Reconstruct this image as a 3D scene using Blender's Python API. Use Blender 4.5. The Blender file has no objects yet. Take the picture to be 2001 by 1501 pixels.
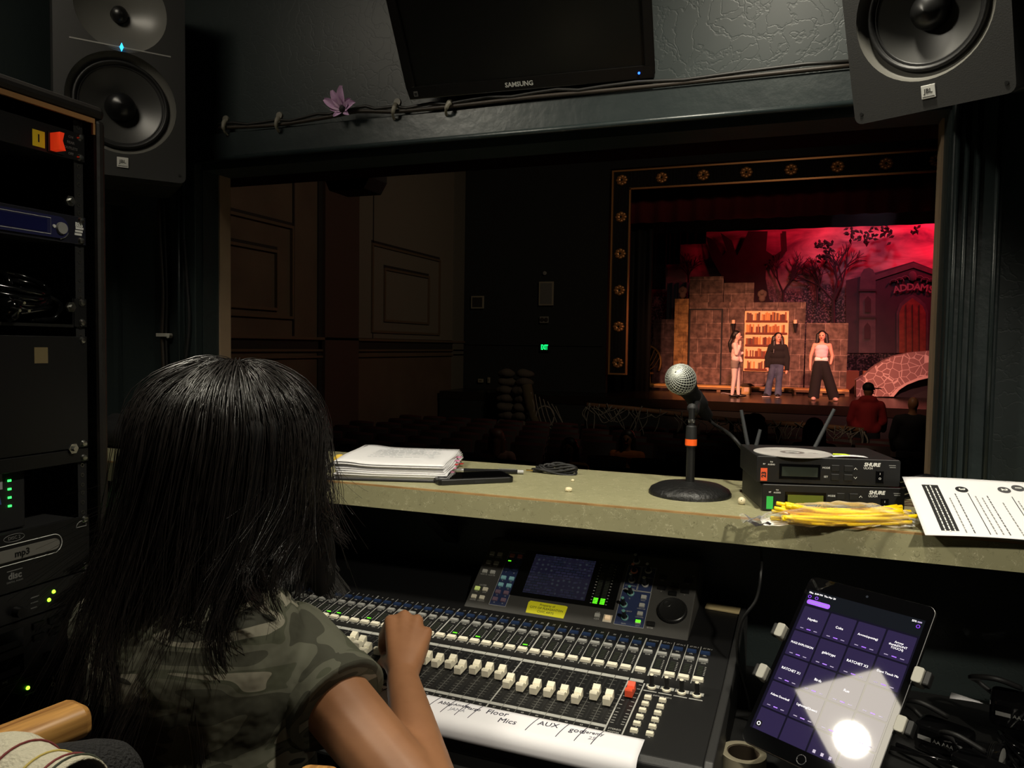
import bpy, bmesh, math, random
import numpy as np
from mathutils import Matrix, Vector, noise
PI = math.pi
rad = math.radians
SC = bpy.context.scene
COL = SC.collection

# ------------------------------------------------------------------ camera
F_PX, CXP, CYP = 1500.0, 1000.5, 750.5
YAW, PITCH, ROLL = rad(20.5), rad(2.84), rad(.87)
CAM = Vector((0, 0, 1.38))
_f = Vector((-math.sin(YAW)*math.cos(PITCH), math.cos(YAW)*math.cos(PITCH), -math.sin(PITCH)))
_r0 = Vector((math.cos(YAW), math.sin(YAW), 0))
_u0 = _r0.cross(_f)
_u = _u0*math.cos(ROLL) - _r0*math.sin(ROLL)
_r = _r0*math.cos(ROLL) + _u0*math.sin(ROLL)
cam = bpy.data.cameras.new('camera')
cam.sensor_width = 36.0
cam.lens = 36.0*F_PX/2001.0
cam.clip_start = .02
cam.clip_end = 200
cam_o = bpy.data.objects.new('camera', cam)
COL.objects.link(cam_o)
cam_o.matrix_world = Matrix(((_r.x, _u.x, -_f.x, CAM.x), (_r.y, _u.y, -_f.y, CAM.y), (_r.z, _u.z, -_f.z, CAM.z), (0, 0, 0, 1)))
SC.camera = cam_o

# ------------------------------------------------------------------ world, exposure, large lights
wd = bpy.data.worlds.new('world')
SC.world = wd
wd.use_nodes = True
wd.node_tree.nodes['Background'].inputs[0].default_value = (.75, .85, 1, 1)
wd.node_tree.nodes['Background'].inputs[1].default_value = .0015
SC.view_settings.view_transform = 'Standard'
SC.view_settings.look = 'None'
SC.view_settings.exposure = 0
SC.view_settings.gamma = 1
SC.view_settings.use_curve_mapping = False

def aim(o, src, dst):
    o.location = src
    o.rotation_euler = (Vector(dst)-Vector(src)).to_track_quat('-Z', 'Y').to_euler()

def spot(name, src, dst, energy, col, size, blend=1.0, radius=.08):
    l = bpy.data.lights.new(name, 'SPOT')
    l.energy = energy
    l.color = col
    l.spot_size = rad(size)
    l.spot_blend = blend
    l.shadow_soft_size = radius
    o = bpy.data.objects.new(name, l)
    COL.objects.link(o)
    aim(o, src, dst)
    return o

LAMP = (-1.22, .52, 2.36)
DOWN = (-.05, .90, 2.47)
spot('booth_lamp_light', (LAMP[0]+.05, LAMP[1]+.03, LAMP[2]-.05), (-.10, 1.15, .95), 40, (1, .93, .76), 84, 1.0, .05)
spot('booth_downlight', (DOWN[0], DOWN[1], DOWN[2]-.03), (-.14, 1.12, .9), 68, (1, .93, .76), 118, 1.0, .05)
TRACK = (.90, -.30, 2.32)
spot('booth_track_light', TRACK, (-.15, 1.32, .99), 106, (1, .92, .76), 36, .8, .05)
# theatre lanterns (front of house, warm; overhead, red on the painted drop)
spot('stage_lantern_warm', (-3.5, 9.5, 6.2), (-.9, 20.8, 1.0), 9000, (1, .42, .24), 33, 1, .15)
spot('stage_lantern_pink', (4.5, 9.5, 6.2), (1.0, 20.4, .9), 7600, (1, .36, .31), 33, 1, .15)
spot('stage_lantern_red', (4.6, 23.7, 6.4), (4.0, 25.0, 5.1), 1500, (1, .02, .07), 140, 1, .25)
spot('stage_lantern_red_centre', (.6, 23.6, 6.4), (.4, 25.0, 5.2), 330, (1, .02, .06), 140, 1, .25)
spot('stage_lantern_cool', (1.6, 22.9, 6.5), (1.4, 25.0, 2.4), 620, (.85, .5, .72), 84, 1, .25)
spot('hall_wall_fill', (1.0, 9.0, 6.2), (-8.4, 13.5, 1.8), 290, (1, .85, .62), 95, 1, .4)  # added fill without a fitting, lifts the dark left hall wall
spot('gold_frame_fill', (0, 10.0, 6.3), (-4.3, 19.0, 3.5), 250, (1, .72, .5), 90, 1, .4)  # added fill standing in for stage spill on the gold frame
spot('hoodie_fill', (-1.2, 8.5, 6.4), (1.3, 14.0, .3), 520, (1, .72, .5), 26, 1, .3)  # added narrow fill that makes the hoodie and shaved head visible

# ------------------------------------------------------------------ pixel rays (a point on a real plane of the place)
def ray(x, y):
    return _f + _r*((x-CXP)/F_PX) - _u*((y-CYP)/F_PX)
def atY(x, y, v):
    d = ray(x, y); return CAM + d*((v-CAM.y)/d.y)
def atX(x, y, v):
    d = ray(x, y); return CAM + d*((v-CAM.x)/d.x)
def atZ(x, y, v):
    d = ray(x, y); return CAM + d*((v-CAM.z)/d.z)
def atD(x, y, t):
    return CAM + ray(x, y)*t

# ------------------------------------------------------------------ materials
def lin(c):
    return tuple(((v/255)/12.92 if v/255 <= .04045 else ((v/255+.055)/1.055)**2.4) for v in c[:3]) + (1,)

MATS = {}
def mat(name, col, rough=.5, metal=0.0, spec=.5, var=None, bump=None, emit=None, coat=0, trans=0, alpha=None, aniso=0):
    """var=(noise scale, second colour), bump=(scale, strength)"""
    if name in MATS:
        return MATS[name]
    m = bpy.data.materials.new(name)
    m.use_nodes = True
    nt = m.node_tree
    b = nt.nodes['Principled BSDF']
    b.inputs['Base Color'].default_value = lin(col)
    b.inputs['Roughness'].default_value = rough
    b.inputs['Metallic'].default_value = metal
    b.inputs['Specular IOR Level'].default_value = spec
    b.inputs['Coat Weight'].default_value = coat
    b.inputs['Transmission Weight'].default_value = trans
    b.inputs['Anisotropic'].default_value = aniso
    if emit:
        b.inputs['Emission Color'].default_value = lin(emit[0])
        b.inputs['Emission Strength'].default_value = emit[1]
    tc = None
    if var or bump:
        tc = nt.nodes.new('ShaderNodeTexCoord')
    if var:
        n = nt.nodes.new('ShaderNodeTexNoise')
        n.inputs['Scale'].default_value = var[0]
        n.inputs['Detail'].default_value = 5
        nt.links.new(tc.outputs['Object'], n.inputs['Vector'])
        r = nt.nodes.new('ShaderNodeValToRGB')
        r.color_ramp.elements[0].position = .35
        r.color_ramp.elements[1].position = .68
        r.color_ramp.elements[0].color = lin(col)
        r.color_ramp.elements[1].color = lin(var[1])
        nt.links.new(n.outputs['Fac'], r.inputs['Fac'])
        nt.links.new(r.outputs['Color'], b.inputs['Base Color'])
    if bump:
        n2 = nt.nodes.new('ShaderNodeTexNoise')
        n2.inputs['Scale'].default_value = bump[0]
        n2.inputs['Detail'].default_value = 4
        nt.links.new(tc.outputs['Object'], n2.inputs['Vector'])
        bp = nt.nodes.new('ShaderNodeBump')
        bp.inputs['Strength'].default_value = bump[1]
        bp.inputs['Distance'].default_value = .01
        nt.links.new(n2.outputs['Fac'], bp.inputs['Height'])
        nt.links.new(bp.outputs['Normal'], b.inputs['Normal'])
    MATS[name] = m
    return m

def nodes_of(m):
    nt = m.node_tree
    return nt, nt.nodes['Principled BSDF'], (lambda t: nt.nodes.new(t)), nt.links.new

# ------------------------------------------------------------------ mesh builder
class MB:
    def __init__(s):
        s.v = []; s.f = []
    def add(s, vs, fs, M=None):
        o = len(s.v)
        if M is not None:
            vs = [M @ Vector(p) for p in vs]
        s.v += [tuple(p) for p in vs]
        s.f += [tuple(i+o for i in f) for f in fs]
        return s
    def box(s, c, d, M=None):
        x, y, z = d[0]/2, d[1]/2, d[2]/2
        vs = [(c[0]+i*x, c[1]+j*y, c[2]+k*z) for k in (-1, 1) for j in (-1, 1) for i in (-1, 1)]
        return s.add(vs, [(0, 2, 3, 1), (4, 5, 7, 6), (0, 1, 5, 4), (2, 6, 7, 3), (0, 4, 6, 2), (1, 3, 7, 5)], M)
    def bb(s, a, b, M=None):
        return s.box([(a[i]+b[i])/2 for i in range(3)], [abs(b[i]-a[i]) for i in range(3)], M)
    def prism(s, poly, z0, z1, M=None):
        n = len(poly)
        vs = [(p[0], p[1], z0) for p in poly]+[(p[0], p[1], z1) for p in poly]
        fs = [tuple(range(n-1, -1, -1)), tuple(range(n, 2*n))]+[(i, (i+1) % n, n+(i+1) % n, n+i) for i in range(n)]
        return s.add(vs, fs, M)
    def lathe(s, prof, n=24, M=None, arc=2*PI):
        vs = []; fs = []
        full = abs(arc-2*PI) < 1e-6
        k = len(prof); cols = n if full else n+1
        for i in range(cols):
            a = arc*i/n
            for (r, z) in prof:
                vs.append((r*math.cos(a), r*math.sin(a), z))
        for i in range(n):
            j = (i+1) % cols
            for q in range(k-1):
                fs.append((i*k+q, j*k+q, j*k+q+1, i*k+q+1))
        return s.add(vs, fs, M)
    def cyl(s, p0, p1, r0, r1=None, n=12):
        r1 = r0 if r1 is None else r1
        p0 = Vector(p0); p1 = Vector(p1)
        d = p1-p0
        q = d.to_track_quat('Z', 'Y').to_matrix().to_4x4()
        M = Matrix.Translation(p0) @ q
        return s.lathe([(0, 0), (r0, 0), (r1, d.length), (0, d.length)], n, M)
    def tube(s, pts, r, n=6, cap=True):
        pts = [Vector(p) for p in pts]
        if not isinstance(r, (list, tuple)):
            r = [r]*len(pts)
        T = []
        for i in range(len(pts)):
            T.append((pts[min(i+1, len(pts)-1)]-pts[max(i-1, 0)]).normalized())
        a = Vector((0, 0, 1)) if abs(T[0].z) < .9 else Vector((1, 0, 0))
        nrm = (a-T[0]*a.dot(T[0])).normalized()
        vs = []; fs = []
        for i, p in enumerate(pts):
            nrm = (nrm-T[i]*nrm.dot(T[i]))
            nrm = nrm.normalized() if nrm.length > 1e-6 else T[i].orthogonal().normalized()
            bn = T[i].cross(nrm)
            for k in range(n):
                an = 2*PI*k/n
                vs.append(p+(nrm*math.cos(an)+bn*math.sin(an))*r[i])
        for i in range(len(pts)-1):
            for k in range(n):
                fs.append((i*n+k, i*n+(k+1) % n, (i+1)*n+(k+1) % n, (i+1)*n+k))
        if cap:
            fs.append(tuple(range(n-1, -1, -1)))
            fs.append(tuple((len(pts)-1)*n+k for k in range(n)))
        return s.add(vs, fs)
    def ell(s, c, rr, n=12, m=8, M=None):
        prof = [(max(1e-5, math.sin(PI*i/m)), -math.cos(PI*i/m)) for i in range(m+1)]
        M2 = Matrix.Translation(c) @ Matrix.Diagonal((rr[0], rr[1], rr[2], 1))
        return s.lathe(prof, n, (M @ M2) if M is not None else M2)
    def grid(s, fn, nu, nv, M=None):
        vs = [fn(i/nu, j/nv) for j in range(nv+1) for i in range(nu+1)]
        fs = [(j*(nu+1)+i, j*(nu+1)+i+1, (j+1)*(nu+1)+i+1, (j+1)*(nu+1)+i) for j in range(nv) for i in range(nu)]
        return s.add(vs, fs, M)
    def mesh(s, name, smooth=None):
        me = bpy.data.meshes.new(name)
        me.from_pydata(s.v, [], s.f)
        fix(me, smooth)
        return me
    def build(s, name, m, parent=None, M=None, smooth=None, bev=0, solid=0):
        o = obj(name, s.mesh(name, smooth), m, parent, M)
        if solid:
            md = o.modifiers.new('thickness', 'SOLIDIFY'); md.thickness = solid; md.offset = 0
        if bev:
            md = o.modifiers.new('bevel', 'BEVEL'); md.width = bev; md.segments = 2; md.limit_method = 'ANGLE'
        return o

def fix(me, smooth=None):
    bm = bmesh.new(); bm.from_mesh(me)
    bmesh.ops.remove_doubles(bm, verts=bm.verts, dist=1e-6)
    bmesh.ops.recalc_face_normals(bm, faces=bm.faces)
    bm.to_mesh(me); bm.free()
    if smooth:
        me.shade_smooth()
        if smooth is not True:
            me.set_sharp_from_angle(angle=rad(smooth))
    me.update()

def obj(name, me, m=None, parent=None, M=None):
    o = bpy.data.objects.new(name, me)
    COL.objects.link(o)
    if m is not None and me is not None:
        if len(me.materials) == 0:
            me.materials.append(m)
        elif me.materials[0] != m:
            o.material_slots[0].link = 'OBJECT'
            o.material_slots[0].material = m
    if parent is not None:
        o.parent = parent
    if M is not None:
        o.matrix_basis = M
    return o

def tag(o, label=None, cat=None, group=None, kind=None):
    if label: o['label'] = label
    if cat: o['category'] = cat
    if group: o['group'] = group
    if kind: o['kind'] = kind
    return o

def thing(name, label, cat, M=None, group=None):
    o = bpy.data.objects.new(name, None)
    o.empty_display_size = .05
    COL.objects.link(o)
    if M is not None:
        o.matrix_basis = M if isinstance(M, Matrix) else Matrix.Translation(M)
    return tag(o, label, cat, group)

def T(x, y=None, z=None):
    return Matrix.Translation(x if y is None else (x, y, z))
def RX(a): return Matrix.Rotation(rad(a), 4, 'X')
def RY(a): return Matrix.Rotation(rad(a), 4, 'Y')
def RZ(a): return Matrix.Rotation(rad(a), 4, 'Z')
def frame(o, x, z):
    x = Vector(x).normalized(); z = Vector(z)
    z = (z-x*z.dot(x)).normalized(); y = z.cross(x)
    return Matrix(((x.x, y.x, z.x, o[0]), (x.y, y.y, z.y, o[1]), (x.z, y.z, z.z, o[2]), (0, 0, 0, 1)))

TXT = {}
def text(s, size, m, parent, M, align='CENTER', shear=0, name='lettering', ext=.00015, bold=0):
    key = (s, round(size, 5), align, shear, bold)
    if key not in TXT:
        c = bpy.data.curves.new('t', 'FONT')
        c.body = s; c.size = size; c.align_x = align; c.align_y = 'CENTER'
        c.extrude = ext; c.shear = shear; c.resolution_u = 2; c.offset = bold
        o = bpy.data.objects.new('t', c)
        COL.objects.link(o)
        bpy.context.view_layer.update()
        me = bpy.data.meshes.new_from_object(o.evaluated_get(bpy.context.evaluated_depsgraph_get()))
        me.name = 'lettering'
        bpy.data.objects.remove(o); bpy.data.curves.remove(c)
        TXT[key] = me
    return obj(name, TXT[key], m, parent, M)

def catmull(pts, k=6):
    P = [Vector(p) for p in pts]
    P = [P[0]*2-P[1]]+P+[P[-1]*2-P[-2]]
    out = []
    for i in range(1, len(P)-2):
        for j in range(k):
            t = j/k
            a, b, c, d = P[i-1], P[i], P[i+1], P[i+2]
            out.append(.5*((2*b)+(c-a)*t+(2*a-5*b+4*c-d)*t*t+(3*b-a-3*c+d)*t**3))
    out.append(P[-2])
    return out

def flesh(name, segs, ells, voxel, m, parent=None, M=None, smooth_it=4):
    """one continuous surface from tapered limbs (p0,r0,p1,r1) and ellipsoids (c,r) through a voxel remesh"""
    b = MB()
    for sg in segs:
        (p0, r0, p1, r1), flat = sg[:4], len(sg) > 4
        p0 = Vector(p0); p1 = Vector(p1)
        q = (p1-p0).to_track_quat('Z', 'Y').to_matrix().to_4x4()
        L = (p1-p0).length
        prof = [(max(1e-5, r0*math.sin(a)), -r0*math.cos(a)) for a in [PI/2*i/4 for i in range(5)]]
        prof += [(r1, L), (1e-5, L)] if flat else [(max(1e-5, r1*math.cos(a)), L+r1*math.sin(a)) for a in [PI/2*i/4 for i in range(5)]]
        b.lathe(prof, 14, T(p0) @ q)
    for e in ells:
        b.ell(e[0], e[1], 16, 12, e[2] if len(e) > 2 else None)
    o = bpy.data.objects.new(name, b.mesh(name))
    COL.objects.link(o)
    md = o.modifiers.new('r', 'REMESH'); md.mode = 'VOXEL'; md.voxel_size = voxel; md.use_smooth_shade = True
    if smooth_it:
        sm = o.modifiers.new('s', 'SMOOTH'); sm.iterations = smooth_it; sm.factor = .5
    bpy.context.view_layer.update()
    me = bpy.data.meshes.new_from_object(o.evaluated_get(bpy.context.evaluated_depsgraph_get()))
    old = o.data
    bpy.data.objects.remove(o); bpy.data.meshes.remove(old)
    me.name = name
    me.materials.clear()
    me.shade_smooth()
    return obj(name, me, m, parent, M)

# shared materials
BLACK = mat('black_plastic', (16, 16, 16), .45)
MATTE = mat('matte_black', (12, 12, 13), .75)
GLOSS = mat('gloss_black', (9, 9, 10), .12)
RUBBER = mat('black_rubber', (17, 17, 17), .6)
WHITE = mat('white_print', (225, 225, 220), .6)
GREYP = mat('grey_print', (120, 120, 118), .6)
STEEL = mat('steel', (190, 190, 185), .28, 1)
IVORY = mat('ivory_plastic', (228, 222, 200), .42)
PAPER = mat('paper', (225, 224, 226), .7, var=(3, (214, 213, 216)))

# ================================================================== BOOTH SHELL
def struct(name, b, m, **k):
    return tag(b.build(name, m, **k), kind='structure')

WALLM = mat('teal_plaster', (44, 54, 54), .42, spec=.45)
def _wall_nodes():
    nt, b, N, L = nodes_of(WALLM)
    tc = N('ShaderNodeTexCoord')
    nz = N('ShaderNodeTexNoise'); nz.inputs['Scale'].default_value = 9; nz.inputs['Detail'].default_value = 5
    mx = N('ShaderNodeMixRGB'); mx.blend_type = 'ADD'; mx.inputs['Fac'].default_value = .22
    vo = N('ShaderNodeTexVoronoi'); vo.feature = 'DISTANCE_TO_EDGE'; vo.inputs['Scale'].default_value = 26
    rp = N('ShaderNodeValToRGB'); rp.color_ramp.elements[0].position = 0; rp.color_ramp.elements[1].position = .06
    bp = N('ShaderNodeBump'); bp.inputs['Strength'].default_value = .13; bp.inputs['Distance'].default_value = .0012
    L(tc.outputs['Object'], nz.inputs['Vector']); L(tc.outputs['Object'], mx.inputs['Color1']); L(nz.outputs['Color'], mx.inputs['Color2'])
    L(mx.outputs['Color'], vo.inputs['Vector']); L(vo.outputs['Distance'], rp.inputs['Fac']); L(rp.outputs['Color'], bp.inputs['Height'])
    L(bp.outputs['Normal'], b.inputs['Normal'])
    nz2 = N('ShaderNodeTexNoise'); nz2.inputs['Scale'].default_value = 3
    r2 = N('ShaderNodeValToRGB'); r2.color_ramp.elements[0].color = lin((30, 40, 41)); r2.color_ramp.elements[1].color = lin((46, 53, 52))
    L(tc.outputs['Object'], nz2.inputs['Vector']); L(nz2.outputs['Fac'], r2.inputs['Fac']); L(r2.outputs['Color'], b.inputs['Base Color'])
_wall_nodes()
TRIMM = mat('teal_trim_paint', (30, 38, 39), .35, var=(9, (38, 46, 46)), bump=(40, .08))
BEIGE = mat('beige_trim', (150, 128, 104), .55, var=(8, (136, 116, 94)))
CARPET = mat('dark_carpet', (22, 22, 24), .95, bump=(300, .6))

XL, XR, YB, YF, ZC = -1.63, 1.5, -1.6, 1.47, 2.5
WX0, WX1, WZ0, WZ1 = -1.342, .222, 1.10, 1.785
struct('floor', MB().bb((XL, YB, -.05), (XR, 1.56, 0)), CARPET)
struct('ceiling', MB().bb((XL, YB, ZC), (XR, 1.56, ZC+.05)), mat('dark_ceiling', (26, 28, 28), .8))
struct('wall_left', MB().bb((XL-.08, YB, 0), (XL, 1.56, ZC)), WALLM)
struct('wall_right', MB().bb((XR, YB, 0), (XR+.08, 1.56, ZC)), WALLM)
struct('wall_rear', MB().bb((XL, YB-.08, 0), (XR, YB, ZC)), mat('rear_wall_paint', (52, 52, 50), .8))
b = MB()
b.bb((XL, YF, 0), (WX0, 1.56, ZC)); b.bb((WX1, YF, 0), (XR, 1.56, ZC))
b.bb((WX0, YF, WZ1), (WX1, 1.56, ZC)); b.bb((WX0, YF, 0), (WX1, 1.56, WZ0))
struct('wall_front', b, WALLM)
# header board above the opening, with a rounded bead on its lower edge
b = MB(); b.bb((-1.40, 1.45, 1.806), (.62, 1.4695, 1.862))
h = struct('trim_1', b, TRIMM, bev=.003)
b = MB(); b.tube([(-1.40, 1.448, 1.802), (.62, 1.448, 1.802)], .006, 8)
b.build('bead', TRIMM, h, smooth=True)
# side casings
b = MB(); b.bb((-1.398, 1.445, 1.127), (WX0-.002, 1.4695, 1.80))
h = struct('trim_2', b, TRIMM, bev=.003)
for dx in (-1.392, -1.376):
    MB().tube([(dx, 1.444, 1.127), (dx, 1.444, 1.80)], .004, 6).build('bead', TRIMM, h, smooth=True)
b = MB(); b.bb((WX1+.002, 1.445, 1.127), (.30, 1.4695, 1.80))
h = struct('trim_3', b, TRIMM, bev=.003)
for dx in (.232, .246, .262, .29):
    MB().tube([(dx, 1.444, 1.127), (dx, 1.444, 1.80)], .004, 6).build('bead', TRIMM, h, smooth=True)
struct('trim_4', MB().bb((WX0, 1.522, 1.127), (WX0+.004, 1.5595, 1.785)), BEIGE)
struct('trim_5', MB().bb((WX1-.004, 1.522, 1.127), (WX1, 1.5595, 1.785)), BEIGE)
struct('trim_6', MB().bb((-1.606, 1.4665, 1.127), (-1.598, 1.4695, 2.3)), TRIMM)

# booth lamp: a square ceiling fitting with a bright diffuser
LAMPM = mat('lamp_diffuser', (255, 250, 235), .5, emit=((255, 244, 222), 11))
lt = thing('ceiling_lamp', 'square white ceiling lamp fitting above the left of the booth', 'lamp', T(LAMP[0], LAMP[1], 2.5))
MB().bb((-.22, -.22, -.06), (.22, .22, 0)).build('housing', mat('lamp_housing', (150, 150, 145), .5), lt, bev=.004)
MB().bb((-.19, -.19, -.064), (.19, .19, -.0602)).build('diffuser', LAMPM, lt)

dl = thing('ceiling_downlight', 'round recessed ceiling downlight over the console', 'lamp', T(DOWN[0], DOWN[1], 2.5))
MB().lathe([(.055, -.002), (.075, -.004), (.078, -.001), (.055, -.001)], 32).build('trim_ring', mat('lamp_housing', (150, 150, 145), .5), dl, smooth=40)
MB().lathe([(0, -.0015), (.055, -.0015)], 32).build('lens', LAMPM, dl)

tk = thing('track_spotlight', 'small black ceiling spotlight aimed at the console', 'lamp', T(TRACK[0], TRACK[1], 2.5))
MB().bb((-.04, -.04, -.03), (.04, .04, 0)).build('base', MATTE, tk, bev=.004)
MB().cyl((0, 0, -.03), (0, 0, -.10), .008).build('stem', MATTE, tk)
_d = (Vector((-.15, 1.32, .99))-Vector(TRACK)).normalized()
MB().lathe([(.034, .10), (.036, -.02), (.030, -.06), (0, -.065)], 24, frame(Vector((0, 0, TRACK[2]-2.5))-_d*.11, _d.orthogonal(), _d)).build('can', MATTE, tk, smooth=40)

# ================================================================== COUNTER UNDER THE WINDOW
LAM = mat('laminate', (150, 146, 112), .42, spec=.4)
def _lam():
    nt, b, N, L = nodes_of(LAM)
    tc = N('ShaderNodeTexCoord')
    nz = N('ShaderNodeTexNoise'); nz.inputs['Scale'].default_value = 7; nz.inputs['Detail'].default_value = 6
    r1 = N('ShaderNodeValToRGB'); r1.color_ramp.elements[0].color = lin((138, 136, 105)); r1.color_ramp.elements[1].color = lin((158, 154, 120))
    L(tc.outputs['Object'], nz.inputs['Vector']); L(nz.outputs['Fac'], r1.inputs['Fac'])
    col = r1.outputs['Color']
    for sc, w, c in ((150, .03, (196, 190, 158)), (110, .03, (112, 110, 84))):
        n1 = N('ShaderNodeTexNoise'); n1.inputs['Scale'].default_value = sc; n1.inputs['Detail'].default_value = 2; n1.inputs['Distortion'].default_value = 1.2
        r2 = N('ShaderNodeValToRGB')
        e = r2.color_ramp.elements
        e[0].position = .5-w; e[0].color = (0, 0, 0, 1); e[1].position = .5+w; e[1].color = (0, 0, 0, 1)
        x = e.new(.5); x.color = (1, 1, 1, 1)
        n2 = N('ShaderNodeTexNoise'); n2.inputs['Scale'].default_value = sc*.6
        mu = N('ShaderNodeMath'); mu.operation = 'MULTIPLY'
        r3 = N('ShaderNodeValToRGB'); r3.color_ramp.elements[0].position = .52; r3.color_ramp.elements[1].position = .62
        L(tc.outputs['Object'], n1.inputs['Vector']); L(n1.outputs['Fac'], r2.inputs['Fac'])
        L(tc.outputs['Object'], n2.inputs['Vector']); L(n2.outputs['Fac'], r3.inputs['Fac'])
        L(r2.outputs['Color'], mu.inputs[0]); L(r3.outputs['Color'], mu.inputs[1])
        mx = N('ShaderNodeMixRGB'); L(mu.outputs[0], mx.inputs['Fac']); L(col, mx.inputs['Color1']); mx.inputs['Color2'].default_value = lin(c)
        col = mx.outputs['Color']
    L(col, b.inputs['Base Color'])
_lam()
CT = 1.127
cn = thing('counter', 'long speckled green-beige laminate counter below the booth window', 'counter', T(-.2, 1.35, CT-.04))
def crel(*p): return (p[0]+.2, p[1]-1.35, p[2]-CT+.04)
MB().bb(crel(-1.63, 1.2035, CT-.036), crel(1.499, 1.469, CT)).bb(crel(WX0+.005, 1.4692, WZ0+.001), crel(WX1-.005, 1.53, CT)).build('countertop', LAM, cn)
MB().bb(crel(-1.63, 1.2000, CT-.0035), crel(1.499, 1.2034, CT-.0003)).build('seam_strip', mat('edge_wood', (176, 142, 94), .5, var=(30, (150, 116, 72))), cn)
MB().bb(crel(-1.63, 1.1995, CT-.042), crel(1.499, 1.2034, CT-.0036)).build('front_edge', LAM, cn)
for x in (-1.35, -.68, .45, 1.2):
    MB().prism([(0, 0), (.20, 0), (0, -.13)], -.015, .015).build('bracket', MATTE, cn, T(crel(x, 1.468, CT-.037)) @ RZ(-90) @ RX(90))

# desk that carries the console
DZ = .797
dk = thing('desk', 'black desk under the mixing console', 'desk', T(-.2, 1.2, 0))
DESKM = mat('desk_black', (14, 14, 14), .6, bump=(60, .1))
MB().bb((-.85, -.29, DZ-.035), (1.3, .262, DZ)).build('desktop', DESKM, dk, bev=.004)
for x in (-.82, .3, 1.27):
    MB().bb((x-.02, -.25, 0), (x+.02, .25, DZ-.036)).build('leg_panel', DESKM, dk)
MB().bb((-.8, .2, .2), (1.25, .22, DZ-.036)).build('modesty_panel', DESKM, dk)

# ================================================================== TELEVISION
TVM = mat('tv_bezel', (20, 19, 18), .28)
tl = Vector((-.765, 1.425, 1.882))
rx = Vector((.998, .056, 0)).normalized()
up = Vector((-rx.y*-.559, -rx.x*.559, .829)).normalized()   # leans out 34 degrees over the desk
nrm = rx.cross(up)
M = frame(tl, rx, nrm)
tv = thing('television', 'flat screen television tilted down above the booth window', 'television', M)
W, H = .497, .30
MB().bb((0, 0, -.018), (W, H, -.004)).bb((.06, .06, -.045), (W-.06, H-.02, -.018)).build('housing', TVM, tv, bev=.006)
b = MB()
b.bb((0, 0, -.004), (W, .024, .004)); b.bb((0, H-.018, -.004), (W, H, .004)); b.bb((0, .024, -.004), (.017, H-.018, .004)); b.bb((W-.017, .024, -.004), (W, H-.018, .004))
b.build('bezel', TVM, tv, bev=.002)
MB().bb((.017, .024, -.004), (W-.017, H-.018, -.001)).build('screen', mat('tv_screen', (22, 22, 20), .22), tv)
text('SAMSUNG', .0125, mat('silver_print', (190, 190, 186), .4), tv, M=T(W*.475, .012, .0043), bold=.0003)
MB().cyl((W-.028, .0125, .004), (W-.028, .0125, .0055), .0022).build('power_light', mat('blue_led', (40, 90, 255), .3, emit=((30, 80, 255), 6)), tv)
MB().bb((.012, .006, .004), (.021, .016, .0043)).build('energy_sticker', mat('grey_sticker', (92, 92, 90), .5), tv)
MB().bb((.0135, .008, .0043), (.0195, .0135, .0045)).build('sticker_print', MATTE, tv)
b = MB(); b.bb((W/2-.05, .1, -.05), (W/2+.05, .2, -.045)); b.tube([(W/2, .15, -.05), (W/2, .16, -.075)], .012, 8)
b.build('wall_mount', MATTE, tv)

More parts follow.
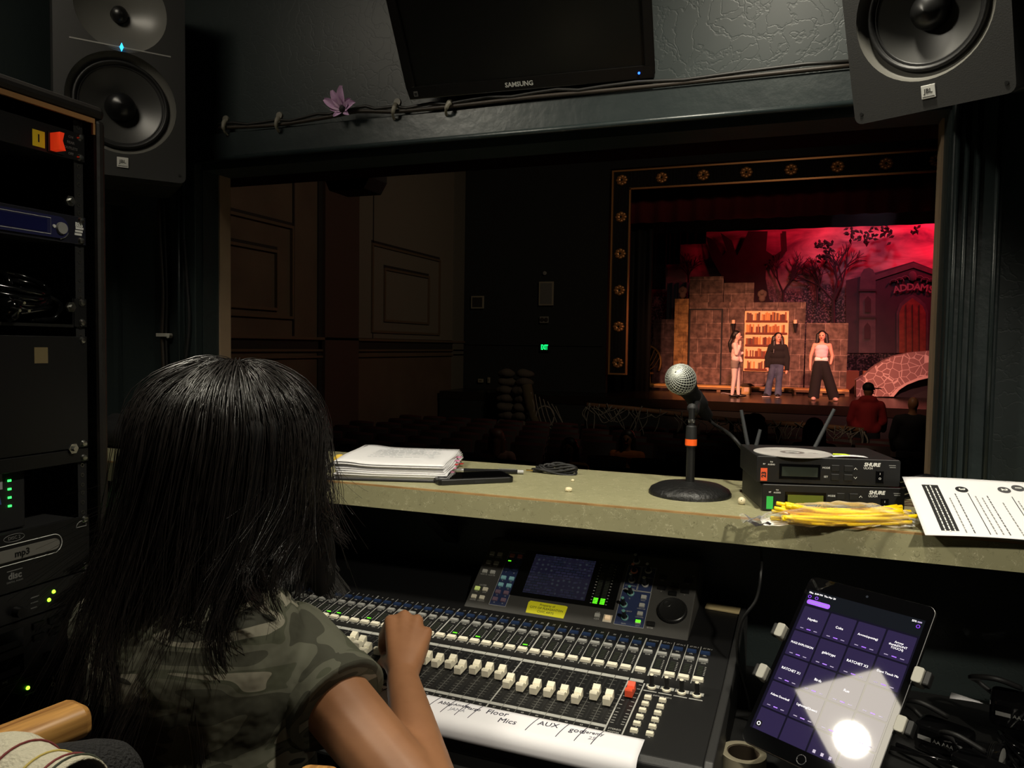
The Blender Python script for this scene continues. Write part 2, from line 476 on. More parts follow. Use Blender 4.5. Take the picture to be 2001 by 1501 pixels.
# ================================================================== LOUDSPEAKERS
SPK = mat('speaker_shell', (40, 40, 39), .55, bump=(500, .05))
CONE = mat('speaker_cone', (52, 52, 50), .38, spec=.6)
DUST = mat('dust_cap', (20, 20, 20), .32)
RUB = mat('surround_rubber', (18, 18, 18), .5)
HORN = mat('waveguide', (96, 95, 90), .34)
SILV = mat('badge_silver', (205, 205, 200), .35)
def speaker(label, M, W, H, D):
    s = thing('loudspeaker', label, 'loudspeaker', M, 'studio loudspeakers of the booth')
    k = W/.24
    # shell with real round openings: front plate as a ring fan around two holes is made by lathe recesses set proud of a box behind
    MB().bb((-W/2, 0, -D), (W/2, H, -.042*k)).build('cabinet', SPK, s, bev=.008*k)
    wz, rw = .148*k, .102*k            # woofer centre height, opening radius
    hz, rh = .335*k, .085*k
    # front baffle: polygon grid with two circular holes
    bm = bmesh.new()
    def ring(cx, cy, r, n=48):
        vs = [bm.verts.new((cx+r*math.cos(2*PI*i/n), cy+r*math.sin(2*PI*i/n), 0)) for i in range(n)]
        return [bm.edges.new((vs[i], vs[(i+1) % n])) for i in range(n)]
    es = ring(0, wz, rw)+ring(0, hz, rh)
    c = .012*k; oc = []
    for (sx, sy, a0) in ((1, 1, 0), (-1, 1, 90), (-1, -1, 180), (1, -1, 270)):
        cx = sx*(W/2-c); cy = (H-c) if sy > 0 else c
        for i in range(5):
            a = rad(a0+90*i/4); oc.append(bm.verts.new((cx+c*math.cos(a), cy+c*math.sin(a), 0)))
    es += [bm.edges.new((oc[i], oc[(i+1) % len(oc)])) for i in range(len(oc))]
    bmesh.ops.triangle_fill(bm, use_beauty=True, use_dissolve=False, edges=es)
    rt = bmesh.ops.extrude_face_region(bm, geom=bm.faces[:])
    bmesh.ops.translate(bm, verts=[e for e in rt['geom'] if isinstance(e, bmesh.types.BMVert)], vec=(0, 0, -.042*k))
    bmesh.ops.recalc_face_normals(bm, faces=bm.faces)
    me = bpy.data.meshes.new('baffle'); bm.to_mesh(me); bm.free()
    obj('baffle', me, SPK, s)
    MB().lathe([(rw*1.0, 0), (rw*.995, -.006*k), (rw*.93, -.016*k), (rw*.885, -.019*k)], 48).build('waveguide_rim', HORN, s, T(0, wz, 0), smooth=60)
    MB().lathe([(rw*.885, -.019*k), (rw*.87, -.013*k), (rw*.835, -.010*k), (rw*.80, -.013*k), (rw*.785, -.019*k), (rw*.765, -.016*k), (rw*.745, -.019*k)], 48).build('surround', RUB, s, T(0, wz, 0), smooth=True)
    MB().lathe([(rw*.745, -.019*k), (rw*.5, -.031*k), (rw*.27, -.0415*k)], 48).build('woofer_cone', CONE, s, T(0, wz, 0), smooth=True)
    MB().lathe([(rw*.29, -.0405*k), (rw*.285, -.030*k), (rw*.24, -.017*k), (rw*.15, -.008*k), (.0001, -.005*k)], 32).build('dust_cap', DUST, s, T(0, wz, 0), smooth=True)
    MB().lathe([(rh, 0), (rh*.93, -.007*k), (rh*.7, -.022*k), (rh*.42, -.034*k), (rh*.2, -.040*k)], 40).build('horn', HORN, s, T(0, hz, 0), smooth=True)
    MB().ell((0, 0, 0), (.016*k, .018*k, .014*k), 16, 10).build('tweeter', DUST, s, T(0, hz, -.034*k), smooth=True)
    MB().bb((-.092*k, .2575*k, -.001), (.092*k, .2600*k, .0006)).build('slot_line', mat('slot_shine', (150, 150, 146), .35), s)
    MB().prism([(-.0035*k, 0), (0, -.0085*k), (.0035*k, 0), (0, .0085*k)], 0, .003).build('indicator_light', mat('cyan_led', (60, 190, 255), .3, emit=((40, 170, 255), 3.5)), s, T(0, .2585*k, 0))
    bd = MB().bb((-.0105*k, .018*k, 0), (.0105*k, .0385*k, .002)).build('badge', SILV, s, bev=.0006)
    text('JBL', .0095*k, mat('badge_ink', (70, 70, 68), .5), bd, T(0, .0295*k, .0022), bold=.0002)
    MB().bb((-.009*k, .0205*k, .002), (.009*k, .0215*k, .0022)).build('badge_rule', mat('badge_ink', (70, 70, 68), .5), bd)
    for sx in (-1, 1):
        MB().lathe([(0, .001), (.003*k, .001), (.003*k, 0)], 10).build('screw', mat('dark_screw', (50, 50, 50), .4, .6), s, T(sx*(W/2-.012*k), .016*k, 0))
    return s
hx = Vector((.609, .793, 0)).normalized()
base = atD(240, 345, 1.6)
M = frame((base.x, base.y, base.z), hx, hx.cross(Vector((0, 0, 1))))
s1 = speaker('studio loudspeaker with blue light in the corner beside the rack', M, .245, .43, .22)
MB().bb((-.03, -.03, -.20), (.03, .012, -.17)).build('mount_bracket', MATTE, s1)
hx = Vector((.879, -.477, 0)).normalized()
n0 = Vector((-.477, -.879, 0)).normalized()
nf = (n0*math.cos(rad(18.5))-Vector((0, 0, 1))*math.sin(rad(18.5)))
bl = atD(1672, 245, 1.13)
k2 = .206
M = frame(bl, hx, nf) @ T(k2/2, 0, 0)
s2 = speaker('studio loudspeaker tilted down over the right end of the window', M, k2, .37, .19)
MB().tube([(0, .28, -.19), (.0, .30, -.24), (.02, .42, -.26)], .014, 8).build('mount_arm', MATTE, s2, smooth=True)

# ================================================================== CABLES, CLIPS AND FLOWER ON THE HEADER
CLIP = mat('cable_clip', (120, 116, 104), .5)
CABM = mat('brown_cable', (44, 36, 28), .55)
pts = [(-1.27, 1.444, 1.872), (-1.11, 1.446, 1.866), (-.97, 1.444, 1.871), (-.90, 1.444, 1.876), (-.81, 1.446, 1.868), (-.69, 1.444, 1.866), (-.5, 1.446, 1.868), (-.3, 1.448, 1.866), (.1, 1.448, 1.866)]
tag(MB().tube(catmull(pts, 6), .0045, 6).build('cable', CABM, smooth=True), 'thin brown cable clipped along the header above the window', 'cable')
tag(MB().tube([(p[0], p[1]-.003, p[2]+.007+.003*math.sin(i*2.1)) for i, p in enumerate(catmull(pts, 4))], .0035, 6).build('cable', mat('dark_cable', (22, 20, 18), .5), smooth=True), 'dark cable running above the brown cable on the header', 'cable')
b = MB().tube(catmull([(0, .004, -.016), (.002, -.008, -.010), (.004, -.012, .0), (.004, -.004, .012)], 4), [.003]*6+[.0045]*4+[.006]*3, 8)
b.lathe([(0, -.003), (.008, -.003), (.009, 0), (.008, .003), (0, .003)], 12, T(.004, 0, .018) @ RX(90))
clipme = b.mesh('cable_clip', 50)
for i, (x, z) in enumerate(((-1.254, 1.872), (-1.108, 1.867), (-.813, 1.869), (-.689, 1.866))):
    tag(obj('cable_clip', clipme, CLIP, None, T(x, 1.4455, z) @ RY(-8+9*i)), 'small grey cable clip on the header left of the television', 'clip', 'cable clips along the header')
fl = thing('artificial_flower', 'lilac artificial flower tucked behind the header cable', 'flower', T(-.93, 1.436, 1.878))
PET = mat('lilac_petal', (232, 200, 230), .6, var=(40, (206, 164, 208)))
pet = MB().grid(lambda u, v: ((u-.5)*.019*math.sin(PI*(.10+.84*v))**.7, v*.042, .010*math.sin(v*2.2)+.006*abs(u-.5)*2), 4, 8).mesh('petal', True)
for a, sc in ((-82, 1.0), (-58, .75), (-14, 1.05), (22, .95), (60, .95), (88, .6), (130, .55), (-125, .6)):
    obj('petal', pet, PET, fl, RX(90) @ RZ(a) @ RX(18) @ Matrix.Scale(sc, 4) @ T(0, .006, 0))
MB().ell((0, -.004, .002), (.009, .009, .009), 12, 8).build('flower_centre', mat('flower_eye', (18, 14, 14), .7), fl, smooth=True)
# hanging cables on the front wall left of the window
tag(MB().tube(catmull([(-1.474, 1.462, 2.1), (-1.471, 1.464, 1.70), (-1.458, 1.462, 1.50), (-1.462, 1.462, 1.394), (-1.458, 1.462, 1.3), (-1.470, 1.462, 1.2), (-1.468, 1.46, 1.13)], 6), .0055, 6).build('cable', CABM, smooth=True), 'brown cable hanging down the wall behind the seated person', 'cable')
tag(MB().tube(catmull([(-1.452, 1.464, 2.1), (-1.455, 1.464, 1.70), (-1.446, 1.462, 1.50), (-1.45, 1.462, 1.394), (-1.448, 1.462, 1.3), (-1.455, 1.462, 1.2), (-1.452, 1.46, 1.13)], 6), .004, 6).build('cable', mat('dark_cable', (22, 20, 18), .5), smooth=True), 'black cable hanging beside the brown wall cable', 'cable')
b = MB().bb((-1.472, 1.452, 1.390), (-1.440, 1.456, 1.398)); b.cyl((-1.440, 1.456, 1.392), (-1.440, 1.468, 1.392), .006, n=10)
tag(b.build('cable_tie', mat('clip_white', (190, 188, 178), .4)), 'white tie holding the hanging wall cables', 'cable tie')
tag(MB().tube(catmull([(-1.372, 1.44, 1.62), (-1.360, 1.438, 1.5), (-1.356, 1.438, 1.42), (-1.366, 1.438, 1.34), (-1.372, 1.44, 1.32)], 6), .0035, 6).build('cable', MATTE, smooth=True), 'short black cable loop on the left window casing', 'cable')
# dark folded bag in the corner of the counter
bg = flesh('black_pouch', [((-1.56, 1.36, CT+.03), .03, (-1.40, 1.36, CT+.026), .024), ((-1.57, 1.42, CT+.045), .03, (-1.46, 1.42, CT+.03), .03)], [((-1.52, 1.40, CT+.03), (.08, .05, .03))], .008, mat('black_cloth', (15, 15, 16), .85), smooth_it=6)
tag(bg, 'black cloth pouch lying in the far left corner of the counter', 'pouch')
# cable loop above the rack
for i, (dz, dy) in enumerate(((0, 0), (.02, .012))):
    tag(MB().tube(catmull([(-1.22, .62, 1.745), (-1.2, .66+dy, 1.82+dz), (-1.19, .72+dy, 1.87+dz), (-1.18, .775+dy, 1.855+dz), (-1.17, .81+dy, 1.80), (-1.165, .815+dy, 1.745)], 7), .004, 6).build('cable', GLOSS, smooth=True), 'glossy black cable arching over the rack top', 'cable', 'cables looping above the rack')

# ================================================================== EQUIPMENT RACK
RXF = -1.07
RKM = mat('rack_laminate', (30, 26, 22), .5, var=(14, (22, 19, 17)), bump=(80, .06))
rk = thing('equipment_rack', 'tall dark equipment rack beside the seated person', 'rack', T(RXF, .672, 0))
ry0, ry1 = -.272, .272
MB().bb((-.48, ry1-.018, .02), (.012, ry1, 1.73)).build('side_panel', RKM, rk, bev=.006)
MB().bb((-.48, ry0, .02), (.012, ry0+.018, 1.73)).build('side_panel', RKM, rk, bev=.006)
MB().bb((-.48, ry0, 1.7305), (.012, ry1, 1.752)).build('top_panel', RKM, rk, bev=.008)
MB().bb((-.48, ry0, 0), (.012, ry1, .0195)).build('bottom_panel', RKM, rk)
MB().bb((-.48, ry0+.019, .02), (-.47, ry1-.019, 1.73)).build('back_panel', MATTE, rk)
MB().bb((.006, ry0+.05, 1.7225), (.0105, ry1-.019, 1.7300)).build('worn_edge', mat('worn_wood', (182, 134, 82), .5), rk)
MB().bb((.0065, ry1-.0225, 1.705), (.0105, ry1-.0185, 1.7222)).build('worn_edge', mat('worn_wood', (182, 134, 82), .5), rk)
for s in (-1, 1):
    rl = MB().bb((-.006, s*.2325-.008, .03), (-.002, s*.2325+.008, 1.722)).build('rack_rail', MATTE, rk)
    b = MB(); z = 1.712
    while z > .8:
        for dz in (0, .0159, .0318):
            b.lathe([(.0022, .0006), (.0034, .0006), (.0034, 0)], 8, T(-.002, s*.2325, z-dz) @ RY(90))
        z -= .04445
    tag(b.build('rail_holes', mat('worn_steel', (120, 118, 112), .35, .9), rl), kind='stuff')
# local frame of the rack front: x to the window, y up, z out of the face
def rack_unit(name, label, cat, ztop, units, m, d=.30, w=.482):
    h = units*.04445
    M = Matrix(((0, 0, 1, RXF), (1, 0, 0, .672), (0, 1, 0, ztop-h), (0, 0, 0, 1)))
    t = thing(name, label, cat, M)
    MB().bb((-.218, .001, -d), (.218, h-.001, -.002)).build('case', MATTE, t)
    MB().bb((-w/2, .0006, -.0012), (w/2, h-.0006, .002)).build('front_panel', m, t, bev=.0008)
    sc = MB().lathe([(0, .004), (.004, .0032), (.006, 0), (0, 0)], 12).mesh('rack_screw', 40)
    for sx in (-1, 1):
        for y in ((.0064,) if units < 1 else (.0064, h-.0064)):
            obj('rack_screw', sc, STEEL, t, T(sx*.2325, y, .002))
    return t, h
PANEL = mat('panel_black', (15, 15, 16), .4)
t, h = rack_unit('power_conditioner', 'black rack power unit with a red rocker switch and yellow tag', 'power unit', 1.703, 1, PANEL)
yl = MB().bb((.152, .006, .002), (.172, .030, .0026)).build('yellow_tag', mat('yellow_tape', (240, 214, 30), .5), t)
text('1', .016, MATTE, yl, T(.162, .018, .0028), bold=.0003)
MB().bb((.176, .003, .002), (.203, .033, .004)).build('switch_frame', BLACK, t)
MB().prism([(0, 0), (.026, 0), (.026, .010), (.012, .005), (0, .008)], 0, .020).build('rocker_switch', mat('red_rocker', (225, 60, 30), .3, emit=((255, 60, 25), .35)), t, T(.1795, .031, .004) @ RZ(-90) @ RY(0) @ RX(90) @ RX(-90))
for i, s_ in enumerate(('ON', 'REAR', 'OUTLETS', 'OFF')):
    text(s_, .0055, GREYP, t, T(.216, .034-.0085*i, .0024))
MB().bb((-.12, .012, .002), (.02, .034, .018)).build('pull_out_light', BLACK, t, bev=.004)
MB().prism([(0, 0), (.16, -.006), (.16, -.020), (0, -.016)], 0, .001).build('paper_label', mat('grey_label', (150, 146, 142), .6), t, T(-.06, .000, .004))

t, h = rack_unit('signal_processor', 'dark blue rack processor with a round end and display window', 'rack unit', 1.573, 1, mat('navy_dark', (24, 25, 36), .4))
NAVY = mat('navy_panel', (34, 36, 76), .38)
MB().prism([(-.2, .0055), (.192, .0055)]+[(.192+.0165*math.cos(rad(a)), .022+.0165*math.sin(rad(a))) for a in range(-80, 90, 16)]+[(.192, .0385), (-.2, .0385)], .002, .0045).build('blue_fascia', NAVY, t)
fr = MB().tube([(.09, .010, .0048), (.178, .010, .0048), (.178, .034, .0048), (.09, .034, .0048), (.09, .010, .0048)], .0005, 4).build('window_outline', WHITE, t)
MB().bb((.096, .0125, .0045), (.172, .0315, .0049)).build('display', mat('navy_display', (24, 26, 70), .2, emit=((30, 34, 70), .03)), t)
MB().lathe([(0, .008), (.0085, .008), (.0095, .0045)], 20).build('knob', mat('knob_grey', (150, 150, 146), .35), t, T(.196, .021, 0), smooth=40)
MB().lathe([(0, .006), (.0024, .006), (.0028, .0045)], 12).build('button', WHITE, t, T(.1835, .0225, 0))
for i in range(3):
    MB().bb((-.008+.001*i, i*.0048, 0), (.008-.0016*(2-i), i*.0048+.0034, .0004)).build('logo_bar', WHITE, t, T(.2285, .0145, .0022))
text('BSS', .009, WHITE, t, T(.2285, .031, .0024), bold=.0004)
MB().tube([(.192+.0172*math.cos(rad(a)), .022+.0172*math.sin(rad(a)), .0045) for a in range(-85, -20, 8)], .0007, 4).build('bright_rim', STEEL, t)

# vented shelf with a coiled power lead
t, h = rack_unit('rack_shelf', 'plain black rack shelf holding a coiled power lead', 'shelf', 1.4445, 1, PANEL, d=.01)
for c in list(t.children):
    if c.name.split('.')[0] in ('front_panel', 'case'):
        bpy.data.objects.remove(c)
MB().bb((-.218, 0, -.30), (.218, .002, .0)).build('tray', PANEL, t)
MB().bb((-.218, -.0015, -.002), (.218, .003, .001)).build('front_lip', mat('lip_steel', (70, 70, 68), .3, .8), t)
for sx in (-1, 1):
    MB().bb((sx*.218-.001, 0, -.3), (sx*.218+.001, .044, 0)).build('side_plate', PANEL, t)
    MB().bb((sx*.2300-.011, 0, -.002), (sx*.2300+.011, .044, .0015)).build('ear', PANEL, t)
pc = thing('power_lead', 'coiled black power lead with three-pin plug on the rack shelf', 'cable', T(-1.10, .83, 1.4035))
b = MB()
random.seed(4)
for i in range(5):
    z = .012+.008*i
    b.tube([(.03*math.sin(a)*(1+.1*math.sin(3*a+i)), .058*math.cos(a)-.02, z+.022*(1+math.cos(a+.5+.3*i))*(.3+.1*i)+.003*math.sin(2*a+i)) for a in [2*PI*j/28 for j in range(29)]], .0045, 7)
b.tube(catmull([(.01, -.02, .05), (.012, .02, .045), (.014, .05, .03), (.012, .04, .008), (.012, .0, .006)], 7), .0045, 7)
for k in range(2):
    b.tube([(.012*math.cos(a), -.05+.02*k, .05+.02*math.sin(a)) for a in [2*PI*j/16 for j in range(17)]], .005, 6)
b.build('cord', GLOSS, pc, smooth=True)
MB().lathe([(0, -.004), (.008, -.002), (.017, .012), (.018, .02), (.016, .03), (.006, .044), (0, .044)], 18, T(.045, -.045, .024) @ RY(-110) @ RZ(20)).build('plug', GLOSS, pc, smooth=50)
for (dy, dz) in ((-.007, -.004), (.007, -.004), (0, .007)):
    MB().cyl((.044, -.045+dy, .024+dz), (.064, -.046+dy, .020+dz), .0022, n=8).build('pin', STEEL, pc)

# equipment box with small green lights
t = thing('network_box', 'black box with four green lights on the upper rack deck', 'device', T(-1.13, .74, 1.0985))
MB().bb((-.09, -.12, 0), (.05, .073, .098)).build('case', MATTE, t, bev=.002)
for i in range(4):
    MB().bb((.0502, .046, .034+.0125*i), (.0515, .051, .037+.0125*i)).build('indicator_light', mat('green_led', (60, 255, 90), .3, emit=((50, 255, 90), 3)), t)
MB().bb((.0502, .026, .062), (.0508, .038, .088)).build('white_label', mat('label_white', (170, 172, 175), .5), t)
MB().prism([(.014, .040), (.036, .040), (.034, .052), (.026, .058), (.014, .058)], .0502, .0508, Matrix(((0, 0, 1, 0), (1, 0, 0, 0), (0, 1, 0, 0), (0, 0, 0, 1)))).build('blue_label', mat('label_blue', (70, 90, 150), .5), t)
pp = MB().grid(lambda u, v: (-.05+.10*v, -.10+.24*u, .0985+.018*math.sin(u*2.6)*(1-u*.6)-.03*max(0, u-.72)), 12, 3)
tag(pp.build('loose_paper', PAPER, None, T(-1.13, .76, 1.0988), smooth=True, solid=.0006), 'curled white sheet lying on top of the green-lit box', 'paper')

DARKP = mat('deck_panel', (17, 17, 18), .38)
t, h = rack_unit('cd_deck', 'black disc deck with silver slot marked mp3', 'disc player', 1.0975, 2, DARKP)
slot = MB().prism([(-.2, -.0085), (.165, -.0085)]+[(.165+.0085*math.cos(rad(a)), .0085*math.sin(rad(a))) for a in range(-75, 90, 15)]+[(.165, .0085), (-.2, .0085)], 0, .003).build('disc_tray', mat('tray_grey', (112, 110, 104), .4), t, T(.012, .056, .002))
text('mp3', .0135, BLACK, slot, T(.112, 0, .0033), bold=.0004)
MB().tube([(-.2, -.0145, 0), (.165, -.0145, 0)]+[(.165+.0145*math.cos(rad(a)), .0145*math.sin(rad(a)), 0) for a in range(-75, 90, 15)]+[(.165, .0145, 0), (-.2, .0145, 0)], .0007, 4).build('tray_outline', WHITE, t, T(.012, .056, .0022))
text('DISC 2', .0065, GREYP, t, T(.114, .080, .0024))
MB().tube([(.114+.016*math.cos(a)*(1 if abs(math.cos(a)) < .8 else 1), .080+.0055*math.sin(a), .0022) for a in [2*PI*i/20 for i in range(21)]], .0004, 4).build('label_outline', GREYP, t)
text('disc', .0135, GREYP, t, T(.114, .024, .0024), bold=.0004)
MB().bb((.102, .0315, .002), (.126, .0325, .0024)).build('logo_rule', GREYP, t)
text('DIGITAL AUDIO', .0035, GREYP, t, T(.114, .0155, .0024))
MB().tube([(.226+.009*math.cos(a), .072+.009*math.sin(a), .0024) for a in [PI*i/14 for i in range(15)]]+[(.217, .072, .0024), (.235, .072, .0024)], .0008, 4).build('round_logo', GREYP, t)
t, h = rack_unit('tuner_unit', 'slim black rack unit with two bright green lights', 'rack unit', 1.0075, 1, DARKP)
for (x, y) in ((.176, .027), (.168, .0165)):
    MB().lathe([(0, .004), (.0024, .0035), (.003, .002)], 12).build('indicator_light', mat('lime_led', (150, 255, 60), .3, emit=((140, 255, 40), 5)), t, T(x, y, 0))
MB().lathe([(0, .014), (.0075, .014), (.0085, .002)], 16).build('knob', BLACK, t, T(.116, .015, 0), smooth=40)
for i in range(3):
    MB().bb((.138, .0275-.008*i, .002), (.152-.002*i, .0290-.008*i, .0022)).build('small_print', GREYP, t)
t, h = rack_unit('disc_recorder', 'black two-unit disc player with transport buttons and small display', 'disc player', .9625, 2, DARKP)
for r in range(2):
    wn = MB().bb((.02, .05-.04*r, .002), (.125, .079-.040*r, .003)).build('display_window', mat('smoked_window', (10, 10, 11), .12), t)
    MB().bb((.03, .053-.04*r, .003), (.118, .062-.04*r, .0034)).build('tray_lip', BLACK, wn)
for i in range(6):
    MB().bb((.14+.026*(i % 3), .068-.018*(i//3), .002), (.158+.026*(i % 3), .078-.018*(i//3), .005)).build('button', BLACK, t, bev=.0006)
    text(('PLAY', 'STOP', 'NEXT', '<<', '>>', 'EJECT')[i], .0045, GREYP, t, T(.149+.026*(i % 3), .0655-.018*(i//3), .0024))
for i in range(4):
    text(('|<<', '<<', '>>', '>>|')[i], .0055, WHITE, t, T(.03+.022*i, .006, .0024))
MB().lathe([(0, .008), (.006, .008), (.007, .002)], 14).build('jack_socket', BLACK, t, T(.165, .020, 0))
text('DN-C615', .0075, GREYP, t, T(.205, .012, .0024))
MB().bb((.180, .0252, .002), (.194, .0268, .0022)).build('small_print', GREYP, t)
t, h = rack_unit('power_strip_unit', 'black rack power strip with rocker switch at the rack foot', 'power unit', .8735, 1, DARKP)
MB().bb((.158, .008, .002), (.180, .038, .004)).build('switch_frame', BLACK, t)
MB().bb((.161, .011, .004), (.177, .035, .0065)).build('rocker_switch', GLOSS, t, bev=.001)
text('I', .008, WHITE, t, T(.169, .029, .0068))
text('O', .009, WHITE, t, T(.169, .018, .0068))
MB().lathe([(0, .002), (.0024, .0035), (.003, .002)], 12).build('indicator_light', mat('lime_led', (150, 255, 60), .3), t, T(.131, .028, .0005))
MB().bb((.127, .0172, .002), (.147, .0186, .0022)).build('small_print', GREYP, t)
MB().lathe([(0, .012), (.011, .011), (.014, .002)], 20).build('lamp_knob', GLOSS, t, T(.10, .022, 0), smooth=40)
text('PL-8C', .007, GREYP, t, T(.205, .030, .0024))
# lower blank panels close the rack
for z0, u in ((.8275, 8), (.4715, 9)):
    t, h = rack_unit('blank_panel', 'plain black blank panel in the lower part of the rack', 'rack panel', z0, u, PANEL, d=.01)
    t['group'] = 'blank panels of the rack'
t, h = rack_unit('blank_panel', 'tall black blank panel with a scrap of tape below the shelf', 'rack panel', 1.385, 4, PANEL, d=.01)
MB().bb((.150, .136, .002), (.172, .160, .0024)).build('tape_scrap', mat('old_tape', (112, 98, 66), .6), t)
t, h = rack_unit('blank_panel', 'short black blank panel directly above the green-lit box', 'rack panel', 1.2065, .5, PANEL, d=.01)
b = MB().lathe([(0, .008), (.004, .008), (.004, .004), (.0085, .004), (.0085, 0), (0, 0)], 6)
nut = b.mesh('rack_bolt')
for (y, z) in ((.884, 1.208), (.884, 1.594), (.883, 1.43)):
    tag(obj('rack_bolt', nut, STEEL, None, Matrix(((0, 0, 1, -1.0685), (1, 0, 0, y), (0, 1, 0, z), (0, 0, 0, 1)))), 'hexagonal steel bolt on the inner rack rail', 'bolt', 'steel bolts on the rack rail')

# ================================================================== MIXING CONSOLE
MXO = Vector((-.226, 1.271, .892))
MXM = T(MXO) @ RZ(-1.4)
mx = thing('mixing_console', 'large black digital mixing console with white faders and tilted display panel', 'mixing console', MXM)
cu, su = math.cos(rad(9)), math.sin(rad(9))
ZU = RX(9)
ZL = T(0, -.112*cu, -.112*su) @ RX(5)
ZD = T(0, .012*cu, .012*su) @ RX(36)
CONS = mat('console_black', (15, 15, 16), .5, bump=(700, .04))
CONG = mat('console_grey', (62, 61, 58), .5, bump=(600, .04))
U0, U1 = -.735, .149
def zpt(Z, v, n=0):
    p = Z @ Vector((0, v, n)); return (p.y, p.z)
bot = -.094
prof = [zpt(ZU, .16), zpt(ZU, 0), zpt(ZL, 0), zpt(ZL, -.196), (zpt(ZL, -.205)[0], zpt(ZL, -.205)[1]-.006), (zpt(ZL, -.208)[0], zpt(ZL, -.208)[1]-.02), (zpt(ZL, -.19)[0], bot), (.16, bot)]
PX_ = Matrix(((0, 0, 1, 0), (1, 0, 0, 0), (0, 1, 0, 0), (0, 0, 0, 1)))      # profile (y,z) swept along x
MB().prism(prof, U0+.012, U1-.012, PX_).build('chassis', CONS, mx, bev=.002)
cp = [zpt(ZU, .165, .004), zpt(ZU, 0, .005), zpt(ZL, 0, .005), zpt(ZL, -.19, .005), (zpt(ZL, -.212)[0], zpt(ZL, -.212)[1]-.01), (zpt(ZL, -.20)[0], bot-.001), (.165, bot-.001)]
for a, b_ in ((U0, U0+.0118), (U1-.0118, U1)):
    MB().prism(cp, a, b_, PX_).build('side_cheek', mat('cheek_grey', (40, 40, 40), .5), mx, bev=.002)
# display wedge
d0, d1 = zpt(ZD, -.001), zpt(ZD, .165)
wp = [d0, d1, (d1[0]+.035, d1[1]-.004), (d1[0]+.05, bot+.09), (d0[0]+.02, bot+.085)]
MB().prism(wp, -.347, .066, PX_).build('display_panel', CONG, mx, bev=.002)

def zbox(name, m, Z, u, v, w, l, h, z0=0, parent=mx, bev=0):
    return MB().box((0, 0, h/2), (w, l, h)).build(name, m, parent, Z @ T(u, v, z0), bev=bev)
def mesh_box(w, l, h, taper=1.0):
    b = MB(); x, y = w/2, l/2
    b.add([(-x, -y, 0), (x, -y, 0), (x, y, 0), (-x, y, 0), (-x*taper, -y*taper, h), (x*taper, -y*taper, h), (x*taper, y*taper, h), (-x*taper, y*taper, h)],
          [(3, 2, 1, 0), (4, 5, 6, 7), (0, 1, 5, 4), (1, 2, 6, 5), (2, 3, 7, 6), (3, 0, 4, 7)])
    return b.mesh('button')
P_ = .0218
SELM = mat('sel_blue', (38, 58, 96), .45)
CUEM = mat('cue_grey', (150, 150, 146), .45)
ONM = mat('on_button', (232, 226, 206), .45)
LINE = mat('line_print', (165, 165, 160), .5)
SEG = mat('meter_dark', (44, 48, 40), .4)
SEGON = mat('meter_green', (90, 255, 40), .3, emit=((90, 255, 30), 1.6))
me_sel, me_cue, me_on = mesh_box(.0155, .0068, .0032, .92), mesh_box(.0150, .0068, .0032, .92), mesh_box(.0165, .0085, .0042, .92)
b = MB()
for i in range(6):
    b.bb((-.005, -.0262+.0045*i, 0), (.003, -.0240+.0045*i, .0008))
me_meter = b.mesh('level_meter')
b = MB()
for i in range(6):
    b.bb((.0048, -.0256+.0045*i, 0), (.0072, -.0246+.0045*i, .0003))
me_mticks = b.mesh('meter_ticks')
# fader cap: two ridges with a saddle, seen from above it is 11 x 24 mm
cap_prof = [(-.012, 0), (-.012, .0095), (-.0108, .0118), (-.004, .0105), (-.0012, .0066), (.0012, .0066), (.003, .0098), (.0108, .0132), (.012, .0115), (.012, 0)]
b = MB().prism(cap_prof, -.0055, .0055, PX_)
b.box((0, 0, -.003), (.003, .006, .006))
me_cap = b.mesh('fader_cap')
b = MB()
for i, v in enumerate((-.028, -.040, -.053, -.066, -.078, -.090, -.101, -.111, -.119, -.126, -.133, -.139)):
    for sgn in (-1, 1):
        b.bb((sgn*.0075-.0024, v-.0005, 0), (sgn*.0075+.0024, v+.0005, .0002))
me_scale = b.mesh('fader_scale')
me_slot = MB().bb((-.0016, -.144, -.0), (.0016, -.024, .0003)).mesh('fader_slot')
me_sep_u = MB().bb((-.0005, -.109, 0), (.0005, 0, .0003)).mesh('separator_line')
me_sep_l = MB().bb((-.0005, -.163, 0), (.0005, -.021, .0003)).mesh('separator_line')
me_strip = MB().bb((.0005, -.0205, 0), (P_-.0005, -.0125, .0005)).mesh('label_strip')
SLOTM = mat('slot_black', (4, 4, 4), .7)
STRIPM = mat('strip_grey', (168, 168, 162), .5)
SCLM = mat('scale_print', (88, 88, 84), .5)
caps = {11: -72, 12: -80, 13: -98, 14: -88, 15: -90, 16: -62, 17: -90, 18: -90, 19: -92, 20: -88, 21: -99, 22: -91, 23: -92, 24: -92, 25: -112, 26: -113, 27: -114, 28: -114, 29: -116, 30: -117, 31: -98, 32: -106}
lit = {6: 2, 7: 1, 10: 1, 18: 1, 20: 1, 24: 1}
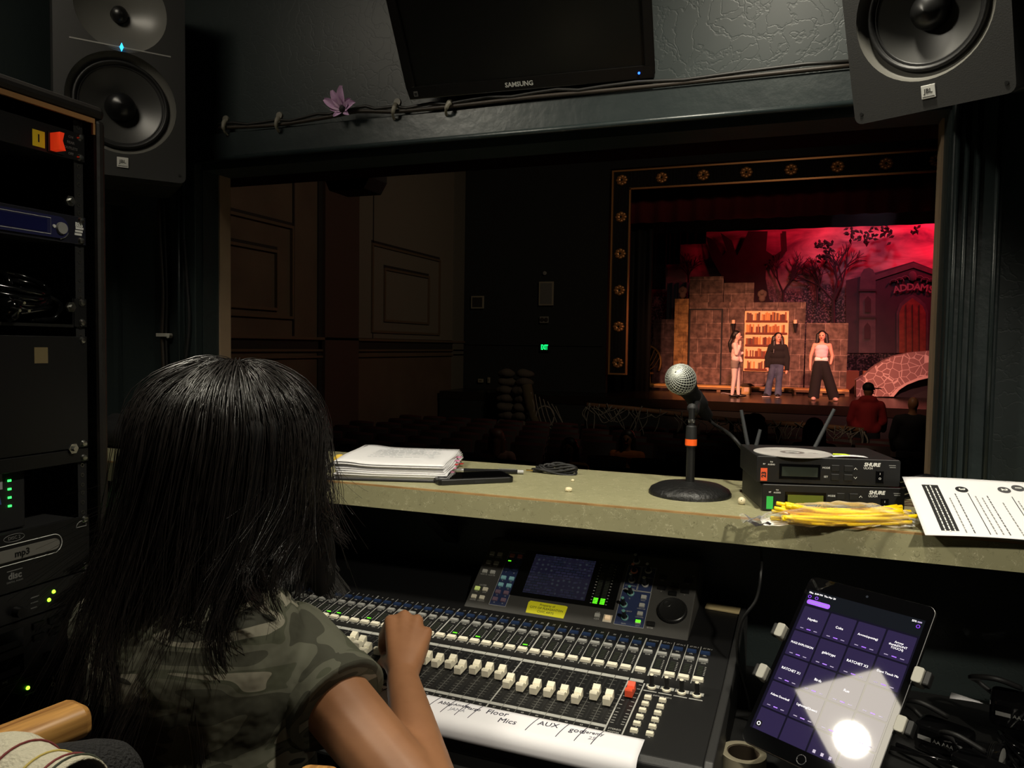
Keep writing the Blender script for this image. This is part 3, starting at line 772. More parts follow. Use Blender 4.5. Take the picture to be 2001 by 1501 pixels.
def strip_top(left, w, num, meter=True):
    c = left+w/2-.0017
    o = obj('select_button', me_sel, SELM, mx, ZU @ T(c, -.0194, 0)); text('SEL', .0042, LINE, o, T(0, -.0068, .0002))
    o = obj('cue_button', me_cue, CUEM, mx, ZU @ T(c, -.0420, 0)); text('CUE', .0042, LINE, o, T(.001, -.0072, .0002))
    o = obj('on_button', me_on, ONM, mx, ZU @ T(c, -.0980, 0)); text('ON', .0045, LINE, o, T(.001, -.0080, .0002))
    if meter:
        o = obj('level_meter', me_meter, SEG, mx, ZU @ T(c, -.0570, 0))
        obj('meter_ticks', me_mticks, LINE, o, None)
        MB
    text(num, .0052 if len(num) < 3 else .0046, LINE, mx, ZU @ T(left+w/2, -.0045, .0002), shear=.2)
    return c
me_seglit = MB().bb((-.005, -.0262, .0008), (.003, -.0240, .0011)).mesh('lit_segment')
for i in range(1, 33):
    left = -.6976+P_*(i-1)
    c = strip_top(left, P_, str(i))
    if i in lit:
        obj('lit_segment', me_seglit, SEGON, mx, ZU @ T(c, -.0570, 0))
    thick = (i-1) % 8 == 0
    obj('separator_line', me_sep_u, LINE, mx, ZU @ T(left, 0, 0) @ Matrix.Diagonal((2.2 if thick else 1, 1, 1, 1)))
    obj('separator_line', me_sep_l, LINE if thick else SCLM, mx, ZL @ T(left, 0, 0) @ Matrix.Diagonal((2 if thick else 1, 1, 1, 1)))
    obj('label_strip', me_strip, STRIPM, mx, ZL @ T(left, 0, 0))
    obj('fader_slot', me_slot, SLOTM, mx, ZL @ T(left+P_/2, 0, 0))
    obj('fader_scale', me_scale, SCLM, mx, ZL @ T(left+P_/2, 0, 0))
    v = caps.get(i, -85)/1000+.012
    obj('fader_cap', me_cap, IVORY, mx, ZL @ T(left+P_/2-.001, v, .0032))
    text(str(i+32), .0042, LINE, mx, ZL @ T(left+P_/2, -.1595, .0002))
    if i < 25:
        zbox('small_print', SCLM, ZL, left+P_/2, -.1642, .011, .0016, .0002)
# lower printed rule
zbox('lower_rule', LINE, ZL, -.3488, -.1510, .6976, .0068, .0003)
# stereo master strip and the four stereo inputs
strip_top(0, .025, 'STEREO', False)
for u in (0, .025):
    obj('separator_line', me_sep_u, LINE, mx, ZU @ T(u, 0, 0) @ Matrix.Diagonal((2.2, 1, 1, 1)))
    obj('separator_line', me_sep_l, LINE, mx, ZL @ T(u, 0, 0) @ Matrix.Diagonal((2, 1, 1, 1)))
obj('label_strip', me_strip, STRIPM, mx, ZL @ T(.001, 0, 0))
obj('fader_slot', me_slot, SLOTM, mx, ZL @ T(.0125, 0, 0)); obj('fader_scale', me_scale, LINE, mx, ZL @ T(.0125, 0, 0))
tag(obj('fader_cap', me_cap, mat('red_cap', (226, 84, 52), .45), mx, ZL @ T(.0125, -.061, .0032)), 'red master fader cap')
text('STEREO', .0052, LINE, mx, ZL @ T(.0125, -.154, .0002)); text('MASTER', .0045, LINE, mx, ZL @ T(.0125, -.161, .0002))
kn = MB().lathe([(0, .0205), (.0030, .0205), (.0033, .0195), (.0036, .004), (.0050, .003), (.0058, .0005), (.0058, 0)], 18).mesh('knob', 40)
kcap = MB().lathe([(0, .0212), (.0026, .0212), (.0031, .0203)], 14).mesh('knob_cap', 40)
kring = MB().lathe([(.0050, .0034), (.0064, .0024), (.0066, 0), (.0058, 0)], 18).mesh('knob_ring', 40)
def knob(Z, u, v, capm, ringm=None):
    o = obj('knob', kn, BLACK, mx, Z @ T(u, v, 0))
    obj('knob_cap', kcap, capm, o); obj('knob_ring', kring, ringm or capm, o)
for i in range(4):
    left = .025+.0217*i
    strip_top(left, .0217, 'ST IN %d' % (i+1))
    if i: obj('separator_line', me_sep_u, LINE, mx, ZU @ T(left, 0, 0))
    knob(ZL, .0373+.0222*i, -.0290, IVORY)
    obj('label_strip', me_strip, STRIPM, mx, ZL @ T(left+.003, -.008, -.0001) @ Matrix.Diagonal((.95, 1, 1, 1)))
    zbox('knob_scale', LINE, ZL, .0373+.0222*i, -.0405, .0195, .0022, .0003)
text('USER DEFINED KEYS', .0042, LINE, mx, ZL @ T(.052, -.0500, .0002))
me_key = mesh_box(.0105, .0068, .004, .9)
for i in range(12):
    o = obj('user_key', me_key, IVORY, mx, ZL @ T(.0385+.0215*(i % 2), -.0610-.0178*(i//2), 0))
    text(str(i+1), .0036, LINE, o, T(0, -.0062, .0002))
# display panel controls
text('YAMAHA', .010, mat('shaded_print', (52, 52, 50), .5), mx, ZD @ T(-.236, .152, .0002))  # counter's shade put into the lettering colour
text('LS9-32', .009, mat('shaded_print', (52, 52, 50), .5), mx, ZD @ T(.035, .148, .0002))
zbox('screen_bezel', GLOSS, ZD, -.168, .092, .199, .107, .001)
SCRM = mat('console_screen', (60, 60, 90), .2)
def _scr():
    nt, b, N, L = nodes_of(SCRM)
    tc = N('ShaderNodeTexCoord')
    br = N('ShaderNodeTexBrick'); br.inputs['Scale'].default_value = 55
    br.inputs['Color1'].default_value = lin((58, 56, 84)); br.inputs['Color2'].default_value = lin((36, 42, 62)); br.inputs['Mortar'].default_value = lin((26, 26, 34))
    br.inputs['Mortar Size'].default_value = .035; br.inputs['Row Height'].default_value = .33; br.inputs['Brick Width'].default_value = .62
    vo = N('ShaderNodeTexVoronoi'); vo.inputs['Scale'].default_value = 95; vo.inputs['Randomness'].default_value = .3
    r = N('ShaderNodeValToRGB'); r.color_ramp.elements[0].color = lin((70, 78, 88)); r.color_ramp.elements[1].color = lin((40, 38, 60)); r.color_ramp.elements[0].position = .15; r.color_ramp.elements[1].position = .3
    nz = N('ShaderNodeTexNoise'); nz.inputs['Scale'].default_value = 26
    r2 = N('ShaderNodeValToRGB'); r2.color_ramp.elements[0].position = .48; r2.color_ramp.elements[1].position = .56
    mxn = N('ShaderNodeMixRGB')
    for n in (br, vo, nz): L(tc.outputs['Object'], n.inputs['Vector'])
    L(vo.outputs['Distance'], r.inputs['Fac']); L(nz.outputs['Fac'], r2.inputs['Fac']); L(r2.outputs['Color'], mxn.inputs['Fac'])
    L(br.outputs['Color'], mxn.inputs['Color1']); L(r.outputs['Color'], mxn.inputs['Color2'])
    L(mxn.outputs['Color'], b.inputs['Emission Color']); b.inputs['Emission Strength'].default_value = .30
    b.inputs['Base Color'].default_value = (.01, .01, .012, 1)
_scr()
zbox('screen', SCRM, ZD, -.1845, .093, .120, .090, .0006, .0011)
b = MB()
for cx in (-.0065, .0065):
    for i in range(28):
        b.bb((cx-.0042, -.046+.0033*i, 0), (cx+.0042, -.0442+.0033*i, .0006))
b.build('meter_bridge', SEG, mx, ZD @ T(-.0985, .0915, .0011))
b = MB()
for i in range(14):
    b.bb((-.0155, -.046+.0066*i, 0), (-.0128, -.0448+.0066*i, .0004)); b.bb((.0128, -.046+.0066*i, 0), (.0155, -.0448+.0066*i, .0004))
b.build('meter_ticks', LINE, mx, ZD @ T(-.0985, .0915, .0011))
b = MB()
for cx in (-.0065, .0065):
    for i in range(4):
        b.bb((cx-.0042, -.046+.0033*i, .0006), (cx+.0042, -.0442+.0033*i, .001))
b.build('lit_segments', SEGON, mx, ZD @ T(-.0985, .0915, .0011))
BLUEP = mat('blue_panel', (36, 48, 84), .5)
def outlined(u, v, w, l):
    o = zbox('blue_panel', BLUEP, ZD, u, v, w, l, .0003)
    b = MB()
    for (a, c, ww, ll) in ((0, l/2, w, .0007), (0, -l/2, w, .0007), (w/2, 0, .0007, l), (-w/2, 0, .0007, l)):
        b.bb((a-ww/2, c-ll/2, .0003), (a+ww/2, c+ll/2, .0005))
    b.build('panel_outline', LINE, o)
outlined(-.2833, .0742, .033, .125)
outlined(-.0366, .0475, .052, .074)
outlined(-.0500, .1130, .0245, .054); outlined(-.0235, .1130, .0250, .054)
me_pb = mesh_box(.0098, .0078, .003, .9)
REDB, CYB, MAU, DBL = mat('red_button', (196, 110, 100), .45), mat('cyan_button', (140, 196, 206), .45), mat('mauve_button', (118, 96, 112), .45), mat('dark_blue_button', (40, 50, 80), .45)
cols = [REDB, REDB, DBL, DBL, DBL, DBL, CYB, CYB, CYB, CYB, MAU, MAU, MAU, MAU]
for i in range(14):
    o = obj('select_key', me_pb, cols[i], mx, ZD @ T(-.2915+.0165*(i % 2), .1275-.0165*(i//2)-(.004 if i > 5 else 0), .0003))
    text(str(i+3), .0038, LINE, o, T(0, -.0068, .0002))
    if i == 2: MB().bb((-.003, .001, .003), (.003, .003, .0034)).build('lit_mark', SEGON, o)
GRB = mat('grey_button', (172, 172, 166), .45)
for i, (u, v, s_) in enumerate(((-.3337, .1269, 'SETUP'), (-.3175, .1269, 'CHANNEL'), (-.3337, .1050, 'RECORDER'), (-.3175, .1050, 'METER'), (-.3337, .0830, 'RACK 1-4'), (-.3175, .0830, 'RACK 5-8'))):
    o = obj('function_key', me_pb, GRB, mx, ZD @ T(u, v, 0)); text(s_, .0032, LINE, o, T(0, -.0068, .0002))
text('LAYER', .005, LINE, mx, ZD @ T(-.326, .0515, .0002))
for i, (u, v, s_) in enumerate(((-.3345, .0424, '1-32'), (-.3180, .0424, '33-64'), (-.3345, .0235, 'MASTER'), (-.3180, .0235, 'CUSTOM'))):
    o = obj('layer_key', me_pb, mat('layer_lit', (210, 224, 140), .4, emit=((200, 220, 120), .25)) if i == 0 else IVORY, mx, ZD @ T(u, v, 0)); text(s_, .0034, LINE, o, T(0, -.0068, .0002))
st = MB().prism([(-.036, -.0125), (.036, -.0135), (.0375, .0115), (.034, .0130), (-.034, .0135), (-.0375, .010)], 0, .0004).build('property_sticker', mat('yellow_sticker', (236, 232, 40), .5), mx, ZD @ T(-.189, .0190, .0002))
INK = mat('sticker_ink', (88, 92, 40), .6)
for i, s_ in enumerate(('Property of', 'CITY OF PLEASANTON', 'CIVIC ARTS')):
    text(s_, .0062, INK, st, T(0, .0075-.0072*i, .0006))
o = obj('clear_key', me_pb, GRB, mx, ZD @ T(-.0947, .0221, 0)); text('CLEAR', .0034, LINE, o, T(0, -.0068, .0002)); text('CUE', .0034, LINE, o, T(0, .0068, .0002))
o = MB().box((0, 0, .0004), (.0155, .0150, .0008)).build('home_frame', mat('home_frame_cream', (200, 190, 170), .5), mx, ZD @ T(-.0755, .0193, 0))
obj('home_key', me_pb, mat('home_key_lit', (250, 226, 190), .4, emit=((255, 210, 160), .25)), o, T(0, .001, .0008))
TEAL = mat('teal_cap', (96, 150, 146), .45); PINK = mat('pink_cap', (226, 140, 120), .45)
knob(ZD, -.0495, .1500, GRB); knob(ZD, -.0495, .1275, PINK); knob(ZD, -.0240, .1320, GRB); knob(ZD, -.0495, .1060, GRB); knob(ZD, -.0240, .1010, GRB)
knob(ZD, -.0460, .0780, TEAL); knob(ZD, -.0530, .0520, TEAL); knob(ZD, -.0460, .0260, TEAL)
for s_, u, v in (('PAN', -.040, .139), ('DYNAMICS 1', -.0495, .0945), ('DYNAMICS 2', -.0235, .1165), ('Q', -.046, .067), ('FREQUENCY', -.046, .0400), ('GAIN', -.046, .0140), ('EQUALIZER', -.050, .0875)):
    text(s_, .0034, LINE, mx, ZD @ T(u, v, .0005))
for i, s_ in enumerate(('HIGH', 'HIGH-MID', 'LOW-MID', 'LOW')):
    o = obj('eq_key', me_pb, GRB, mx, ZD @ T(-.0215, .0730-.0175*i, .0003)); text(s_, .0032, LINE, o, T(0, -.0068, .0002))
    if i == 3: MB().bb((-.0042, -.002, .003), (.0042, .0032, .0034)).build('lit_mark', SEGON, o)
DKB = mat('dark_key', (22, 22, 22), .35)
me_dk = mesh_box(.0145, .0085, .0035, .9)
for (u, v, s_) in ((.0044, .1227, 'DEC'), (.0489, .1223, 'INC'), (.0060, .0985, '<'), (.0270, .1079, ''), (.0270, .0890, ''), (.0475, .0975, '>'), (.0004, .0208, 'ENTER')):
    o = obj('cursor_key', me_dk, DKB, mx, ZD @ T(u, v, 0)); text(s_, .0036, LINE, o, T(0, -.0074, .0002)) if s_ else None
b = MB().lathe([(0, .006), (.017, .006), (.0225, .0075), (.024, .0065), (.0248, .001), (.0248, 0)], 40)
jw = b.build('jog_wheel', mat('wheel_black', (24, 24, 24), .35), mx, ZD @ T(.0325, .0525, 0), smooth=35)
MB().lathe([(0, .0064), (.005, .0066), (.0066, .0078), (.0072, .006)], 20).build('finger_dimple', mat('wheel_dimple', (34, 34, 33), .3), jw, T(-.010, .0105, 0), smooth=True)
b = MB()
for i in range(48):
    a = 2*PI*i/48
    b.box((0, 0, 0), (.0012, .0014, .005), T(.0249*math.cos(a), .0249*math.sin(a), .0035) @ RZ(math.degrees(a)))
tag(b.build('wheel_grip', MATTE, jw), kind='stuff')
text('Y', .007, LINE, mx, ZD @ T(.058, .1330, .0002) @ RZ(90), name='usb_mark')

# ------------------------------------------------------------------ paper strip with handwriting along the console front
def strip_pt(u, s):
    """s runs down the strip from the console top over its front lip"""
    if s < .034:
        p = ZL @ Vector((u, -.1655-s, .0012))
    else:
        q = ZL @ Vector((u, -.1995, .0012)); a = min((s-.034)/.018, 1.35)
        p = q+Vector((0, -.018*math.sin(a), -.018*(1-math.cos(a))-max(0, (s-.034)/.018-1.35)*.018))
    return p
ps = thing('paper_label_strip', 'white paper strip with handwritten names taped along the console front edge', 'paper strip', MXM)
MB().grid(lambda a, c: strip_pt(-.6976+(.055+.6976)*a+.002*math.sin(a*40), c*.070), 60, 14).build('strip', mat('strip_paper', (232, 231, 236), .65), ps, smooth=True, solid=.0006)
PEN = mat('pen_ink', (40, 38, 56), .6); PENL = mat('faded_pen', (150, 150, 160), .6)
def wr(s_, u, sv, size, m=PEN, rot=4, shear=.15):
    p = strip_pt(u, sv)
    text(s_, size, m, ps, T(p+Vector((0, 0, .0006))) @ RX(5) @ RZ(rot), shear=shear, name='handwriting')
for s_, u, sv, sz in (('ent', -.398, .008, .010), ('Fester', -.372, .013, .0095), ('Jordan', -.346, .010, .0095), ('Abby', -.232, .012, .011), ('Amelia', -.208, .010, .0085), ('Margo', -.189, .012, .0095), ('Floor', -.152, .010, .015), ('Mics', -.131, .024, .015), ('AUX', -.075, .012, .014), ('god', -.034, .012, .014), ('Jeremy', -.0105, .010, .0095)):
    wr(s_, u, sv, sz)
wr('JANA', -.209, .022, .010, PENL); wr('25', -.010, .022, .010, PENL)
for u in (-.43, -.385, -.360, -.333, -.268, -.246, -.221, -.199, -.178, -.0918, -.0484, -.0225, .0005):
    MB().tube([strip_pt(u+.012*(-q)**1*1.0+.004*q*q, .001+.034*q)+Vector((0, -.0002, .0006)) for q in [i/5 for i in range(6)]], .00055, 4).build('pen_stroke', PEN, ps)

# ================================================================== TABLET IN ITS HOLDER
TM = Matrix(((.852, .335, -.403, .025), (-.524, .559, -.642, 1.175), (.011, .758, .652, 1.056), (0, 0, 0, 1)))
tm3 = TM.to_3x3(); xx = tm3.col[0].normalized(); zz = tm3.col[2]
TM = frame((.025, 1.175, 1.056), xx, zz)
tb = thing('tablet', 'tablet showing purple sound-cue tiles in a clamp holder', 'tablet', TM)
def rrect(x0, y0, x1, y1, r, n=6):
    out = []
    for (cx, cy, a0) in ((x1-r, y1-r, 0), (x0+r, y1-r, 90), (x0+r, y0+r, 180), (x1-r, y0+r, 270)):
        for i in range(n+1):
            a = rad(a0+90*i/n); out.append((cx+r*math.cos(a), cy+r*math.sin(a)))
    return out
W, H = .1741, .2506
MB().prism(rrect(0, -H, W, 0, .011), -.0075, -.0006).build('aluminium_back', mat('aluminium', (150, 150, 150), .3, 1), tb, bev=.0012)
MB().prism(rrect(.0008, -H+.0008, W-.0008, -.0008, .0102), -.0006, 0).build('front_glass', mat('tablet_glass', (6, 6, 7), .03, spec=.6), tb)
SCB = mat('tablet_screen', (8, 7, 12), .03, spec=.6, emit=((44, 40, 68), .22))
sc_ = MB().bb((.0067, -.2300, 0), (.1660, -.0215, .0002)).build('screen', SCB, tb)
TILE = mat('screen_tile', (10, 8, 16), .03, spec=.6, emit=((96, 80, 140), .22))
HEAD = mat('screen_header', (8, 9, 12), .03, spec=.6, emit=((54, 60, 70), .15))
TW = mat('screen_white', (240, 240, 250), .3, emit=((240, 240, 255), .5))
TPU = mat('screen_purple', (120, 60, 220), .3, emit=((150, 70, 255), .55))
TGR = mat('screen_grey', (120, 110, 150), .3, emit=((150, 140, 190), .3))
MB().bb((.0067, -.0440, .0002), (.1660, -.0216, .00025)).build('header_bar', HEAD, sc_)
MB().prism(rrect(.0105, -.0425, .0445, -.0355, .003), .00025, .0004).build('title_pill', TPU, sc_)
MB().bb((.0145, -.0395, .0004), (.0405, -.0383, .0005)).build('pill_print', TGR, sc_)
names = ['Hayden', 'Coke', 'Arrow(opening)', 'Arrow\nthunk(DONT\nTOUCH)', 'PUGS EXPLOSION', 'gala/crypt', 'RATCHET X3', 'Dont Touch Me', 'RATCHET X1', 'Birds', 'Run', '', 'Adams Doorbell', 'Lightning(Queen)', '', '', '', '', '', '']
tile = MB().prism(rrect(-.0182, -.0180, .0182, .0180, .0012, 3), 0, .00008).mesh('screen_tile')
mini = MB().bb((-.0125, -.0006, 0), (-.0075, .0004, .0001)).bb((.0075, -.0006, 0), (.0125, .0004, .0001)).mesh('tile_times')
minp = MB().bb((-.003, -.0007, 0), (.003, .0005, .0001)).mesh('tile_state')
for i, s_ in enumerate(names):
    cx, cy = .0290+.0389*(i % 4), -.0646-.0384*(i//4)
    if i//4 == 4:
        o = MB().bb((-.0182, -.0115, 0), (.0182, .0180, .00008)).build('screen_tile', TILE, sc_, T(cx, cy, .00025))
    else:
        o = obj('screen_tile', tile, TILE, sc_, T(cx, cy, .00025))
        obj('tile_times', mini, TGR, o, T(0, -.0142, .0001)); obj('tile_state', minp, TPU, o, T(0, -.0142, .0001))
    if s_:
        text(s_, .0048 if len(s_) < 12 else .0041, TW, o, T(0, .0008, .00015))
text('Files  8:09 PM  Thu Mar 20', .0036, TW, sc_, T(.0085, -.0255, .0004), 'LEFT')
text('25%', .0036, TW, sc_, T(.1535, -.0255, .0004))
MB().bb((.1575, -.0265, .0003), (.1630, -.0245, .0005)).build('battery_mark', TGR, sc_)
for x in (.0115, .0220, .1600):
    MB().tube([(x+.0021*math.cos(a), -.0315+.0021*math.sin(a), .0004) for a in [2*PI*i/12 for i in range(13)]], .0004, 4).build('round_icon', TPU, sc_)
gb = MB().prism(rrect(.0125, -.2255, .0205, -.2175, .0015), .0004, .0005).build('settings_icon', mat('icon_black', (5, 5, 6), .1), sc_)
MB().tube([(.0165+.0022*math.cos(a), -.2215+.0022*math.sin(a), .0006) for a in [2*PI*i/10 for i in range(11)]], .0006, 4).build('gear_ring', TW, gb)
for x in (.097, .1075, .118):
    MB().bb((x-.0018, -.2275, .0004), (x+.0018, -.2235, .0006)).build('dock_icon', TGR, sc_)
MB().lathe([(.0052, .0002), (.0058, .0007), (.0064, .0002)], 24).build('home_button_ring', mat('home_ring', (60, 60, 62), .2, .5), tb, T(.086, -.2412, 0), smooth=True)
MB().lathe([(0, .0003), (.0018, .0003), (.0018, 0)], 12).build('camera_lens', mat('lens', (40, 44, 52), .1), tb, T(.0865, -.0098, 0))
# holder
th = thing('tablet_holder', 'black clamp holder with four grey jaws gripping the tablet', 'tablet holder', TM)
JAW = mat('jaw_grey', (150, 148, 138), .4)
for (x, sgn) in ((-.0065, -1), (.1808, 1)):
    for y in (-.0932, -.1566):
        j = MB().prism(rrect(-.006, -.010, .006, .010, .003, 4), -.012, .007).build('jaw', JAW, th, T(x, y, 0), bev=.001)
        MB().bb((-.004, -.009, 0), (.004, .009, .012)).build('jaw_pad', RUBBER, j, T(sgn*.0095, 0, -.008), bev=.002)
        MB().bb((min(0, -sgn*.09), -.006, -.022), (max(0, -sgn*.09), .006, -.014)).build('jaw_arm', BLACK, j)
MB().bb((.05, -.20, -.030), (.124, -.06, -.0225)).build('back_plate', BLACK, th, bev=.003)
pb = TM @ Vector((.087, -.13, -.03)); fp = Vector((.17, 1.36, DZ+.004))
inv = TM.inverted()
loc = [inv @ p for p in (pb, pb+Vector((.03, .04, -.02)), Vector((.15, 1.32, .90)), fp)]
MB().tube(catmull(loc, 6), .011, 10).build('gooseneck', BLACK, th, smooth=True)
MB().lathe([(0, .012), (.04, .012), (.05, .004), (.05, 0), (0, 0)], 28, inv @ T(.17, 1.36, DZ+.0004)).build('foot', BLACK, th, smooth=40)
tag(MB().tube(catmull([(-.055, 1.235, DZ+.02), (-.075, 1.22, .90), (-.072, 1.21, .96), (-.05, 1.215, 1.0), (-.045, 1.23, 1.045), (-.05, 1.30, 1.06)], 7), .0025, 6).build('charging_cable', BLACK, smooth=True), 'black charging cable curving up beside the tablet', 'cable')

# ================================================================== THINGS ON THE COUNTER
# notebook (ring binder of loose script pages)
A, B_, C_, D_ = atZ(655, 938, CT), atZ(870, 944, CT), atZ(898, 898, CT), atZ(716, 893, CT)
ux = (B_-A).normalized()
nbM = frame((A.x, A.y, CT), (ux.x, ux.y, 0), (0, 0, 1))
nb = thing('script_binder', 'thick stack of white script pages in a black binder cover', 'binder', nbM)
W, Dp = .205, .235
MB().bb((-.012, -.004, 0), (W*.96, Dp, .003)).build('back_cover', mat('binder_black', (16, 16, 18), .4), nb, bev=.001)
MB().tube(catmull([(-.012, 0, .002), (-.020, .0, .010), (-.018, .02, .022), (-.006, .08, .030), (.004, Dp*.9, .034)], 5), .004, 6).build('folded_cover', mat('binder_black', (16, 16, 18), .4), nb, smooth=True)
random.seed(8)
for i in range(9):
    z = .0035+i*.0034
    dx, dy = random.uniform(-.004, .004), random.uniform(-.005, .003)
    me = MB().grid(lambda u, v, z=z, i=i: (u*W+dx+.0015*math.sin(v*9+i), v*Dp+dy, z+.0035*math.exp(-((u-.10)/.16)**2)*(i/8)+.0022*math.sin(u*4+i*.9)*math.sin(v*3)*(i/8)+.004*max(0, .25-u)*(i/4)), 16, 8)
    me.build('page_block', PAPER, nb, smooth=True, solid=.0030 if i < 8 else .0012)
b = MB(); random.seed(3)
for r in range(13):
    x = .045
    while x < .165:
        w = random.uniform(.004, .016)
        if random.random() < .8 and not (r == 1):
            b.bb((x, .06+r*.0105, .0345), (x+w, .0622+r*.0105, .0347))
        x += w+.003
    if r % 4 == 3: x = .2
tag(b.build('printed_lines', mat('script_ink', (150, 156, 160), .6), nb, T(0, 0, .0020)), kind='stuff')
PKT = mat('pink_tab', (206, 120, 160), .5)
for i in range(7):
    MB().bb((W-.004, .03+.026*i, .006+.0035*(i % 6)), (W+.008, .044+.026*i, .0066+.0035*(i % 6))).build('page_tab', PKT if i % 3 else mat('red_tab', (190, 50, 50), .5), nb)
tag(MB().ell((0, 0, .012), (.014, .012, .012), 14, 8).build('yellow_eraser', mat('yellow_foam', (226, 190, 70), .6), None, T(atZ(664, 910, CT)), smooth=True), 'small yellow foam ball behind the script binder', 'ball')

# phone
pa, pbk = atZ(855, 946, CT), atZ(985, 934, CT)
ux = (pbk-pa); ux.z = 0
ph = thing('mobile_phone', 'black mobile phone in a thick case beside the binder', 'phone', T((pa+pbk)/2) @ RZ(math.degrees(math.atan2(ux.y, ux.x))-14))
MB().prism(rrect(-.072, -.036, .072, .036, .009), 0, .011).build('case', mat('phone_case', (13, 13, 14), .35), ph, bev=.002)
MB().prism(rrect(-.067, -.032, .067, .032, .006), .011, .0115).build('screen', mat('phone_glass', (5, 5, 6), .05), ph)
MB().bb((-.004, -.034, .0025), (.016, -.0365, .007)).build('side_button', RUBBER, ph)
# pen
pl, pr_ = atZ(872, 925, CT), atZ(1019, 929, CT)
d = (pr_-pl); d.z = 0
pn = thing('mechanical_pencil', 'black and silver mechanical pencil behind the phone', 'pencil', frame((pl.x, pl.y+.012, CT+.0048), d, (0, 0, 1)))
L_ = d.length
MB().cyl((.03, 0, 0), (L_-.012, 0, 0), .0042, n=14).build('barrel', mat('pen_barrel', (18, 18, 20), .25), pn, smooth=40)
MB().cyl((0, 0, 0), (.03, 0, 0), .0022, .0042, n=14).build('grip', mat('pen_silver', (190, 190, 188), .3, .7), pn, smooth=40)
MB().cyl((L_-.012, 0, 0), (L_, 0, 0), .0038, n=14).build('eraser_cap', mat('pen_grey', (170, 170, 168), .4), pn, smooth=40)
MB().bb((L_-.05, -.001, .0040), (L_-.014, .001, .0056)).build('clip', mat('pen_silver', (190, 190, 188), .3, .7), pn)
# audio lead
c0 = atZ(1092, 926, CT)
al = thing('audio_lead', 'black audio lead with gold jack coiled on the counter', 'cable', T(c0.x, c0.y, CT))
b = MB(); random.seed(11)
for k in range(5):
    r1, r2 = .046-.004*k, .014-.0015*k
    b.tube([(r1*math.cos(a)+.004*k-.01, r2*math.sin(a)+.003*math.sin(k*2), .004+.003*k+.004*math.sin(2*a+k)) for a in [2*PI*j/24 for j in range(25)]], .0026, 6)
b.tube(catmull([(-.01, .012, .018), (-.03, .005, .014), (-.038, -.004, .006), (-.05, -.005, .004)], 5), .0026, 6)
b.build('cord', RUBBER, al, smooth=True)
MB().cyl((-.036, -.003, .0046), (-.052, -.006, .0042), .0042, n=12).build('plug_body', RUBBER, al, smooth=40)
MB().cyl((-.052, -.006, .0042), (-.066, -.0085, .0040), .0018, n=10).build('jack_tip', mat('gold', (214, 180, 110), .25, 1), al, smooth=40)
# crumbs and the white bead
pc_ = MB().ell((0, 0, .004), (.007, .005, .0045), 7, 5).mesh('popcorn')
for x, y, s_, lb in ((1111, 961, 1.0, 'pale popcorn piece on the counter in front of the audio lead'), (1119, 941, .55, 'tiny pale crumb near the audio lead coil')):
    tag(obj('popcorn_crumb', pc_, mat('popcorn', (226, 214, 176), .7, bump=(200, .5)), None, T(atZ(x, y, CT)) @ RZ(30) @ Matrix.Scale(s_, 4)), lb, 'crumb')
bc = atZ(1449, 986, CT)
bd = thing('white_bead', 'small cream ball beside the microphone base', 'ball', T(bc.x, bc.y, CT))
MB().ell((0, 0, .0062), (.0062, .0062, .0062), 18, 12).build('ball', mat('cream_ball', (224, 212, 178), .5), bd, smooth=True)
MB().ell((0, -.0055, .0075), (.0012, .0006, .0012), 8, 6).build('hole', MATTE, bd)

# microphone on desk stand
mcx = (atZ(1272, 962, CT).x+atZ(1437, 962, CT).x)/2
mc_p = Vector((-.172, 1.352, CT))
ms = thing('microphone_stand', 'black round-base desk microphone stand with an orange tape mark', 'microphone stand', T(mc_p))
MB().lathe([(0, .022), (.010, .0225), (.03, .020), (.055, .0165), (.067, .010), (.0705, .004), (.0705, 0), (0, 0)], 48).build('base', mat('cast_black', (20, 20, 20), .45, bump=(120, .25)), ms, smooth=50)
MB().lathe([(.0075, .02), (.0075, .083)], 20).build('pole', BLACK, ms, smooth=40)
MB().lathe([(.0095, .083), (.0098, .10), (.0090, .118), (.0068, .12), (0, .12)], 20).build('clutch', RUBBER, ms, smooth=40)
MB().lathe([(.0102, .0855), (.0102, .0965)], 20).build('tape_mark', mat('orange_tape', (255, 100, 30), .45), ms, smooth=40)
MB().cyl((0, 0, .118), (0, 0, .150), .0055, n=14).build('upper_post', BLACK, ms, smooth=40)
MB().lathe([(.0062, .125), (.0066, .128), (.0062, .131)], 16).build('bright_collar', STEEL, ms, smooth=40)
# clip + mic, tilted back along the counter
hp = atD(1330, 741, 1.44)
mdir = (atD(1384, 815, 1.57)-hp).normalized()
mM = frame(hp, mdir.cross(Vector((0, 0, 1))), mdir)       # local z runs down the mic body
mi = thing('microphone', 'handheld vocal microphone with silver mesh ball on the desk stand', 'microphone', mM)
R_ = .0285
MB().ell((0, 0, 0), (R_*.985, R_*.985, R_*.985), 32, 20).build('foam_core', mat('mesh_dark', (20, 20, 19), .8), mi, smooth=True)
b = MB()
n = 21
for k in range(n):          # woven wire: two families of spiral wires over the ball
    for sg in (1, -1):
        pts = []
        for j in range(27):
            th_ = PI*(.02+.93*j/26)
            ph_ = sg*1.15*math.log(math.tan(max(.03, min(th_, PI-.12))/2)+1e-9)*.85+2*PI*k/n
            rr = R_*(1.0+.008*math.sin(j*PI+k))
            pts.append((rr*math.sin(th_)*math.cos(ph_), rr*math.sin(th_)*math.sin(ph_), -rr*math.cos(th_)))
        b.tube(pts, .00085, 4, cap=False)
tag(b.build('mesh_grille', mat('grille_silver', (205, 208, 200), .42, .75), mi, smooth=True), kind='stuff')
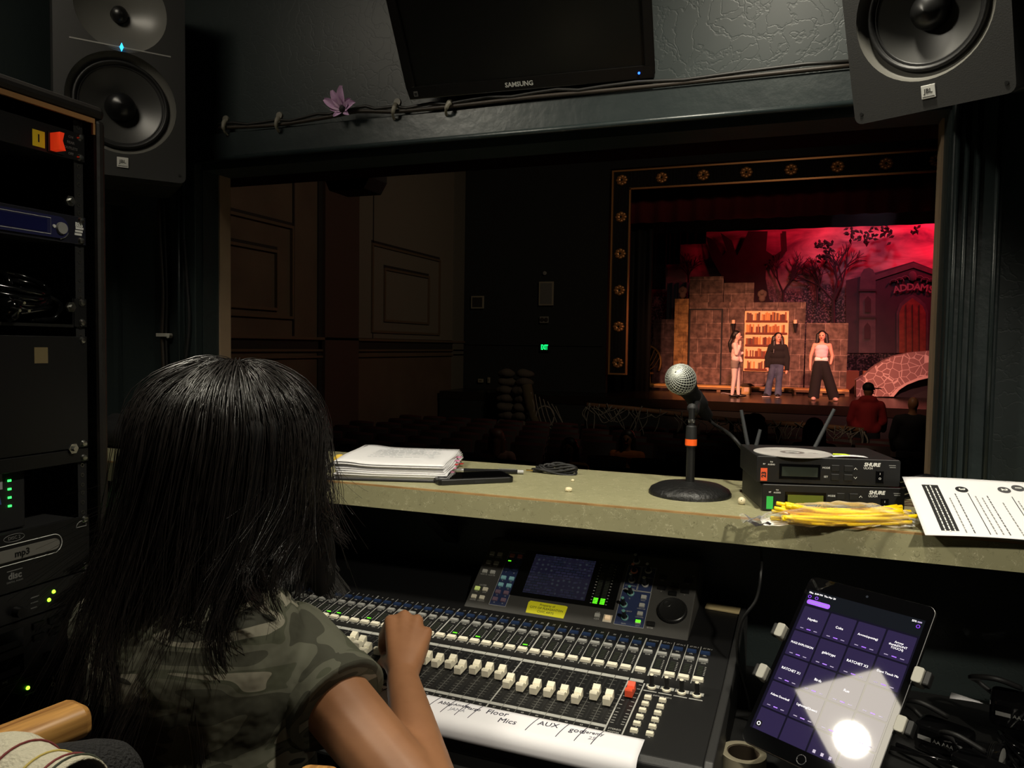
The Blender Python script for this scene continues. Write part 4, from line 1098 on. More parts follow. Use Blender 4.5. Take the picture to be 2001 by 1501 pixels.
MB().lathe([(R_*.80, .013), (R_*.86, .016), (R_*.86, .022), (R_*.78, .026)], 32).build('grille_ring', mat('ring_grey', (70, 70, 68), .35, .7), mi, smooth=50)
MB().lathe([(R_*.80, .024), (.0195, .036), (.0175, .055), (.0135, .13), (.0120, .165), (0, .165)], 28).build('handle', mat('mic_body', (22, 22, 22), .5), mi, smooth=40)
cl = MB().lathe([(.0165, .075), (.0185, .078), (.0178, .115), (.0158, .118)], 24, arc=2*PI*.8).build('stand_clip', RUBBER, mi, RZ(200), smooth=40)
# joint between clip and post
j0 = mM @ Vector((0, 0, .098)); top = mc_p+Vector((0, 0, .150))
inv = T(-mc_p)
MB().tube([inv @ top, inv @ ((top+j0)/2+Vector((0, 0, -.012))), inv @ j0], .0085, 10).build('swivel', RUBBER, ms, smooth=True)
e0 = mM @ Vector((0, 0, .165))
tag(MB().tube(catmull([e0, e0+mdir*.04, (-.11, 1.45, 1.22), (-.07, 1.47, 1.165), (-.04, 1.44, CT+.006), (.02, 1.455, CT+.005)], 7), .0035, 6).build('microphone_cable', RUBBER, smooth=True), 'black microphone cable dropping behind the receivers', 'cable')

# two wireless receivers
def receiver(z, yawd, dx, dy, label, tapecol, tapetxt, lcd):
    p0 = Vector((-.052+dx, 1.262+dy, z))
    M = T(p0) @ RZ(yawd)
    t = thing('wireless_receiver', label, 'receiver', M, 'wireless receivers stacked on the counter')
    Wd, Hh, Dd = .213, .0425, .150
    MB().bb((0, .006, .002), (Wd, Dd, Hh)).build('case', mat('receiver_case', (19, 19, 19), .5, bump=(300, .08)), t, bev=.0012)
    fp_ = MB().prism(rrect(-.001, .0015, Wd+.001, Hh+.0005, .003, 3), 0, .008).build('front_panel', mat('receiver_front', (16, 16, 17), .42), t, T(0, .006, 0) @ RX(90), bev=.001)
    MB().bb((.034, .008, .008), (.096, .032, .0086)).build('display_bezel', GLOSS, fp_)
    MB().bb((.038, .0125, .0086), (.092, .0275, .0090)).build('display', mat('lcd_'+str(lcd), lcd, .25), fp_)
    tp = MB().bb((.006, .004, .008), (.016, .024, .0086)).build('tape', tapecol, fp_)
    if tapetxt: text(tapetxt, .0095, MATTE, tp, T(.011, .014, .0088) @ RZ(90), bold=.0003)
    for s_, x, y in (('RF', .011, .0305), ('TX', .022, .034), ('AUDIO', .022, .0300)):
        text(s_, .0034, WHITE, fp_, T(x, y, .0082))
    for s_, y in (('MODE', .0275), ('SET', .0135)):
        text(s_, .0040, WHITE, fp_, T(.1045, y, .0082)); MB().bb((.112, y-.005, .008), (.124, y+.005, .0095)).build('button', BLACK, fp_, bev=.0006)
    for y, ss in ((.0275, 1), (.0135, -1)):
        MB().bb((.131, y-.005, .008), (.144, y+.005, .0095)).build('button', BLACK, fp_, bev=.0006)
        MB().tube([(.146, y-.0012*ss, .0082), (.1482, y+.0014*ss, .0082), (.1504, y-.0012*ss, .0082)], .0004, 4).build('arrow_mark', WHITE, fp_)
    text('SHURE', .0078, WHITE, fp_, T(.172, .0345, .0082), shear=.2, bold=.0003); text('ULXS4', .0048, WHITE, fp_, T(.1665, .0290, .0082))
    sw = MB().bb((.178, .006, .008), (.190, .026, .0092)).build('power_switch', GLOSS, fp_, bev=.0008)
    text('I', .0045, WHITE, sw, T(.184, .021, .0094)); text('O', .0048, WHITE, sw, T(.184, .0135, .0094))
    MB().bb((.197, .0338, .008), (.207, .0350, .0082)).bb((.198, .0308, .008), (.207, .0320, .0082)).build('small_print', GREYP, fp_)
    ant = MB().cyl((0, 0, 0), (0, 0, .085), .0036, .0030, n=10).mesh('antenna', 40)
    if z > CT+.03:
        for x, ry, ss in ((.012, -12, .75), (.026, 12, .35), (.125, 24, .88)):
            obj('antenna', ant, mat('antenna_grey', (52, 54, 56), .5), t, T(x, Dd-.004, Hh-.002) @ RY(ry) @ Matrix.Diagonal((1, 1, ss, 1)))
    for x in (.012, .2):
        for y in (.02, .13):
            MB().cyl((x, y, 0), (x, y, .002), .006, n=10).build('foot', RUBBER, t)
    return t, M
ORT = mat('orange_label', (232, 92, 50), .5)
GRT = mat('green_label', (50, 190, 80), .5)
r1, M1 = receiver(CT, 15.5, .004, -.004, 'lower black wireless receiver with a green tape and lit display', GRT, '', (96, 104, 40))
r2, M2 = receiver(CT+.0435, 13.5, -.006, -.002, 'upper black wireless receiver with orange 23 tape below the disc', ORT, '23', (46, 52, 46))
# disc on top of the upper receiver
cdM = M2 @ T(.064, .046, .0430)
cd = thing('compact_disc', 'silver compact disc lying on the upper wireless receiver', 'disc', cdM)
CDM = mat('disc_silver', (200, 198, 194), .35, 0, var=(14, (168, 164, 162)))
MB().lathe([(.0075, 0), (.060, 0), (.060, .0012), (.0075, .0012), (.0075, 0)], 64).build('disc_body', CDM, cd)
MB().lathe([(.0115, .00125), (.019, .00125)], 40).build('hub_band', mat('disc_hub', (120, 116, 114), .35), cd)
for x, y, w in ((.030, -.004, .012), (.034, -.010, .008), (-.02, .026, .018)):
    MB().bb((x-w/2, y-.0012, .0013), (x+w/2, y+.0012, .0014)).build('disc_print', mat('disc_print', (140, 134, 134), .5), cd)
nt1 = MB().grid(lambda u, v: (.0+.052*u, .02*v, .0004+.0015*math.sin(u*3)), 6, 2)
tag(nt1.build('paper_slip', PAPER, None, M2 @ T(.118, .010, .0432), smooth=True, solid=.0004), 'thin white paper slip at the edge of the disc', 'paper')
tag(MB().prism([(0, 0), (.026, 0), (.021, .010), (.004, .011)], 0, .0006).build('sticky_note', mat('lime_note', (214, 238, 60), .5), None, M2 @ T(.120, .022, .0455)), 'lime yellow sticky note beside the disc', 'sticky note')
# cables behind the receivers
for i in range(4):
    tag(MB().tube(catmull([(.165, 1.40+.012*i, CT+.012+.008*i), (.21, 1.39+.010*i, CT+.03+.006*i), (.25, 1.36+.012*i, CT+.014+.004*i), (.33, 1.37+.012*i, CT+.007+.003*i)], 6), .0042, 6).build('cable', GLOSS, smooth=True), 'black cable bundled behind the receivers by the printed sheet', 'cable', 'cables behind the receivers')
# bag of yellow glow sticks
bgA, bgB = atZ(1490, 1030, CT), atZ(1800, 1034, CT)
dx = (bgB-bgA); dx.z = 0
bM = frame((bgA.x, bgA.y+.012, CT), dx, (0, 0, 1))
LB = dx.length
bag = thing('plastic_bag', 'clear plastic bag full of yellow sticks on the counter edge', 'bag', bM)
FILM = bpy.data.materials.new('clear_film'); FILM.use_nodes = True
nt, bs, N, L = nodes_of(FILM)
bs.inputs['Base Color'].default_value = (.9, .9, .9, 1); bs.inputs['Roughness'].default_value = .08
tr = N('ShaderNodeBsdfTransparent'); ms_ = N('ShaderNodeMixShader'); fz = N('ShaderNodeFresnel'); fz.inputs['IOR'].default_value = 1.5
ad = N('ShaderNodeMath'); ad.operation = 'ADD'; ad.inputs[1].default_value = .015
L(fz.outputs[0], ad.inputs[0]); L(ad.outputs[0], ms_.inputs['Fac']); L(tr.outputs[0], ms_.inputs[1]); L(bs.outputs[0], ms_.inputs[2])
L(ms_.outputs[0], nt.nodes['Material Output'].inputs['Surface'])
def bagf(u, v):
    a = 2*PI*v
    w = .026*(math.sin(PI*min(1, max(0, u*.98+.01)))**.25)
    hgt = .0165*(math.sin(PI*min(1, max(.0, u*.97+.015)))**.35)
    nz = noise.noise(Vector((u*9, math.cos(a)*2.2, math.sin(a)*2.2)))*.0045
    return (u*LB, (w+nz)*math.cos(a), max(.0004, hgt+.001+(hgt+nz)*math.sin(a)))
film = MB().grid(bagf, 46, 22).build('film', FILM, bag)
for u0 in (-.028, LB-.004):
    MB().grid(lambda u, v: (u0+.032*u, -.024+.048*v, .006+.004*math.sin(v*8+u*3)+.003*math.sin(u*9)), 6, 8).build('bag_end', FILM, bag)
YST = mat('yellow_stick', (248, 210, 20), .35)
random.seed(5)
for i in range(26):
    y0, y1 = random.uniform(-.018, .018), random.uniform(-.016, .016)
    x0 = .014+random.uniform(0, .03); x1 = LB-.012-random.uniform(0, .022)
    z = .005+.0040*(i % 5)+random.uniform(0, .002)
    MB().tube(catmull([(x0, y0, z+random.uniform(0, .009)), (x0+.3*(x1-x0), (2*y0+y1)/3+random.uniform(-.004, .004), z), (x0+.65*(x1-x0), (y0+2*y1)/3, z-.001), (x1, y1, z+random.uniform(0, .006))], 4), .0031, 7).build('yellow_stick', YST, bag, smooth=True)
# printed sheet hanging over the counter edge
cA, cB, cC = atZ(1783, 938, CT+.055), atZ(1808, 1046, CT+.004), atZ(2060, 1062, CT+.006)
sh = thing('printed_sheet', 'white printed instruction sheet with numbered steps beside the bag', 'paper', T(0, 0, 0))
exd = (cC-cB); eyd = (cA-cB)
shM = frame(cB, exd, exd.cross(eyd))
sh.matrix_basis = shM
LY = eyd.length
sz_ = lambda x, y: .003*math.sin(x/.279*5+y/(LY*1.02)*2)+.006*(y/(LY*1.02))**2*math.sin(x/.279*3.4)
MB().grid(lambda u, v: (u*.279, v*LY*1.02, sz_(u*.279, v*LY*1.02)), 40, 24).build('sheet', PAPER, sh, smooth=True, solid=.0004)
INKB = mat('print_black', (28, 28, 30), .6)
def onp(x, y, d=.0005): return Vector((x, y, sz_(x, y)+d))
def strip_on(x0, x1, y0, y1, name, m, d=.0005):
    n = max(2, int((y1-y0)/.006))
    return MB().grid(lambda u, v: onp(x0+(x1-x0)*u, y0+(y1-y0)*v, d), 2, n).build(name, m, sh, solid=.0002)
def slope_at(x, y):
    return RX(math.degrees(math.atan2(sz_(x, y+.002)-sz_(x, y-.002), .004))) @ RY(-math.degrees(math.atan2(sz_(x+.002, y)-sz_(x-.002, y), .004)))
bk = strip_on(.022, .044, .012, LY*.86, 'black_box', INKB)
for i, (x, r) in enumerate(((.074, .0085), (.132, .0085), (.152, .0085))):
    y = LY*(.80+.05*i)
    d_ = MB().lathe([(0, .0002), (r, .0002), (r, -.0002)], 24).build('number_disc', mat('disc_grey', (70, 70, 72), .6) if i else INKB, sh, T(onp(x, y, .0008)) @ slope_at(x, y))
    text(('3', '2', '1')[i], .011, WHITE, d_, T(0, 0, .0004) @ RZ(-90), bold=.0005)
for x, ln in ((.062, .72), (.052, .62), (.088, .70), (.096, .66), (.104, .70), (.120, .62), (.142, .66), (.164, .6)):
    b = MB(); y = LY*.05; random.seed(int(x*1000))
    while y < LY*ln:
        w = random.uniform(.003, .009)
        q = [onp(x+a_, y+c_2) for a_, c_2 in ((-.0008, 0), (.0008, 0), (.0008, w), (-.0008, w))]
        b.add(q, [(0, 1, 2, 3)]); y += w+.0018
    tag(b.build('print_line', GREYP if x not in (.062, .104) else mat('print_grey', (80, 80, 82), .6), sh), kind='stuff')
for x in (.080, .137, .158):
    strip_on(x-.0005, x+.0005, LY*.04, LY*.74, 'rule', INKB)
for s_, x, y in (('Pleasanton', .187, LY*.70), ('School District', .172, LY*.66)):
    text(s_, .0125, INKB, sh, T(onp(x, y, .0012)) @ slope_at(x, y) @ RZ(-90), name='print')
for i in range(3):
    x, y = .027+.006*i, LY*.43
    b = MB(); y = LY*.06
    while y < LY*.8:
        w = random.uniform(.003, .009)
        b.add([onp(x+a_, y+c_2, .001) for a_, c_2 in ((-.0008, 0), (.0008, 0), (.0008, w), (-.0008, w))], [(0, 1, 2, 3)]); y += w+.0018
    tag(b.build('print_line', WHITE, bk), kind='stuff')

# ================================================================== DESK CLUTTER RIGHT OF THE TABLET
tp = atZ(1452, 1486, DZ+.012)
tr_ = thing('tape_roll', 'roll of pale masking tape below the tablet', 'tape roll', T(tp.x, tp.y, DZ))
MB().lathe([(.022, 0), (.031, 0), (.031, .024), (.022, .024), (.022, 0)], 32).build('tape', mat('masking_tape', (150, 142, 120), .6), tr_, smooth=40)
MB().lathe([(.0205, .001), (.0215, .001), (.0215, .023), (.0205, .023), (.0205, .001)], 32).build('core', mat('card_core', (90, 76, 60), .8), tr_, smooth=40)
LEDC = mat('clear_lens', (150, 150, 146), .08, spec=.8)
def headlamp(label, p, rz, rx_, s_):
    t = thing('battery_torch', label, 'torch', T(p) @ RZ(rz) @ RX(rx_) @ Matrix.Scale(s_, 4), 'battery torches piled on the desk')
    MB().prism(rrect(-.036, -.024, .036, .024, .012, 6), 0, .040).build('battery_case', mat('torch_gloss', (10, 10, 11), .1), t, bev=.005)
    text('AA AAA', .0075, GREYP, t, T(.006, -.0243, .022) @ RX(90), name='print')
    MB().bb((-.028, -.0245, .019), (-.010, -.0242, .025)).build('brand_block', GREYP, t)
    MB().lathe([(0, 0), (.014, 0), (.018, .022), (.0205, .030), (.0205, .034), (.017, .034), (.015, .030), (0, .028)], 24, T(.040, 0, .020) @ RY(90)).build('lamp_head', mat('torch_gloss', (10, 10, 11), .1), t, smooth=40)
    MB().lathe([(0, .001), (.016, 0)], 20, T(.0735, 0, .020) @ RY(90)).build('lens', LEDC, t)
    for k in range(3):
        MB().lathe([(.0195, .002*k), (.0212, .002*k+.0005), (.0195, .002*k+.001)], 20, T(.060, 0, .020) @ RY(90)).build('grip_ring', STEEL if k == 1 else BLACK, t)
    MB().tube(catmull([(-.03, .026, .02), (-.055, .03, .035), (-.06, 0, .055), (-.03, -.01, .066), (.0, .01, .05)], 6), .004, 6).build('strap', RUBBER, t, smooth=True)
headlamp('glossy black battery torch lying closest to the tablet jaw', (.215, 1.245, DZ+.001), -28, 0, 1.0)
headlamp('glossy black battery torch raised highest on the pile', (.325, 1.32, DZ+.03), -15, 8, 1.05)
headlamp('glossy black battery torch at the front of the pile', (.245, 1.165, DZ+.001), -38, 0, .9)
tag(MB().grid(lambda u, v: (.09*u, .06*v, .001+.004*math.sin(u*3+v*4)), 6, 4).build('paper_scrap', PAPER, None, T(.235, 1.335, DZ+.045) @ RZ(-14) @ RX(-10), smooth=True, solid=.0005), 'crumpled white paper scrap marked OFF behind the torches', 'paper')
text('OFF', .012, MATTE, bpy.data.objects['paper_scrap'], T(.055, .022, .0075) @ RZ(4), name='print')
tag(MB().bb((-.03, -.01, 0), (.03, .01, .004)).build('wooden_strip', mat('pale_wood', (190, 172, 128), .5), None, MXM @ ZU @ T(.108, .138, .0002) @ RZ(-4), bev=.001), 'short pale wooden strip lying on the rear corner of the console', 'wood strip')
for i in range(5):
    tag(MB().tube(catmull([(.12+.03*i, 1.22, DZ+.008+.004*i), (.2+.03*i, 1.18-.02*i, DZ+.02), (.3, 1.2+.03*i, DZ+.012), (.36, 1.27-.02*i, DZ+.006)], 6), .0035, 6).build('cable', GLOSS, smooth=True), 'glossy black lead tangled among the battery torches', 'cable', 'leads among the torches')

# ================================================================== PERSON AT THE CONSOLE (seen from behind)
SKIN = mat('skin', (150, 104, 72), .5, var=(18, (138, 94, 64)))
def camo():
    m = mat('camouflage_cloth', (90, 90, 76), .85)
    nt, b, N, L = nodes_of(m)
    tc = N('ShaderNodeTexCoord'); mp = N('ShaderNodeMapping')
    mp.inputs['Rotation'].default_value = (.3, .9, .4); mp.inputs['Scale'].default_value = (7, 7, 22)
    nz = N('ShaderNodeTexNoise'); nz.inputs['Scale'].default_value = 1.15; nz.inputs['Detail'].default_value = 1.2; nz.inputs['Distortion'].default_value = .8
    r = N('ShaderNodeValToRGB'); r.color_ramp.interpolation = 'CONSTANT'
    e = r.color_ramp.elements
    e[0].position = 0; e[0].color = lin((62, 62, 50)); e[1].position = .43; e[1].color = lin((92, 92, 78))
    for p, c in ((.52, (74, 76, 60)), (.58, (136, 132, 116)), (.68, (58, 58, 48))):
        x = e.new(p); x.color = lin(c)
    L(tc.outputs['Object'], mp.inputs['Vector']); L(mp.outputs[0], nz.inputs['Vector']); L(nz.outputs['Fac'], r.inputs['Fac']); L(r.outputs['Color'], b.inputs['Base Color'])
    n2 = N('ShaderNodeTexNoise'); n2.inputs['Scale'].default_value = 14; n2.inputs['Detail'].default_value = 3
    bp = N('ShaderNodeBump'); bp.inputs['Strength'].default_value = .5; bp.inputs['Distance'].default_value = .02
    L(tc.outputs['Object'], n2.inputs['Vector']); L(n2.outputs['Fac'], bp.inputs['Height']); L(bp.outputs[0], b.inputs['Normal'])
    return m
CAMO = camo()
Rr, Bb, Zz = Vector((.9367, .35, 0)), Vector((.35, -.9367, 0)), Vector((0, 0, 1))
gp = Vector((-.66, .70, 0))
girl = thing('person', 'person in a camouflage T-shirt with long dark hair working the console faders', 'person', T(gp))
def g(p): return Vector(p)-gp
def gb(c, rr):       # ellipsoid turned to the body axes
    M = Matrix(((Rr.x, Bb.x, 0, g(c).x), (Rr.y, Bb.y, 0, g(c).y), (0, 0, 1, g(c).z), (0, 0, 0, 1)))
    return ((0, 0, 0), rr, M)
Hc = atD(455, 850, 1.06)
neck = atD(425, 1120, 1.03); mid = atD(390, 1370, 1.0); pel = Vector((-.64, .70, .56))
shR, shL = atD(566, 1262, 1.06), atD(232, 1225, 1.0)
elR = atD(846, 1600, .86); wrR = atD(787, 1328, 1.10)
elL = shL+Vector((-.01, .10, -.25)); wrL = Vector((-.72, .86, .70))
hipR, hipL = pel+Rr*.085, pel-Rr*.085
fw = Vector((-.05, 1, 0)).normalized()
knR, knL = hipR+fw*.38+Vector((0, 0, .01)), hipL+fw*.38+Vector((0, 0, .01))
ftR, ftL = knR+Vector((0, -.05, -.47)), knL+Vector((0, -.05, -.47))
segs = [(neck-Zz*.02, .048, Hc-Zz*.06, .05), (shR, .05, elR, .040), (elR, .042, wrR, .0235), (shL, .05, elL, .040), (elL, .040, wrL, .024),
        (neck-Zz*.05, .06, shR, .05), (neck-Zz*.05, .06, shL, .05), (neck-Zz*.06, .07, mid, .08), (mid, .08, pel, .09),
        (hipR, .085, knR, .06), (hipL, .085, knL, .06), (knR, .055, ftR, .038), (knL, .055, ftL, .038), (ftR, .036, ftR+fw*.16-Zz*.02, .03), (ftL, .036, ftL+fw*.16-Zz*.02, .03)]
segs = [(g(a), r0, g(b_), r1) for (a, r0, b_, r1) in segs]
ells = [gb(Hc, (.076, .092, .085)), gb(Hc-Zz*.05-Bb*.02, (.062, .075, .075)), gb(Hc-Bb*.098-Zz*.03, (.012, .016, .014)), gb(Hc+Rr*.078-Zz*.015, (.012, .02, .03)), gb(Hc-Rr*.078-Zz*.015, (.012, .02, .03))]
# right hand: palm, four bent fingers, thumb
K = [atD(764, 1214, 1.205), atD(790, 1205, 1.21), atD(815, 1213, 1.20), atD(834, 1236, 1.18)]
PIP = [atD(750, 1243, 1.25), atD(778, 1240, 1.262), atD(806, 1246, 1.25), atD(830, 1262, 1.225)]
DIP = [atD(747, 1266, 1.245), atD(770, 1266, 1.255), atD(800, 1270, 1.24), atD(826, 1282, 1.21)]
TIP = [atD(752, 1281, 1.232), atD(768, 1284, 1.235), atD(796, 1288, 1.222), atD(822, 1296, 1.195)]
rf = [.0098, .0098, .0092, .0082]
for i in range(4):
    segs += [(g(wrR), .021, g(K[i]), rf[i]*1.18), (g(K[i]), rf[i]*1.08, g(PIP[i]), rf[i]*.95), (g(PIP[i]), rf[i]*.95, g(DIP[i]), rf[i]*.85), (g(DIP[i]), rf[i]*.85, g(TIP[i]), rf[i]*.72)]
th0, th1, th2 = atD(768, 1300, 1.135), atD(756, 1290, 1.185), atD(745, 1297, 1.222)
segs += [(g(wrR), .019, g(th0), .0135), (g(th0), .0135, g(th1), .0115), (g(th1), .011, g(th2), .0082)]
# left hand resting on the thigh: palm, four bent fingers of different lengths, thumb on the side
hd_ = Vector((.25, .95, -.18)).normalized(); sd_ = Vector((.95, -.25, 0)).normalized()
for i, (off, ln, r_) in enumerate(((.026, .070, .0095), (.009, .077, .0098), (-.009, .072, .0092), (-.025, .058, .0082))):
    k0 = wrL+hd_*.082+sd_*off; k1 = k0+hd_*ln*.45+Zz*.004; k2 = k1+hd_*ln*.30-Zz*.010; k3 = k2+hd_*ln*.22-Zz*.012
    segs += [(g(wrL), .021, g(k0), r_*1.2), (g(k0), r_*1.08, g(k1), r_*.95), (g(k1), r_*.95, g(k2), r_*.85), (g(k2), r_*.85, g(k3), r_*.72)]
q0 = wrL+hd_*.030+sd_*.030; q1 = q0+hd_*.030+sd_*.016; q2 = q1+hd_*.026-Zz*.006
segs += [(g(wrL), .019, g(q0), .0135), (g(q0), .0135, g(q1), .0112), (g(q1), .011, g(q2), .0082)]
body = flesh('body', segs, ells, .0042, SKIN, girl, smooth_it=5)
NAIL = mat('finger_nail', (206, 160, 140), .35)
for p, q in ((th2, th1), (TIP[0], DIP[0])):
    d = (p-q).normalized()
    MB().ell((0, 0, 0), (.0052, .0072, .0016), 12, 8).build('nail', NAIL, girl, frame(g(p)+(CAM-p).normalized()*.0062+d*.001, d.cross((CAM-p).normalized()), (CAM-p)), smooth=True)
for sx in (-1, 1):
    MB().ell((0, 0, 0), (.013, .006, .008), 12, 8).build('eye', mat('eye_white', (220, 215, 205), .3), girl, T(g(Hc-Bb*.086+Rr*sx*.03-Zz*.012)), smooth=True)
MB().ell((0, 0, 0), (.022, .008, .008), 12, 8).build('lips', mat('lips', (150, 80, 72), .4), girl, T(g(Hc-Bb*.09-Zz*.07)), smooth=True)
# T-shirt
hem = shR.lerp(elR, .40)
hemL = shL+(elL-shL)*.55
sh_segs = [(g(shR-Rr*.035-Zz*.005), .066, g(shR), .062), (g(shR), .062, g(hem), .066, 1), (g(shL), .060, g(hemL), .062, 1),
           (g(neck-Zz*.075-Rr*.02), .075, g(shR-Rr*.05-Zz*.015), .066), (g(neck-Zz*.075), .075, g(shL+Rr*.02), .062), (g(neck-Zz*.055), .068, g(neck-Zz*.10), .09)]
sh_el = [gb(neck-Zz*.13+Rr*.0, (.150, .105, .11)), gb(mid+Zz*.03, (.148, .118, .17)), gb(mid-Zz*.10, (.154, .125, .18)), gb(mid.lerp(pel, .6), (.160, .13, .16)), gb(pel+Zz*.02, (.165, .14, .12))]
flesh('t_shirt', sh_segs, sh_el, .0055, CAMO, girl, smooth_it=6)
hd = (hem-shR).normalized()
Mh = frame(g(hem-hd*.012), hd.orthogonal(), hd)
MB().lathe([(.0635, -.014), (.0668, -.013), (.0682, .010), (.0655, .0125), (.058, .012)], 40).build('sleeve_hem', CAMO, girl, Mh, smooth=50)
MB().tube([g(shR-Rr*.052)+Vector((0, 0, 0))+(Rr*0+Bb*math.cos(a)+Zz*math.sin(a))*.0685 for a in [rad(-60+150*i/14) for i in range(15)]], .0014, 5).build('shoulder_seam', mat('seam_thread', (46, 46, 38), .9), girl, smooth=True)
# jeans and shoes
JEAN = mat('dark_denim', (34, 38, 48), .85)
flesh('trousers', [(g(hipR), .095, g(knR), .07), (g(hipL), .095, g(knL), .07), (g(knR), .066, g(ftR+Zz*.05), .055, 1), (g(knL), .066, g(ftL+Zz*.05), .055, 1)], [gb(pel-Zz*.02, (.15, .13, .10))], .01, JEAN, girl)
for f_ in (ftR, ftL):
    MB().ell((0, 0, 0), (.045, .13, .05), 16, 10).build('shoe', mat('shoe_black', (18, 18, 18), .5), girl, T(g(f_+fw*.07-Zz*.012)), smooth=True)

# hair: an inner mass added dark to block light, plus several thousand strands gathered in locks
HAIR = mat('dark_hair', (30, 26, 24), .33, spec=.7)
HAIRB = mat('hair_base', (7, 6, 6), .7, spec=.2)
def interp(tab, x):
    xs = [t[0] for t in tab]
    if x <= xs[0]: return np.array(tab[0][1], float)
    for (x0, a), (x1, b_) in zip(tab, tab[1:]):
        if x <= x1:
            f = (x-x0)/(x1-x0); return np.array(a)*(1-f)+np.array(b_)*f
    return np.array(tab[-1][1], float)
# tables over azimuth (0 faces the camera, + to the picture's right): mid point and end point (right, toward camera, up)
TM3 = [(-180, (-.02, -.11, -.10)), (-120, (-.115, -.055, -.13)), (-85, (-.128, .02, -.15)), (-55, (-.118, .085, -.18)), (-25, (-.075, .140, -.21)), (5, (-.025, .150, -.21)), (35, (.045, .130, -.15)), (65, (.090, .085, -.11)), (95, (.104, .02, -.11)), (130, (.108, -.055, -.12)), (180, (.02, -.11, -.10))]
TEND = [(-180, (-.06, -.10, -.17)), (-120, (-.175, -.06, -.24)), (-85, (-.225, .01, -.255)), (-55, (-.180, .10, -.33)), (-25, (-.115, .175, -.43)), (5, (-.075, .185, -.42)), (20, (-.035, .180, -.35)), (45, (.030, .160, -.25)), (70, (.072, .10, -.19)), (95, (.096, .03, -.18)), (130, (.155, -.05, -.245)), (180, (.06, -.10, -.17))]
ea, eb, ec = .106, .116, .097
crown = np.array([.012, .022, .094])
def guide(phi, jit=0.0):
    s, c = math.sin(rad(phi)), math.cos(rad(phi))
    pts = [crown+np.array([.006*s, .006*c, 0])]
    for th in (28, 56, 86):
        q = np.array([ea*math.sin(rad(th))*s, eb*math.sin(rad(th))*c, ec*math.cos(rad(th))])
        w = max(0, 1-th/60.)
        pts.append(q*(1-w)+(crown+np.array([.035*s, .035*c, -.006]))*w if th < 30 else q)
    m, e = interp(TM3, phi), interp(TEND, phi)
    pts.append(np.array([m[0]*.45+ea*s*.55, m[1]*.45+eb*c*.55, m[2]*.5]))
    pts.append(m); pts.append((m+e)/2); pts.append(e)
    return np.array(pts)
BAS = np.array([[Rr.x, Rr.y, 0], [Bb.x, Bb.y, 0], [0, 0, 1]])
def spline(P, n):
    P = np.vstack([2*P[0]-P[1], P, 2*P[-1]-P[-2]]); m = len(P)-3
    out = []
    for t in np.linspace(0, m-1e-6, n):
        i = int(t); f = t-i
        a, b_, c, d = P[i], P[i+1], P[i+2], P[i+3]
        out.append(.5*(2*b_+(c-a)*f+(2*a-5*b_+4*c-d)*f*f+(3*b_-a-3*c+d)*f**3))
    return np.array(out)
rng = np.random.default_rng(7)
NP = 20
V = []; FA = []; base = 0
def add_strands(C, r):
    """C: (n, NP, 3) curves in head axes -> three-sided tapered tubes"""
    global base
    n = C.shape[0]
    Wd_ = C @ BAS + np.array(Hc-gp)
    Tn = np.gradient(Wd_, axis=1); Tn /= np.linalg.norm(Tn, axis=2, keepdims=True)+1e-9
    ref = np.array([.3, .2, .93]); N1 = np.cross(Tn, ref); N1 /= np.linalg.norm(N1, axis=2, keepdims=True)+1e-9
    N2 = np.cross(Tn, N1)
    tp = np.concatenate([np.linspace(.8, 1, 4), np.linspace(1, .45, NP-4)])[None, :, None]*r
    rings = np.stack([Wd_+(N1*math.cos(a)+N2*math.sin(a))*tp for a in (0, 2.094, 4.189)], axis=2)
    V.append(rings.reshape(-1, 3))
    k = np.arange(n)[:, None, None]*NP*3+np.arange(NP-1)[None, :, None]*3
    j = np.arange(3)[None, None, :]; j2 = (j+1) % 3
    q = np.stack([k+j, k+j2, k+3+j2, k+3+j], axis=3).reshape(-1, 4)+base
    FA.append(q); base += n*NP*3
tt = np.linspace(0, 1, NP)[None, :, None]
for L_ in range(300):
    phi = rng.uniform(-180, 180) if L_ < 80 else (rng.uniform(-115, 115) if L_ < 190 else rng.uniform(-80, 18))
    GD = guide(phi); GD[-1] = GD[-3]+(GD[-1]-GD[-3])*rng.uniform(.6, 1.12); GD[-2] = (GD[-3]+GD[-1])/2
    G = spline(GD, NP)
    end_shift = rng.normal(0, [.016, .012, .028])
    G = G+(np.linspace(0, 1, NP)**2.2)[:, None]*end_shift
    ph0 = 2.2*math.sin(rad(phi)*2.3)+rng.normal(0, .5); am = rng.uniform(.014, .034)
    ss = np.linspace(0, 1, NP)
    env = np.clip((ss-.40)*1.9, 0, 1)**1.2*am
    wave = np.sin(ss*10.5+ph0)*env
    tang = np.array([math.cos(rad(phi)), -math.sin(rad(phi)), 0])
    G = G+wave[:, None]*tang+(np.cos(ss*10.5+ph0)*env*.35)[:, None]*np.array([math.sin(rad(phi)), math.cos(rad(phi)), 0])
    lift = rng.uniform(-.004, .005)
    outv = np.array([math.sin(rad(phi)), math.cos(rad(phi)), 0])
    n = 34
    sp = rng.normal(0, 1, (n, 1, 3))
    prof = (.0035+.0075*np.sin(np.clip(tt*1.0, 0, 1)*PI)**.8)*np.where(tt > .6, 1-.6*(tt-.6)/.4, 1)
    C = G[None]+sp*prof*np.array([1, 1, .8])+outv*lift*tt
    C = C+rng.normal(0, 1, (n, 1, 3))*(tt**3)*.004
    add_strands(C, .00062)
